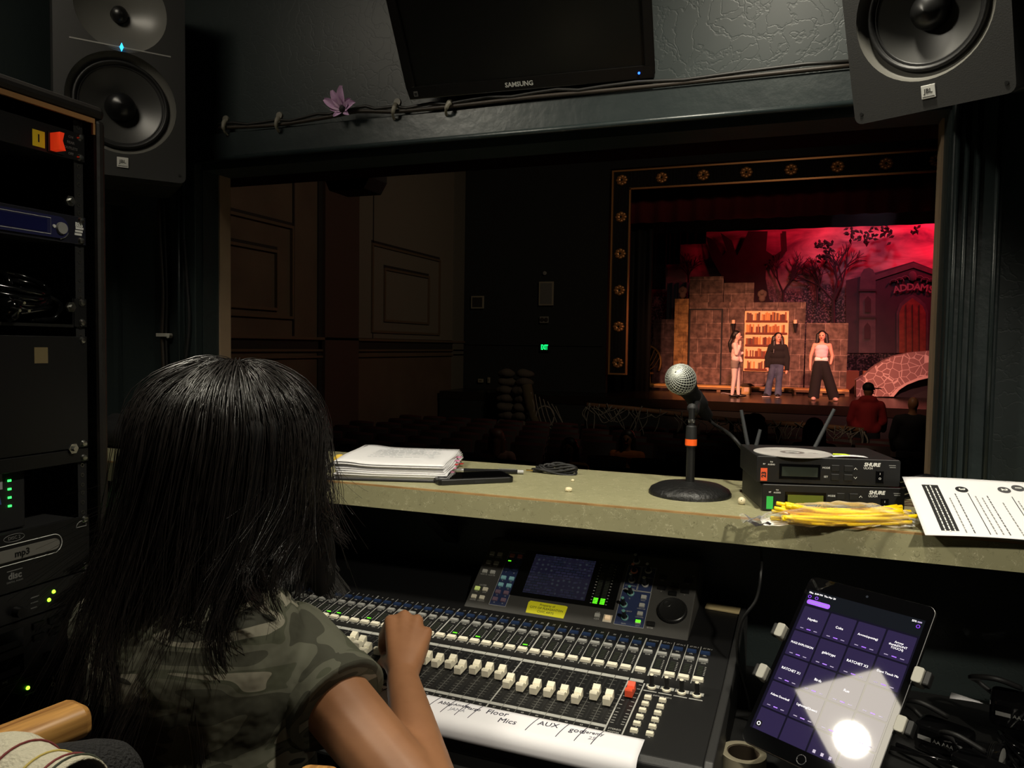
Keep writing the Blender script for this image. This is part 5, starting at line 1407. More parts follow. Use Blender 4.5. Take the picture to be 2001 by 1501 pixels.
# fly-away strands
n = 420
phis = rng.uniform(-125, 115, n)
C = np.stack([spline(guide(p), NP) for p in phis])
outs = np.stack([np.sin(np.radians(phis)), np.cos(np.radians(phis)), np.zeros(n)], 1)[:, None, :]
C = C+outs*(tt**1.6)*rng.uniform(.0, .05, (n, 1, 1))+rng.normal(0, 1, (n, 1, 3))*(tt**2)*.022+outs*.004
C[:, :, 2:] += rng.uniform(0, .12, (n, 1, 1))*(tt**2)
add_strands(C, .00038)
me = bpy.data.meshes.new('hair')
me.from_pydata(np.concatenate(V), [], np.concatenate(FA)); me.shade_smooth(); me.update()
hr = obj('hair', me, HAIR, girl)
tag(hr, 'long wavy dark hair', kind='stuff')
hs = []
toW = lambda p: g(Hc+Rr*float(p[0])+Bb*float(p[1])+Zz*float(p[2]))
for phi in range(-150, 151, 15):
    G = guide(phi)
    sc_in = np.array([.84, .84, 1.0])
    for a, b_, ra, rb in ((3, 5, .036, .034), (5, 6, .034, .030), (6, 7, .030, .010)):
        if phi in (30, 45) and a == 6: continue
        hs.append((toW(G[a]*sc_in), ra, toW(G[b_]*sc_in), rb))
flesh('hair_mass', hs, [gb(Hc+Zz*.0, (.106, .110, .088))], .007, HAIRB, girl, smooth_it=4)

# ------------------------------------------------------------------ chair
OAK = mat('oak', (178, 128, 66), .42)
def _oak():
    nt, b, N, L = nodes_of(OAK)
    tc = N('ShaderNodeTexCoord'); mp = N('ShaderNodeMapping'); mp.inputs['Scale'].default_value = (50, 50, 3.5)
    nz = N('ShaderNodeTexNoise'); nz.inputs['Scale'].default_value = 2.2; nz.inputs['Detail'].default_value = 6
    r = N('ShaderNodeValToRGB'); r.color_ramp.elements[0].color = lin((120, 76, 34)); r.color_ramp.elements[1].color = lin((196, 146, 80)); r.color_ramp.elements[0].position = .3; r.color_ramp.elements[1].position = .62
    L(tc.outputs['Object'], mp.inputs['Vector']); L(mp.outputs[0], nz.inputs['Vector']); L(nz.outputs['Fac'], r.inputs['Fac']); L(r.outputs['Color'], b.inputs['Base Color'])
_oak()
FABR = mat('black_weave', (26, 26, 27), .9, bump=(260, .9))
ch = thing('armchair', 'armchair with oak arms and black woven upholstery under the seated person', 'chair', T(-.68, .66, 0))
def c_(p): return Vector(p)-Vector((-.68, .66, 0))
a0, a1 = atD(-60, 1492, .72), atD(160, 1391, .81)
da = (a1-a0).normalized()
armM = frame(c_(a0), da.cross(Zz), Zz)          # local y runs along the arm
La = (a1-a0).length
MB().prism(rrect(-.024, -.019, .024, .015, .013, 5), 0, La).build('armrest', OAK, ch, armM @ RX(-90), smooth=40, bev=.008)
b0 = atD(622, 1560, .82); b1 = atD(560, 1650, .73)
db = (b0-b1).normalized()
MB().prism(rrect(-.024, -.019, .024, .015, .013, 5), 0, .15).build('armrest', OAK, ch, frame(c_(b1-db*.05), db.cross(Zz), Zz) @ RX(-90), smooth=40, bev=.006)
MB().prism(rrect(-.25, -.22, .25, .24, .05, 5), 0, .09).build('seat', FABR, ch, T(0, .03, .37), bev=.02)
MB().grid(lambda u, v: (-.22+.46*u, -.13-.05*math.sin(PI*u)-.02*v, .44+.545*v), 12, 8).build('backrest', FABR, ch, smooth=True, solid=.05)
lp = c_(a0+(a1-a0)*.3)
MB().bb((lp.x-.02, lp.y-.02, .03), (lp.x+.02, lp.y+.02, lp.z-.02)).build('arm_post', OAK, ch)
lp2 = c_(b1)
MB().bb((lp2.x-.02, lp2.y-.02, .03), (lp2.x+.02, lp2.y+.02, lp2.z-.02)).build('arm_post', OAK, ch)
MB().bb((-.28, -.2, .30), (.28, .2, .369)).build('seat_frame', OAK, ch)
for x in (-.26, .26):
    for y in (-.2, .22):
        MB().bb((x-.022, y-.022, 0), (x+.022, y+.022, .37)).build('leg', OAK, ch)
# upholstery panel inside the left arm
p0 = atD(50, 1520, .70); p1 = atD(190, 1478, .76)
flesh('side_cushion', [(c_(p0)-Zz*.02, .045, c_(p1)-Zz*.03, .045), (c_(p0)-Zz*.10, .045, c_(p1)-Zz*.10, .045)], [], .01, FABR, ch)
# embroidered cream cloth draped over the top of the chair back
cs = thing('embroidered_cloth', 'cream embroidered cloth with a red line draped over the chair back', 'cloth', T(-.63, .462, .985))
def drape(u, v, d=0.0):
    x = -.085+.15*u; s_ = -1 if v < .5 else 1; q = abs(v-.5)*2
    bulge = .006*math.sin(u*PI)+.003*math.sin(u*11+v*5)
    if q < .5:
        a = q/.5*PI/2; r = .036+bulge+d
        return (x, s_*r*math.sin(a), r*math.cos(a)*.95)
    return (x, s_*(.036+bulge+d+.004*math.sin(u*7)), -(q-.5)*.20)
MB().grid(drape, 18, 28).build('cloth_body', mat('cream_cloth', (196, 190, 168), .85, bump=(220, .5)), cs, smooth=True, solid=.002)
for u_, m_ in ((.90, mat('red_thread', (120, 50, 50), .8)), (.955, mat('green_thread', (60, 66, 52), .8)), (.78, mat('gold_thread', (190, 170, 90), .8)), (.62, mat('red_thread', (120, 50, 50), .8))):
    MB().tube([drape(u_+.02*math.sin(v*9), v, .0016) for v in [i/40 for i in range(41)]], .0012, 5).build('stitching', m_, cs, smooth=True)

# ================================================================== THEATRE BEYOND THE WINDOW
HWALL = mat('hall_wall', (96, 78, 62), .8, var=(1.2, (84, 66, 52)))
HWALL2 = mat('hall_wall_grey', (104, 96, 84), .8)
HDARK = mat('hall_dark', (20, 24, 24), .85)
MOULD = mat('hall_moulding', (90, 74, 56), .6)
SHADE = mat('hall_groove_shade', (34, 27, 21), .8)
def fz(y):
    ys = [(1.6, -.35), (6.5, -.6), (9, -.85), (15, -.98), (18, -.98)]
    for (y0, a), (y1, b_) in zip(ys, ys[1:]):
        if y <= y1: return a+(b_-a)*(y-y0)/(y1-y0)
    return -.98
b = MB()
prev = None
b.grid(lambda u, v: (-8.6+20.6*u, (1.57, 6.5, 9, 15, 17.4)[round(v*4)], fz((1.6, 6.5, 9, 15, 17.4)[round(v*4)])), 1, 4)
struct('floor', b, mat('hall_carpet', (40, 22, 20), .95), solid=.02)
wl = struct('wall_left', MB().bb((-8.8, 1.57, -1.1), (-8.6, 19.3, 6.6)), HWALL)
def hw(name, y0, y1, z0, z1, d=.04, m=MOULD):
    return MB().bb((-8.6, y0, z0), (-8.6+d, y1, z1)).build(name, m, wl)
hw('dado_rail', 1.6, 19.05, 1.44, 1.49, .10); hw('dado_shadow_band', 1.6, 19.05, 1.20, 1.439, .03, SHADE)  # dark band below the rail is painted-in shade
hw('lower_moulding', 1.6, 19.05, 1.22, 1.26, .06); hw('lower_moulding', 1.6, 19.05, 1.10, 1.14, .06)
hw('pilaster', 12.5, 13.7, -1, 6.5, .10, mat('pilaster_brown', (70, 50, 40), .8)); hw('pilaster_edge', 12.38, 12.5, -1, 6.5, .03, SHADE)
hw('grey_bay', 13.75, 19.05, 1.50, 6.5, .02, HWALL2)
for (y0, y1, z0, z1) in ((9.2, 11.6, 1.8, 3.46), (9.6, 11.17, 1.93, 2.98), (14.3, 17.6, 1.62, 3.52), (14.82, 17.0, 1.87, 3.05)):
    for (c0, c1, d0, d1) in ((y0, y1, z1-.05, z1), (y0, y1, z0, z0+.05), (y0, y0+.05, z0+.05, z1-.05), (y1-.05, y1, z0+.05, z1-.05)):
        hw('panel_moulding', c0, c1, d0, d1, .06, MOULD); 
    hw('panel_groove', y0, y1, z1, z1+.06, .025, SHADE)
for y in (11.62, 14.36):
    hw('joint_strip', y, y+.04, 1.5, 6.5, .025, SHADE)
hw('corner_strip', 18.4, 19.05, -1, 6.5, .06, mat('corner_grey', (90, 86, 76), .8))
wf = struct('wall_stage', MB().bb((-8.8, 19.1, -1.1), (-4.6, 19.3, 6.6)).bb((-4.6, 19.1, 5.85), (12, 19.3, 6.6)).bb((6.6, 19.1, -1.1), (12, 19.3, 5.85)), HDARK)
MB().bb((-8.5, 19.06, 1.40), (-4.7, 19.1, 1.46)).build('dado_rail', HDARK, wf)
struct('wall_right', MB().bb((12, 1.57, -1.1), (12.2, 19.3, 6.6)), HDARK)
struct('ceiling', MB().bb((-8.8, 1.57, 6.6), (12.2, 27, 6.8)), HDARK)
struct('wall_back', MB().bb((-8.8, 1.57, -1.1), (-1.75, 1.66, 6.6)).bb((1.6, 1.57, -1.1), (12, 1.66, 6.6)).bb((-1.75, 1.57, 2.6), (1.6, 1.66, 6.6)).bb((-1.75, 1.57, -1.1), (1.6, 1.66, -.4)), HDARK)
sf = MB().box((0, 0, 0), (19, .9, .9))
struct('trim_7', sf, mat('soffit_brown', (62, 44, 34), .85), M=T(-.5, 6.4, 3.50) @ RZ(.5))
# pendant loudspeaker below the soffit
hp_ = atD(696, 352, 9.0)
hs_ = thing('ceiling_speaker', 'black hall loudspeaker hanging below the soffit', 'loudspeaker', T(hp_))
MB().prism([(-.30, -.02), (-.24, -.15), (.22, -.15), (.30, -.02), (.30, .12), (-.30, .12)], -.2, .2, RX(90)).build('cabinet', MATTE, hs_, bev=.01)
MB().cyl((-.15, 0, .12), (-.15, 0, 3.2), .012).build('hanging_rod', MATTE, hs_); MB().cyl((.15, 0, .12), (.15, 0, 3.2), .012).build('hanging_rod', MATTE, hs_)

# wall fittings on the dark wall beside the stage
YW = 19.06
def fitting(name, label, cat, px, w, h, m, inner=None, d=.05):
    p = atY(px[0], px[1], YW)
    t = thing(name, label, cat, T(p.x, YW, p.z))
    MB().bb((-w/2, -d, -h/2), (w/2, 0, h/2)).build('housing', m, t, bev=.01)
    if inner:
        MB().bb((-w/2+.04, -d-.004, -h/2+.04), (w/2-.04, -d, h/2-.04)).build('face', inner, t)
    return t
VENT = mat('vent_frame', (128, 122, 104), .6)
t = fitting('wall_vent', 'square wall vent on the dark wall near the corner', 'vent', (934, 591), .37, .34, VENT, mat('vent_inner', (46, 44, 36), .8))
for i in range(7):
    MB().bb((-.13+.043*i, -.062, -.13), (-.115+.043*i, -.054, .13)).build('slat', SHADE, t)
fitting('wall_panel', 'grey framed access panel above the exit sign', 'panel', (1068, 574), .40, .62, VENT, mat('panel_inner', (92, 92, 88), .6))
t = fitting('wall_clock', 'small round fitting above the framed access panel', 'fitting', (1065, 534), .01, .01, VENT)
MB().lathe([(0, 0), (.05, 0), (.05, .03), (0, .04)], 20, RX(90)).build('disc', mat('fit_white', (120, 120, 116), .5), t, smooth=40)
t = fitting('emergency_light', 'small emergency light box between access panel and exit sign', 'emergency light', (1064, 625), .24, .17, mat('fit_grey', (110, 108, 100), .5))
for x in (-.05, .06): MB().lathe([(0, .03), (.05, .02), (.055, 0)], 16, T(x, -.05, 0) @ RX(90)).build('lamp', SHADE, t, smooth=40)
t = fitting('exit_sign', 'green glowing exit sign on the dark wall', 'exit sign', (1065, 679), .26, .22, MATTE, None, .05)
text('EXIT', .150, mat('exit_green', (40, 255, 140), .4, emit=((20, 255, 120), 1.6)), t, T(0, -.054, 0) @ RX(90) @ Matrix.Diagonal((.62, 1.15, 1, 1)), bold=.006)
t = fitting('light_switch', 'pale switch plate low on the dark wall', 'switch', (940, 744), .15, .10, VENT, SHADE)
t = fitting('light_switch', 'double switch plate beside the pale switch plate', 'switch', (956, 743), .07, .15, VENT, SHADE)
t = fitting('notice_plate', 'dim notice plate below the switch plates', 'notice', (954, 761), .18, .12, SHADE)

# proscenium
GOLD = mat('gold_leaf', (196, 142, 88), .38, .5)
FLUTE = mat('proscenium_panel', (24, 24, 26), .6)
def _flute():
    nt, b, N, L = nodes_of(FLUTE)
    tc = N('ShaderNodeTexCoord'); wv = N('ShaderNodeTexWave'); wv.inputs['Scale'].default_value = 9
    bp = N('ShaderNodeBump'); bp.inputs['Strength'].default_value = .8; bp.inputs['Distance'].default_value = .05
    L(tc.outputs['Object'], wv.inputs['Vector']); L(wv.outputs['Fac'], bp.inputs['Height']); L(bp.outputs[0], b.inputs['Normal'])
_flute()
pro = struct('trim_8', MB().bb((-4.47, 18.95, .70), (-4.04, 19.09, 5.72)).bb((-4.04, 18.95, 5.30), (6.47, 19.09, 5.72)).bb((6.04, 18.95, .70), (6.47, 19.09, 5.30)), FLUTE)
for (x0, x1, z0, z1) in ((-4.50, -4.46, .70, 5.76), (-4.06, -4.02, .70, 5.30), (-4.46, 6.5, 5.72, 5.76), (-4.06, 6.08, 5.27, 5.31), (-4.46, -4.06, .70, .74), (6.46, 6.5, .7, 5.72), (6.04, 6.08, .7, 5.27)):
    MB().bb((x0, 18.90, z0), (x1, 18.95, z1)).build('gold_strip', GOLD, pro)
b = MB()
for k in range(8):
    a = 2*PI*k/8
    b.ell((.090*math.cos(a), .090*math.sin(a), .016), (.062, .046, .028), 8, 6, None)
b.lathe([(.030, .05), (.055, .06), (.075, .03), (.06, 0)], 16)
ros = b.mesh('rosette', 50)
eye_ = MB().lathe([(0, .03), (.032, .035), (.034, 0)], 12).mesh('rosette_eye', 50)
spots = [(-4.26+.985*k, 5.52) for k in range(11)]+[(-4.26, 5.52-.905*k) for k in range(1, 6)]
for (x, z) in spots:
    o = obj('rosette', ros, GOLD, pro, T(x, 18.95, z) @ RX(90)); obj('rosette_eye', eye_, MATTE, o)

# stage
SZ = .22
STG = mat('stage_boards', (34, 28, 22), .25, var=(2, (27, 22, 17)))
struct('floor', MB().bb((-8.5, 17.5, SZ-.2), (11.9, 26.5, SZ)), STG)
struct('trim_9', MB().bb((-8.5, 17.52, -1.1), (11.9, 17.6, SZ-.2)), HDARK)
struct('wall_upstage', MB().bb((-8.8, 26.5, -1.1), (12, 26.7, 6.6)), MATTE)
def curtain(name, label, x0, x1, z0, z1, Y, m, folds, amp=.06):
    n = folds*8
    o = MB().grid(lambda u, v: (x0+(x1-x0)*u, Y+amp*math.sin(2*PI*folds*u)+.02*math.sin(23*u), z0+(z1-z0)*v), n, 1).build(name, m, None, smooth=True, solid=.015)
    return tag(o, label, 'curtain')
VELV = mat('red_velvet', (92, 14, 18), .95)
curtain('valance_curtain', 'dark red velvet valance across the top of the stage', -4.3, 6.2, 4.62, 5.9, 20.0, VELV, 22)
curtain('border_curtain', 'black border curtain hanging behind the red valance', -4.8, 6.5, 4.75, 6.598, 22.9, MATTE, 14, .04)
tag(bpy.data.objects['border_curtain'], 'black border curtain hanging behind the red valance', 'curtain')
for i, (xa, xb, yb) in enumerate(((1250, 1301, 566), (1301, 1329, 517), (1329, 1380, 478))):
    a_, b2 = atY(xa, yb, 24.2+.1*i), atY(xb, yb, 24.2+.1*i)
    curtain('leg_curtain', ('black leg curtain at the side of the stage, longest of three', 'black leg curtain of middle length beside the longest', 'shortest black leg curtain next to the red sky')[i], a_.x, b2.x, a_.z, 6.598, 24.2+.1*i, MATTE, 3, .03)
curtain('wing_curtain', 'black wing curtain behind the gold proscenium edge', -5.2, -3.75, SZ, 5.9, 20.6, MATTE, 5, .06)
curtain('blue_drape', 'dull blue grey drape behind the wicker chair', -3.9, -2.6, SZ, 3.4, 24.0, mat('blue_drape', (62, 72, 84), .9), 6, .05)

# painted drop
DROP = mat('painted_sky', (190, 150, 160), .9)
def _drop():
    nt, b, N, L = nodes_of(DROP)
    tc = N('ShaderNodeTexCoord'); mp = N('ShaderNodeMapping'); mp.inputs['Scale'].default_value = (.55, 1, 1.6)
    nz = N('ShaderNodeTexNoise'); nz.inputs['Scale'].default_value = 1.3; nz.inputs['Detail'].default_value = 6; nz.inputs['Distortion'].default_value = .7
    r = N('ShaderNodeValToRGB'); r.color_ramp.elements[0].position = .35; r.color_ramp.elements[1].position = .68
    r.color_ramp.elements[0].color = lin((74, 48, 60)); r.color_ramp.elements[1].color = lin((160, 122, 122))
    L(tc.outputs['Object'], mp.inputs['Vector']); L(mp.outputs[0], nz.inputs['Vector']); L(nz.outputs['Fac'], r.inputs['Fac'])
    # painted dusk: darker violet foliage haze low on the cloth
    sx = N('ShaderNodeSeparateXYZ'); L(tc.outputs['Object'], sx.inputs[0])
    n2 = N('ShaderNodeTexNoise'); n2.inputs['Scale'].default_value = 2.2; n2.inputs['Detail'].default_value = 8
    L(tc.outputs['Object'], n2.inputs['Vector'])
    ad = N('ShaderNodeMath'); ad.operation = 'MULTIPLY_ADD'; ad.inputs[1].default_value = 2.4; L(n2.outputs['Fac'], ad.inputs[0]); L(sx.outputs['Z'], ad.inputs[2])
    r2 = N('ShaderNodeValToRGB'); r2.color_ramp.elements[0].position = 0; r2.color_ramp.elements[1].position = 1
    mr = N('ShaderNodeMapRange'); mr.inputs['From Min'].default_value = 4.15; mr.inputs['From Max'].default_value = 4.75
    L(ad.outputs[0], mr.inputs['Value'])
    n3 = N('ShaderNodeTexNoise'); n3.inputs['Scale'].default_value = 21; n3.inputs['Detail'].default_value = 4
    r3 = N('ShaderNodeValToRGB'); r3.color_ramp.elements[0].position = .48; r3.color_ramp.elements[1].position = .68
    r3.color_ramp.elements[0].color = lin((30, 24, 34)); r3.color_ramp.elements[1].color = lin((120, 94, 108))
    L(tc.outputs['Object'], n3.inputs['Vector']); L(n3.outputs['Fac'], r3.inputs['Fac'])
    mx_ = N('ShaderNodeMixRGB'); L(mr.outputs[0], mx_.inputs['Fac']); L(r3.outputs['Color'], mx_.inputs['Color1']); L(r.outputs['Color'], mx_.inputs['Color2'])
    L(mx_.outputs['Color'], b.inputs['Base Color'])
_drop()
YD = 25.0
dr = thing('painted_backdrop', 'painted backdrop of red evening sky, bare trees and a stone crypt', 'backdrop', T(0, YD, 0))
MB().grid(lambda u, v: (-5.5+11.5*u, .05*math.sin(26*u)+.02*math.sin(61*u), SZ+(5.6-SZ)*v), 120, 2).build('cloth', DROP, dr, smooth=True, solid=.01)
def dp(x, y, d=.10):
    p = atY(x, y, YD-d); return (p.x, p.z)
def paint(name, pts, m, d=.10, th_=.012):
    q = [dp(x, y, d) for x, y in pts]
    return MB().prism(q, 0, th_).build(name, m, dr, Matrix(((1, 0, 0, 0), (0, 0, 1, -d), (0, 1, 0, 0), (0, 0, 0, 1))))
PTREE = mat('painted_tree', (34, 20, 26), .9, var=(3, (44, 28, 34)))
PSTONE = mat('painted_crypt', (44, 35, 42), .9, var=(2.5, (34, 28, 36)))
PSTONL = mat('painted_crypt_light', (70, 57, 62), .9, var=(4, (54, 45, 51)))
PDOOR = mat('painted_door', (110, 56, 38), .9, var=(6, (84, 40, 28)))
paint('tree_trunk', [(1408, 455), (1430, 470), (1440, 500), (1450, 480), (1462, 452), (1500, 452), (1497, 490), (1512, 500), (1530, 488), (1528, 452), (1536, 452), (1538, 490), (1520, 508), (1497, 515), (1496, 545), (1505, 592), (1416, 592), (1425, 560), (1404, 530), (1388, 500), (1380, 462), (1396, 470), (1412, 500), (1420, 490)], PTREE)
def branchy(x, y, h, seed, w=4):
    random.seed(seed)
    b = MB()
    def rec(px, py, ang, ln, r, dep):
        qx, qy = px+ln*math.sin(ang), py-ln*math.cos(ang)
        a_, c2 = dp(px, py, .12), dp(qx, qy, .12)
        b.tube([(a_[0], -.12, a_[1]), (c2[0], -.12, c2[1])], [r, r*.7], 5)
        if dep > 0:
            for k in range(3):
                rec(qx, qy, ang+random.uniform(-.75, .75), ln*random.uniform(.6, .82), r*.65, dep-1)
    rec(x, y, 0, h, w*.013, 4)
    b.build('bare_tree', PTREE, dr)
branchy(1530, 610, 38, 3); branchy(1628, 640, 52, 5, 5); branchy(1596, 600, 30, 9, 3); branchy(1345, 590, 30, 12, 3)
paint('crypt_wall', [(1653, 690), (1653, 548), (1700, 536), (1785, 511), (1860, 540), (1860, 690)], PSTONE)
paint('crypt_gable', [(1700, 541), (1785, 513), (1860, 540), (1860, 549), (1785, 523), (1705, 549)], PSTONL, .12)
paint('crypt_tower', [(1678, 690), (1680, 560), (1682, 536), (1688, 526), (1698, 523), (1706, 527), (1711, 538), (1711, 690)], PSTONL, .13)
paint('tower_window', [(1690, 610), (1690, 585), (1696, 578), (1702, 585), (1702, 610)], PTREE, .15)
paint('tower_window', [(1689, 662), (1689, 638), (1695, 630), (1701, 638), (1701, 662)], PTREE, .15)
for y in (565, 617): paint('tower_band', [(1678, y), (1713, y), (1713, y+4), (1678, y+4)], PSTONE, .15)
arch = [(1752, 690), (1752, 610), (1758, 594), (1770, 583), (1783, 576), (1796, 583), (1808, 594), (1814, 610), (1814, 690)]
paint('crypt_arch', arch, PSTONL, .12)
paint('crypt_door', [(1757, 690), (1757, 612), (1763, 598), (1783, 582), (1803, 598), (1809, 612), (1809, 690)], PDOOR, .14)
for x in (1770, 1783, 1796): paint('door_joint', [(x, 690), (x, 595), (x+1, 595), (x+1, 690)], PTREE, .16)
for i, c in enumerate('ADDAMS'):
    x = 1752+13.5*i; y = 566-5*math.sin(PI*i/5)
    p = dp(x, y, .14)
    text(c, .27, mat('painted_letter', (112, 84, 88), .9), dr, T(p[0], -.145, p[1]) @ RX(90) @ RZ(12-5*i), bold=.008)
for s_ in (-1, 1):
    for k in range(3):
        x = 1783+s_*(14+11*k); y = 541+3.2*k
        p = dp(x, y, .14)
        MB().tube([(p[0]+.11*math.cos(a)*s_, -.14, p[1]-.09+.11*math.sin(a)) for a in [PI*i/6 for i in range(7)]], .02, 5).build('scroll_ornament', PSTONL, dr)
pk = dp(1783, 540, .14); MB().ell((pk[0], -.14, pk[1]), (.11, .03, .15), 12, 8).build('crest', PSTONL, dr)
LEAFM = mat('dark_leaf', (22, 10, 12), .9)
leaf = MB().add([(0, 0, 0), (.07, .02, .10), (0, -.01, .28), (-.07, .02, .10)], [(0, 1, 2, 3)]).mesh('leaf')
random.seed(21)
for ci, (cx, cy, n) in enumerate(((1608, 478, 26), (1612, 500, 16), (1668, 452, 16), (1692, 462, 16), (1734, 452, 12), (1718, 447, 8), (1790, 446, 5))):
    for k in range(n):
        p = dp(cx+random.gauss(0, 8), cy+random.gauss(0, 6), .5)
        obj('leaf', leaf, LEAFM, dr, T(p[0], -.5+random.uniform(-.1, .1), p[1]) @ RY(random.uniform(90, 270)) @ RX(random.uniform(-25, 25)) @ Matrix.Scale(.62, 4))

# stone flats
def stonemat(name, c1, c2, mort, sc=1.0):
    m = mat(name, c1, .9)
    nt, b, N, L = nodes_of(m)
    tc = N('ShaderNodeTexCoord'); mp = N('ShaderNodeMapping'); mp.inputs['Rotation'].default_value = (PI/2, 0, 0)
    br = N('ShaderNodeTexBrick'); br.inputs['Scale'].default_value = sc; br.offset = .37; br.squash = .7; br.squash_frequency = 3
    br.inputs['Color1'].default_value = lin(c1); br.inputs['Color2'].default_value = lin(c2); br.inputs['Mortar'].default_value = lin(mort)
    br.inputs['Mortar Size'].default_value = .008; br.inputs['Brick Width'].default_value = .62; br.inputs['Row Height'].default_value = .42
    nz = N('ShaderNodeTexNoise'); nz.inputs['Scale'].default_value = 6.5; nz.inputs['Detail'].default_value = 7
    mx_ = N('ShaderNodeMixRGB'); mx_.blend_type = 'MULTIPLY'; mx_.inputs['Fac'].default_value = .75
    r = N('ShaderNodeValToRGB'); r.color_ramp.elements[0].position = .38; r.color_ramp.elements[1].position = .62; r.color_ramp.elements[0].color = (.22, .2, .2, 1)
    L(tc.outputs['Object'], mp.inputs[0]); L(mp.outputs[0], br.inputs['Vector']); L(tc.outputs['Object'], nz.inputs['Vector']); L(nz.outputs['Fac'], r.inputs['Fac'])
    L(br.outputs['Color'], mx_.inputs['Color1']); L(r.outputs['Color'], mx_.inputs['Color2']); L(mx_.outputs['Color'], b.inputs['Base Color'])
    return m
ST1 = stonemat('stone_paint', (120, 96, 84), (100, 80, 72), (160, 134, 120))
ST2 = stonemat('stone_yellow_lit', (176, 138, 84), (156, 120, 72), (110, 84, 52), 1.6)  # yellow light on the pillar put into its stone colour
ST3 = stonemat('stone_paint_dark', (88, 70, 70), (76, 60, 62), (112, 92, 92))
YFL = 22.2
def flat(label, x0, y0, x1, Yp, m, zb=None, th_=.08, name='stone_flat'):
    a_ = atY(x0, y0, Yp); b2 = atY(x1, y0, Yp)
    zb = SZ if zb is None else zb
    t = thing(name, label, 'scenery', T(0, Yp, 0))
    MB().bb((a_.x, 0, zb), (b2.x, th_, a_.z)).build('painted_face', m, t)
    for x in (a_.x+.04, b2.x-.04):
        MB().bb((x-.03, th_, zb), (x+.03, th_+.05, a_.z-.02)).build('batten', mat('raw_timber', (120, 92, 62), .8), t)
    return t
t = flat('stone-painted flat with a door outline left of the bookcase', 1347, 591, 1456, YFL, ST1)
da_, db_ = atY(1350, 606, YFL), atY(1410, 606, YFL)
MB().bb((da_.x, -.02, SZ+.05), (db_.x, -.001, da_.z)).build('door_leaf', ST1, t)
b = MB(); b.bb((da_.x-.04, -.03, SZ), (da_.x, -.001, da_.z+.04)); b.bb((db_.x, -.03, SZ), (db_.x+.04, -.001, da_.z+.04)); b.bb((da_.x, -.03, da_.z), (db_.x, -.001, da_.z+.04))
b.build('door_gap', MATTE, t)
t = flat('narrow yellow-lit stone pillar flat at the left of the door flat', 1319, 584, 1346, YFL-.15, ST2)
t = flat('stone-painted flat that carries the painted bookcase', 1457, 591, 1575, YFL, ST1)
c0, c1 = atY(1456, 608, YFL-.03), atY(1538, 727, YFL-.03)
bc_ = thing('painted_bookcase', 'glowing orange painted bookcase panel with five rows of books', 'bookcase', T(c0.x, YFL-.03, c1.z))
Wb, Hb = c1.x-c0.x, c0.z-c1.z
MB().bb((0, -.02, 0), (Wb, .025, Hb)).build('panel', mat('bookcase_cream', (246, 196, 140), .8), bc_)
SHELFM = mat('shelf_brown', (110, 52, 34), .8)
bmats = [mat('book_%d' % i, c, .8) for i, c in enumerate(((122, 60, 40), (150, 84, 48), (96, 52, 40), (216, 148, 82), (112, 76, 58), (170, 104, 60)))]
random.seed(2)
for r in range(5):
    z0 = Hb*r/5
    MB().bb((.03, -.07, z0+.03), (Wb-.03, -.02, z0+.075)).build('shelf', SHELFM, bc_)
    x = .05
    bl_ = [MB() for _ in bmats]
    while x < Wb-.09:
        w = random.uniform(.028, .055)
        if random.random() < .86:
            bl_[random.randrange(len(bmats))].bb((x, -.055, z0+.076), (x+w-.005, -.02, z0+Hb/5*random.uniform(.68, .93)))
        x += w
    for k, q in enumerate(bl_):
        if q.v: tag(q.build('book_spines', bmats[k], bc_), kind='stuff')
t = flat('low stone-painted flat to the right of the bookcase flat', 1576, 631, 1658, YFL, ST1)
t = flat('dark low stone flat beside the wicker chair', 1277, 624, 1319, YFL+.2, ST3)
zb = atY(1400, 592, YFL+.3).z
t = flat('upper stone block on the door flat, the taller one', 1348, 541, 1414, YFL+.3, ST1)
t = flat('upper stone block on the bookcase flat, the lower one', 1415, 553, 1474, YFL+.32, ST1)
def bust(label, px, Yp):
    p = atY(px[0], px[1], Yp)
    o = flesh('stone_bust', [((0, 0, -.1), .14, (0, 0, .02), .11)], [((0, -.02, .14), (.13, .12, .15)), ((-.1, 0, .1), (.09, .09, .14)), ((.1, 0, .1), (.09, .09, .14)), ((0, -.13, .1), (.05, .06, .05))], .02, mat('bust_stone', (92, 72, 62), .9, bump=(14, .8)), None, T(p.x, Yp, p.z+.162) @ Matrix.Scale(.66, 4))
    return tag(o, label, 'statue')
bust('stone lion bust on top of the yellow pillar flat', (1334, 584), YFL-.11)
bust('stone lion bust on top of the bookcase flat', (1489, 591), YFL+.04)
for lb, px in (('wall torch with a pale candle left of the bookcase', 1433), ('wall torch with a pale candle right of the bookcase', 1554)):
    p = atY(px, 636, YFL-.08)
    t = thing('wall_torch', lb, 'torch', T(p.x, YFL-.08, p.z))
    MB().lathe([(0, -.2), (.02, -.18), (.045, -.06), (.06, .03), (.07, .05), (0, .05)], 14).build('holder', MATTE, t, smooth=40)
    MB().lathe([(0, .05), (.05, .05), (.05, .15), (0, .16)], 14).build('candle', mat('candle_wax', (226, 190, 150), .5), t, smooth=40)
    MB().bb((-.03, .02, -.12), (.03, .075, 0)).build('wall_plate', MATTE, t)
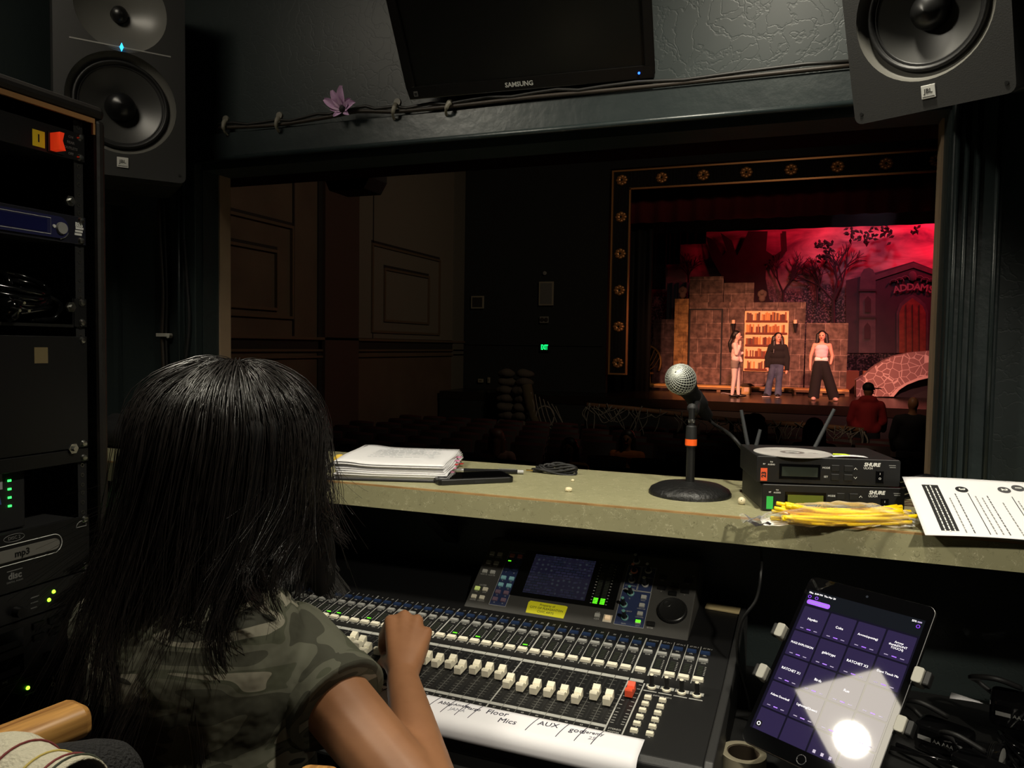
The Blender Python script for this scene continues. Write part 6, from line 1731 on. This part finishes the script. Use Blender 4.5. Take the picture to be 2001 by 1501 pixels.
# platform
pl = thing('stage_platform', 'long low timber platform in front of the stone flats', 'platform', T(-.9, 21.3, SZ))
xa, xb = atY(1262, 760, 21.3).x+.9, atY(1660, 760, 21.3).x+.9
PLY = mat('plywood_lit', (220, 172, 92), .6, var=(3, (196, 150, 76)))  # yellow light on the deck put into the board colour
n = 4
for i in range(n):
    x0, x1 = xa+(xb-xa)*i/n+.005, xa+(xb-xa)*(i+1)/n-.005
    MB().bb((x0, 0, .125), (x1, .70, .16)).build('deck_board', PLY, pl)
MB().bb((xa, -.004, .07), (xb, .03, .124)).build('front_rail', mat('plywood_dark', (110, 84, 48), .7), pl)
for i in range(9):
    x = xa+.05+(xb-xa-.1)*i/8
    MB().bb((x-.05, .02, 0), (x+.05, .07, .069)).build('block_foot', mat('raw_timber', (120, 92, 62), .8), pl)
p = atZ(1459, 769, SZ); 
t = thing('model_house', 'small cardboard model house in front of the platform', 'prop', T(p.x, 21.0, SZ))
MB().bb((-.12, -.1, 0), (.12, .1, .20)).build('walls', mat('card_cream', (196, 160, 110), .8), t)
MB().prism([(-.2, .20), (.2, .20), (.1, .27), (-.1, .27)], -.14, .14, RX(90)).build('roof', mat('card_roof', (60, 44, 30), .8), t)
MB().bb((-.05, -.104, .06), (.06, -.1, .17)).build('window', mat('card_window', (220, 190, 170), .8), t)
# bridge
BRM = mat('bridge_stone', (176, 140, 134), .9)
def _br():
    nt, b, N, L = nodes_of(BRM)
    tc = N('ShaderNodeTexCoord'); vo = N('ShaderNodeTexVoronoi'); vo.feature = 'DISTANCE_TO_EDGE'; vo.inputs['Scale'].default_value = 5.5
    r = N('ShaderNodeValToRGB'); r.color_ramp.elements[0].position = .012; r.color_ramp.elements[1].position = .045
    r.color_ramp.elements[0].color = lin((196, 168, 160)); r.color_ramp.elements[1].color = lin((128, 96, 92))
    L(tc.outputs['Object'], vo.inputs['Vector']); L(vo.outputs['Distance'], r.inputs['Fac']); L(r.outputs['Color'], b.inputs['Base Color'])
_br()
YBR = 21.4
bg_ = thing('stone_bridge', 'painted stone arch bridge at the right of the stage', 'scenery', T(0, YBR, 0))
q = [(atY(x, y, YBR).x, max(SZ, atY(x, y, YBR).z)) for x, y in ((1673, 775), (1673, 743), (1690, 733), (1705, 719), (1725, 706), (1750, 695), (1785, 688), (1825, 685), (1900, 690), (1900, 738), (1850, 734), (1822, 737), (1795, 743), (1772, 752), (1757, 762), (1746, 775))]
MB().prism(q, -.6, 0, Matrix(((1, 0, 0, 0), (0, 0, -1, 0), (0, 1, 0, 0), (0, 0, 0, 1)))).build('arch', BRM, bg_)
q2 = [(atY(x, y, YBR).x, max(SZ, atY(x, y, YBR).z)) for x, y in ((1738, 775), (1750, 761), (1768, 749), (1792, 739), (1820, 732), (1850, 729), (1900, 733), (1900, 738), (1850, 734), (1822, 737), (1795, 743), (1772, 752), (1757, 762), (1746, 775))]
MB().prism(q2, 0, .03, Matrix(((1, 0, 0, 0), (0, 0, -1, 0), (0, 1, 0, 0), (0, 0, 0, 1)))).build('arch_rim', mat('bridge_rim', (190, 158, 150), .9), bg_)
MB().bb((1.9, .5, SZ), (4.2, .55, SZ+.9)).build('void_shade', mat('bridge_void_shade', (30, 24, 26), .9), bg_)  # dark sheet standing in for the shade under the arch
for i, xx_ in enumerate((1666, 1699)):
    p = atY(xx_, 735, 23.2)
    t = tag(MB().bb((-.16, 0, 0), (.16, .3, .62)).build('timber_crate', mat('crate_brown', (120, 68, 46), .8), None, T(p.x, 23.2, SZ), bev=.01), ('brown timber box standing behind the bridge foot', 'brown timber box next to the crypt base')[i], 'box')
# wicker peacock chair
pw = atY(1258, 752, 22.0)
wk = thing('wicker_chair', 'round-backed wicker chair in the wings left of the set', 'chair', T(pw.x, 22.0, SZ))
WIC = mat('wicker', (150, 116, 60), .7)
MB().lathe([(0, .42), (.27, .42), (.27, .47), (0, .47)], 20).build('seat', WIC, wk)
b = MB()
for k in range(9):
    a = rad(20+140*k/8)
    b.tube([(0, .22, .45), (.42*math.cos(a)*.6, .26, .45+.5*math.sin(a)), (.42*math.cos(a), .3, .75+.48*math.sin(a))], .014, 5)
b.tube([(.42*math.cos(a), .3, .75+.48*math.sin(a)) for a in [rad(-30+240*k/20) for k in range(21)]], .028, 6)
b.build('fan_back', WIC, wk)
for k in range(4):
    a = PI/4+k*PI/2
    MB().cyl((.2*math.cos(a), .2*math.sin(a), .42), (.23*math.cos(a), .23*math.sin(a), 0), .022, n=8).build('leg', WIC, wk)
p = atZ(1430, 769, SZ)
tag(MB().grid(lambda u, v: (-.15+.3*u, -.06+.12*v, .004+.01*math.sin(7*u)), 6, 2).build('paper_scrap', PAPER, None, T(p.x-.1, 20.6, SZ+.012), solid=.004), 'white paper scrap lying on the stage by the actors', 'paper')

# ================================================================== PEOPLE ON STAGE
SKL = mat('skin_stage', (206, 150, 126), .55)
HBLK = mat('actor_hair', (14, 12, 12), .5)
EYEM = mat('dark_eye', (20, 14, 12), .4)
LIPM = mat('red_lips', (140, 30, 34), .4)
def actor(label, M, skin=SKL):
    return thing('person', label, 'person', M), skin
def face(t, c, f, r=.1):
    """c head centre, f facing direction"""
    f = Vector(f).normalized(); s = Vector((0, 0, 1)).cross(f)
    for k in (-1, 1):
        MB().ell((0, 0, 0), (.014, .014, .010), 10, 6).build('eye', EYEM, t, T(Vector(c)+f*(r*.86)+s*(.032*k)+Vector((0, 0, .012))), smooth=True)
    MB().ell((0, 0, 0), (.022, .022, .009), 10, 6).build('lips', LIPM, t, T(Vector(c)+f*(r*.82)+Vector((0, 0, -.052))), smooth=True)
def headsegs(c, f):
    f = Vector(f).normalized(); c = Vector(c)
    return [((c.x, c.y, c.z), (.076, .088, .105)), (tuple(c+f*.02-Vector((0, 0, .045))), (.058, .066, .068)), (tuple(c+f*.092-Vector((0, 0, .018))), (.014, .018, .018))]
# dark-haired actor in a pale tank top
p = atY(1605, 700, 19.2)
t, sk = actor('actor in pink tank top and wide black trousers standing with feet apart', T(p.x, 19.2, SZ))
hc = (0, -.01, 1.50)
flesh('body', [((0, 0, 1.30), .05, (0, 0, 1.42), .05), ((-.16, 0, 1.29), .048, (-.23, -.02, 1.03), .038), ((-.23, -.02, 1.03), .038, (-.235, -.05, .80), .028), ((-.235, -.05, .80), .03, (-.23, -.06, .70), .022), ((.17, 0, 1.29), .048, (.235, -.01, 1.04), .038), ((.235, -.01, 1.04), .038, (.20, -.06, .86), .028),
      ((-.13, 0, 1.28), .06, (.14, 0, 1.28), .06), ((0, 0, 1.23), .08, (0, 0, .92), .08), ((-.06, 0, .85), .07, (-.13, -.02, .1), .05), ((.06, 0, .85), .07, (.30, 0, .1), .05)], headsegs(hc, (-.2, -1, 0)), .013, sk, t)
face(t, hc, (-.2, -1, 0))
flesh('tank_top', [((-.055, 0, 1.22), .098, (.055, 0, 1.22), .098), ((-.045, 0, 1.05), .090, (.045, 0, 1.05), .090), ((-.09, -.01, 1.24), .05, (-.105, 0, 1.325), .028), ((.09, -.01, 1.24), .05, (.105, 0, 1.325), .028)], [((0, 0, 1.13), (.145, .10, .16))], .013, mat('pink_vest', (226, 190, 196), .8), t)
flesh('waistband', [((-.07, 0, .955), .082, (.07, 0, .955), .082)], [], .013, mat('white_band', (236, 228, 222), .8), t)
flesh('trousers', [((-.06, 0, .86), .105, (.06, 0, .86), .105), ((-.07, 0, .80), .115, (-.14, -.02, .05), .125, 1), ((.07, 0, .80), .115, (.31, 0, .05), .125, 1)], [], .014, mat('black_trousers', (8, 8, 9), .9), t)
flesh('hair', [((-.085, .02, 1.52), .05, (-.11, .0, 1.32), .035), ((.085, .02, 1.52), .05, (.12, .0, 1.30), .04), ((-.05, .06, 1.45), .06, (.05, .06, 1.45), .06), ((-.05, .06, 1.36), .05, (.06, .06, 1.35), .05)], [((0, .03, 1.545), (.095, .095, .085))], .012, HBLK, t)
for x in (-.14, .32):
    MB().ell((0, 0, 0), (.055, .13, .05), 14, 8).build('shoe', mat('pale_shoe', (206, 170, 156), .6), t, T(x, -.09, .045) @ RZ(18 if x > 0 else -6), smooth=True)
# actor in black sweater and jeans
p = atY(1520, 700, 19.7)
t, sk = actor('actor with long dark hair in black sweater and blue jeans', T(p.x-.02, 19.7, SZ))
hc = (.02, -.01, 1.46)
flesh('body', [((0, 0, 1.26), .05, (.01, 0, 1.40), .05), ((-.15, 0, 1.25), .05, (-.22, -.02, .98), .04), ((-.22, -.02, .98), .04, (-.21, -.06, .72), .03), ((.17, 0, 1.25), .05, (.235, -.01, .98), .04), ((.235, -.01, .98), .04, (.235, -.04, .66), .03),
      ((-.12, 0, 1.24), .06, (.13, 0, 1.24), .06), ((0, 0, 1.2), .08, (0, 0, .85), .08), ((-.07, 0, .8), .07, (-.18, 0, .1), .045), ((.07, 0, .8), .07, (.05, -.01, .1), .045), ((-.21, -.06, .72), .03, (-.20, -.07, .66), .025), ((.235, -.04, .66), .03, (.22, -.05, .60), .024)], headsegs(hc, (.45, -1, 0)), .013, sk, t)
face(t, hc, (.45, -1, 0))
flesh('sweater', [((-.07, 0, 1.20), .115, (.08, 0, 1.20), .115), ((-.07, 0, .88), .12, (.09, 0, .88), .12), ((-.06, 0, 1.04), .125, (.08, 0, 1.04), .125), ((-.15, 0, 1.24), .068, (-.22, -.02, .98), .066), ((-.22, -.02, .98), .066, (-.21, -.06, .73), .058, 1), ((.17, 0, 1.24), .068, (.235, -.01, .98), .066), ((.235, -.01, .98), .066, (.235, -.04, .67), .056, 1)], [], .014, mat('black_knit', (17, 16, 17), .95), t)
flesh('jeans', [((-.06, 0, .80), .10, (.06, 0, .80), .10), ((-.07, 0, .78), .10, (-.15, 0, .40), .078), ((-.15, 0, .40), .078, (-.20, -.01, .05), .092, 1), ((.07, 0, .78), .10, (.06, 0, .40), .075), ((.06, 0, .40), .075, (.05, -.01, .05), .088, 1)], [], .014, mat('blue_jeans', (70, 82, 106), .9, var=(6, (46, 56, 78))), t)
flesh('hair', [((-.08, .02, 1.46), .055, (-.13, -.04, 1.15), .045), ((.09, .03, 1.46), .05, (.13, -.03, 1.18), .04), ((0, .07, 1.42), .07, (-.02, .10, 1.16), .07), ((-.07, -.03, 1.36), .04, (-.08, -.10, 1.08), .03)], [((.01, .03, 1.50), (.095, .095, .09))], .012, HBLK, t)
for x, rz in ((-.22, -40), (.05, -4)):
    s_ = MB().ell((0, 0, 0), (.05, .135, .05), 14, 8).build('shoe', mat('black_sneaker', (20, 19, 20), .6), t, T(x, -.08, .05) @ RZ(rz), smooth=True)
    MB().ell((0, 0, -.028), (.054, .140, .022), 14, 8).build('sole', mat('white_sole', (214, 200, 190), .6), s_, smooth=True)
# actor in white facing the others
p = atY(1438, 700, 19.2)
t, sk = actor('actor with ponytail in white top and grey shorts, hand raised to chin', T(p.x, 19.2, SZ))
hc = (.03, 0, 1.49)
flesh('body', [((-.01, 0, 1.30), .045, (.01, 0, 1.42), .045), ((-.02, -.13, 1.27), .046, (.02, -.15, 1.05), .038), ((.02, -.15, 1.05), .036, (.10, -.10, 1.26), .026), ((.10, -.10, 1.26), .028, (.10, -.06, 1.34), .03), ((-.02, .13, 1.27), .046, (.03, .15, 1.05), .038), ((.03, .15, 1.05), .036, (.16, 0, 1.07), .028),
      ((-.02, -.10, 1.26), .06, (-.02, .10, 1.26), .06), ((-.01, 0, 1.2), .07, (0, 0, .9), .08), ((-.02, -.06, .86), .07, (-.02, -.06, .48), .05), ((-.02, -.06, .48), .055, (-.06, -.06, .08), .036), ((.0, .06, .86), .07, (.05, .05, .48), .05), ((.05, .05, .48), .05, (.08, .05, .08), .034)], headsegs(hc, (1, -.25, 0)), .012, mat('pale_skin', (214, 176, 160), .55), t)
face(t, hc, (1, -.25, 0))
WTOP = mat('white_top', (226, 200, 194), .85)
flesh('white_top', [((-.02, -.07, 1.25), .085, (-.02, .07, 1.25), .085), ((-.01, -.04, 1.10), .085, (-.01, .04, 1.10), .085), ((-.02, -.13, 1.27), .058, (.02, -.15, 1.05), .050), ((.02, -.15, 1.05), .048, (.09, -.105, 1.23), .038), ((-.02, .13, 1.27), .058, (.03, .15, 1.05), .05), ((.03, .15, 1.05), .048, (.15, .01, 1.07), .038), ((0, 0, 1.1), .11, (0, 0, 1.0), .115)], [], .012, WTOP, t)
flesh('tied_shirt', [((0, -.05, .93), .105, (0, .05, .93), .105), ((.10, -.03, .95), .04, (.13, -.04, .88), .035)], [], .012, WTOP, t)
flesh('grey_shorts', [((-.01, -.05, .86), .105, (-.01, .05, .86), .105), ((-.02, -.06, .84), .098, (-.02, -.06, .70), .086, 1), ((.0, .06, .84), .098, (.03, .055, .70), .086, 1)], [], .012, mat('grey_shorts', (128, 118, 112), .9), t)
flesh('white_tights', [((-.02, -.06, .74), .078, (-.02, -.06, .48), .060), ((-.02, -.06, .48), .060, (-.06, -.06, .06), .040), ((.03, .055, .74), .078, (.05, .05, .48), .060), ((.05, .05, .48), .060, (.08, .05, .06), .040)], [], .012, mat('white_tights', (212, 196, 192), .8), t)
flesh('hair', [((-.06, 0, 1.52), .06, (-.10, 0, 1.44), .05), ((-.10, .0, 1.42), .045, (-.15, .0, 1.30), .05), ((-.15, 0, 1.30), .05, (-.13, 0, 1.10), .028)], [((-.01, 0, 1.535), (.098, .09, .085)), ((-.05, 0, 1.49), (.07, .088, .09))], .012, HBLK, t)
for (x, y) in ((-.06, -.06), (.09, .05)):
    s_ = MB().ell((0, 0, 0), (.13, .045, .035), 14, 8).build('shoe', mat('black_shoe', (14, 13, 13), .35), t, T(x+.05, y, .045), smooth=True)
    MB().bb((-.105, -.025, -.044), (-.055, .025, .01)).build('heel', mat('black_shoe', (14, 13, 13), .35), s_)

# ================================================================== PEOPLE IN THE HALL
def standing(label, x, y, z0, h, top, hairc, cap=None, face_dir=(0, 1, 0), hood=False, curly=False):
    t = thing('person', label, 'person', T(x, y, z0) @ Matrix.Scale(h/1.7, 4))
    hc = (0, 0, 1.585)
    flesh('body', [((0, 0, 1.38), .055, (0, 0, 1.5), .055), ((-.17, 0, 1.36), .055, (-.24, .04, 1.08), .045), ((-.24, .04, 1.08), .045, (-.22, .14, .86), .034), ((.17, 0, 1.36), .055, (.24, .04, 1.08), .045), ((.24, .04, 1.08), .045, (.26, .16, .90), .034), ((-.12, 0, 1.34), .08, (.12, 0, 1.34), .08), ((0, 0, 1.3), .10, (0, 0, .9), .10), ((-.09, 0, .86), .08, (-.11, 0, .1), .055), ((.09, 0, .86), .08, (.11, 0, .1), .055)], headsegs(hc, face_dir), .022, SKIN, t)
    flesh('top', [((-.10, 0, 1.32), .115, (.10, 0, 1.32), .115), ((-.09, 0, .95), .135, (.09, 0, .95), .135), ((0, 0, 1.25), .17, (0, 0, .98), .16), ((-.19, 0, 1.34), .078, (-.25, .04, 1.08), .068), ((-.25, .04, 1.08), .066, (-.22, .14, .88), .052), ((.19, 0, 1.34), .078, (.25, .04, 1.08), .068), ((.25, .04, 1.08), .066, (.26, .16, .92), .052)]+([((-.07, -.05, 1.43), .07, (.07, -.05, 1.43), .07)] if hood else []), [], .022, top, t)
    flesh('trousers', [((-.08, 0, .86), .125, (.08, 0, .86), .125), ((-.09, 0, .84), .12, (-.11, 0, .06), .08, 1), ((.09, 0, .84), .12, (.11, 0, .06), .08, 1)], [], .022, mat('dark_trousers', (20, 20, 24), .9), t)
    for sx in (-.11, .11):
        MB().ell((0, 0, 0), (.05, .13, .045), 12, 8).build('shoe', MATTE, t, T(sx, .05, .045), smooth=True)
    face(t, hc, face_dir)
    if cap:
        f = Vector(face_dir).normalized()
        b = MB().ell((0, 0, 1.63), (.092, .104, .085), 16, 10)
        b.box((0, 0, 0), (.15, .11, .014), T(f.x*.13, f.y*.13, 1.615) @ RZ(math.degrees(math.atan2(f.y, f.x))-90))
        b.build('cap', cap, t, smooth=40)
    elif hairc:
        segs = [((-.08, 0, 1.58), .05, (-.1, 0, 1.36), .04), ((.08, 0, 1.58), .05, (.1, 0, 1.36), .04), ((0, -.06, 1.55), .07, (0, -.07, 1.32), .07)]
        el = [((0, -.02, 1.63), (.10, .10, .09))]
        if curly:
            random.seed(6); el += [((random.uniform(-.1, .1), random.uniform(-.1, .08), 1.56+random.uniform(-.05, .14)), (.045, .045, .04)) for _ in range(26)]
        flesh('hair', segs, el, .016, hairc, t)
    return t
REDH = mat('red_hoodie', (150, 30, 34), .9)
hp_ = atD(1697, 752, 13.4)
standing('person in red hoodie and black cap standing before the stage', hp_.x, hp_.y, fz(hp_.y), hp_.z-fz(hp_.y)+.03, REDH, None, MATTE, (1, .25, 0), True)
bp_ = atD(1785, 774, 11.2)
standing('person with shaved head and dark shirt standing before the stage', bp_.x, bp_.y, fz(bp_.y), bp_.z-fz(bp_.y), mat('dark_shirt', (16, 16, 18), .9), None, None, (0, 1, 0))
cp_ = atD(1478, 812, 7.6)
standing('person with curly reddish hair standing among the seats', cp_.x, cp_.y, fz(cp_.y), cp_.z-fz(cp_.y), mat('dark_maroon', (34, 18, 20), .9), mat('auburn_hair', (74, 38, 26), .6), None, (0, 1, 0), curly=True)
cp_ = atD(1592, 818, 7.8)
standing('person with straight brown hair standing among the seats', cp_.x, cp_.y, fz(cp_.y), cp_.z-fz(cp_.y), MATTE, mat('brown_hair', (40, 26, 20), .5), None, (0, 1, 0))
def seated(label, px, t_, top, hairc, fd):
    p = atD(px[0], px[1], t_)
    t = thing('person', label, 'person', T(p.x, p.y, p.z-1.24))
    hc = (0, 0, 1.13)
    flesh('body', [((0, 0, .9), .055, (0, 0, 1.05), .055), ((-.17, 0, .9), .055, (-.2, -.08*fd, .66), .045), ((-.2, -.08*fd, .66), .045, (-.08, -.25*fd, .68), .034), ((.17, 0, .9), .055, (.2, -.08*fd, .66), .045), ((.2, -.08*fd, .66), .045, (.08, -.25*fd, .68), .034), ((-.1, 0, .88), .08, (.1, 0, .88), .08), ((0, 0, .85), .09, (0, 0, .5), .10), ((-.09, 0, .5), .09, (-.1, -.4*fd, .5), .07), ((.09, 0, .5), .09, (.1, -.4*fd, .5), .07), ((-.1, -.4*fd, .5), .06, (-.1, -.4*fd, .08), .045), ((.1, -.4*fd, .5), .06, (.1, -.4*fd, .08), .045)], headsegs(hc, (0, -fd, 0)), .02, SKIN, t)
    face(t, hc, (0, -fd, 0))
    flesh('top', [((-.1, 0, .88), .10, (.1, 0, .88), .10), ((-.08, 0, .55), .14, (.08, 0, .55), .14), ((-.18, 0, .9), .075, (-.21, -.08*fd, .66), .066), ((-.21, -.08*fd, .66), .062, (-.1, -.23*fd, .68), .05), ((.18, 0, .9), .075, (.21, -.08*fd, .66), .066), ((.21, -.08*fd, .66), .062, (.1, -.23*fd, .68), .05)], [], .02, top, t)
    flesh('hair', [((-.07, .02*fd, 1.13), .05, (-.09, .03*fd, .92), .04), ((.07, .02*fd, 1.13), .05, (.09, .03*fd, .92), .04), ((0, .06*fd, 1.1), .07, (0, .08*fd, .92), .06)], [((0, .025*fd, 1.175), (.098, .098, .088))], .016, hairc, t)
    return t
seated('person in ochre jacket turned round in the seats', (1112, 858), 9.0, mat('ochre_jacket', (190, 140, 70), .9), HBLK, 1)
seated('person in dusky pink top sitting in the left seats', (972, 840), 10.0, mat('dusky_top', (110, 78, 70), .9), mat('auburn_hair', (74, 38, 26), .6), -1)
seated('person in orange top sitting behind the webbed railing', (1226, 842), 10.5, mat('orange_top', (170, 96, 46), .9), mat('brown_hair', (40, 26, 20), .5), 1)

# ================================================================== SEAT ROWS
SEATM = mat('seat_plush', (66, 22, 22), .9)
SEATB = mat('seat_back_shell', (40, 26, 22), .6)
back = MB().grid(lambda u, v: (-.25+.5*u, .05*math.cos(PI*(u-.5))*-1+.12*v, .42+.44*v+.02*math.sin(PI*u)*(v > .9)), 8, 4).mesh('backrest', True)
shell = MB().grid(lambda u, v: (-.25+.5*u, -.035-.05*math.cos(PI*(u-.5))+.12*v, .40+.44*v), 8, 2).mesh('back_shell', True)
pan = MB().prism(rrect(-.23, -.02, .23, .40, .04, 3), .40, .47).mesh('seat_pan')
arm = MB().bb((-.275, -.02, .02), (-.245, .06, .60)).bb((-.285, -.02, .60), (-.235, .36, .64)).bb((-.275, -.03, 0), (-.245, .25, .02)).mesh('arm_standard')
n_seat = 0
occupied = [o.matrix_world.translation.copy() if False else Vector(o.location) for o in bpy.data.objects if o.name.split('.')[0] == 'person']
row = 0
y = 4.6
ROWN = ('first', 'second', 'third', 'fourth', 'fifth', 'sixth', 'seventh', 'eighth', 'ninth', 'tenth', 'eleventh')
while y < 14.2:
    for i in range(-14, 12):
        x = .28+.56*i+(.28 if row % 2 else 0)
        if x < -8.0 or x > 4.6: continue
        v = Vector((x, y, fz(y)+.86))-CAM
        dpt = v.dot(_f); px = CXP+F_PX*v.dot(_r)/dpt
        if not (600 < px < 1850): continue
        if any((q.x-x)**2+(q.y-y)**2 < .42 for q in occupied): continue
        s_ = thing('theatre_seat', 'dark red folding theatre seat in the %s row from the booth' % ROWN[row], 'seat', T(x, y, fz(y)), 'theatre seats in the hall')
        for nm, me_, m_ in (('backrest', back, SEATM), ('back_shell', shell, SEATB), ('seat_pan', pan, SEATM), ('arm_standard', arm, MATTE)):
            obj(nm, me_, m_, s_)
        n_seat += 1
    y += .95; row += 1

# ================================================================== WEBBED RAILING, ROCK PILLAR
WEB = mat('web_cloth', (120, 114, 104), .95)
rl = thing('webbed_railing', 'railing before the stage draped with grey cobweb cloth', 'railing', T(0, 0, 0))
tops = [atD(x, y_, t_) for x, y_, t_ in ((1147, 792, 14.2), (1240, 800, 14.0), (1340, 812, 13.7), (1430, 822, 13.4), (1520, 828, 13.1), (1600, 833, 12.9), (1688, 842, 12.6))]
MB().tube(tops, .05, 8).build('top_rail', mat('rail_wood', (120, 84, 56), .7), rl, smooth=True)
for p in tops:
    MB().cyl(p, (p.x, p.y, fz(p.y)), .04, n=8).build('post', MATTE, rl)
random.seed(31)
for k in range(44):
    f = random.random()*(len(tops)-1.001); i = int(f); p = tops[i].lerp(tops[i+1], f-i)
    f2 = min(len(tops)-1.001, max(0, f+random.uniform(-.7, .7))); j = int(f2); q = tops[j].lerp(tops[j+1], f2-j)
    sag = random.uniform(.08, .65 if f < 2 else .38)
    m_ = (p+q)/2-Vector((0, .08, sag))
    MB().tube(catmull([p+Vector((0, -.05, random.uniform(-.02, .08))), (p+m_)/2+Vector((random.uniform(-.1, .1), -.05, 0)), m_, (q+m_)/2+Vector((random.uniform(-.1, .1), -.05, 0)), q+Vector((0, -.05, random.uniform(-.05, .05)))], 4), [random.uniform(.004, .013) for _ in range(17)], 5).build('web_strand', WEB, rl, smooth=True)
ROCK = mat('foam_rock', (70, 64, 56), .95, bump=(6, .8))
rp = atY(1010, 838, 17.2)
rt = thing('rock_pillar', 'stacked rough stone pillar with trailing branch beside the stage', 'scenery', T(rp.x, 17.0, fz(17)))
random.seed(14)
for k in range(9):
    for j in range(2):
        o = flesh('rock', [], [((0, 0, 0), (random.uniform(.2, .27), .2, random.uniform(.10, .13))), ((random.uniform(-.1, .1), -.05, .02), (.16, .18, .11))], .035, ROCK, rt, T(-.2+.4*j+random.uniform(-.06, .06), random.uniform(-.05, .05), .10+.2*k), smooth_it=1)
MB().tube(catmull([(.35, -.15, 1.45), (.45, -.2, 1.1), (.55, -.2, .75), (.75, -.2, .4), (1.05, -.2, .18), (1.4, -.2, .1)], 6), [.13]*10+[.11]*10+[.08]*11, 8).build('branch', mat('bark', (74, 66, 48), .95, bump=(8, .8)), rt, smooth=True)
for k in range(8):
    a = random.uniform(.5, 1.3)
    MB().tube(catmull([(.4+.1*k, -.25, 1.35-.05*k), (.5+.12*k+random.uniform(-.1, .1), -.28, 1.0-.06*k), (.55+.12*k, -.25, .55), (.7+.1*k, -.25, .3+random.uniform(0, .3))], 5), .012, 5).build('web_strand', WEB, rt, smooth=True)
MB().tube([(.85+.22*math.cos(a), -.26, .75+.24*math.sin(a)) for a in [2*PI*i/20 for i in range(21)]], .02, 5).build('web_ring', WEB, rt, smooth=True)
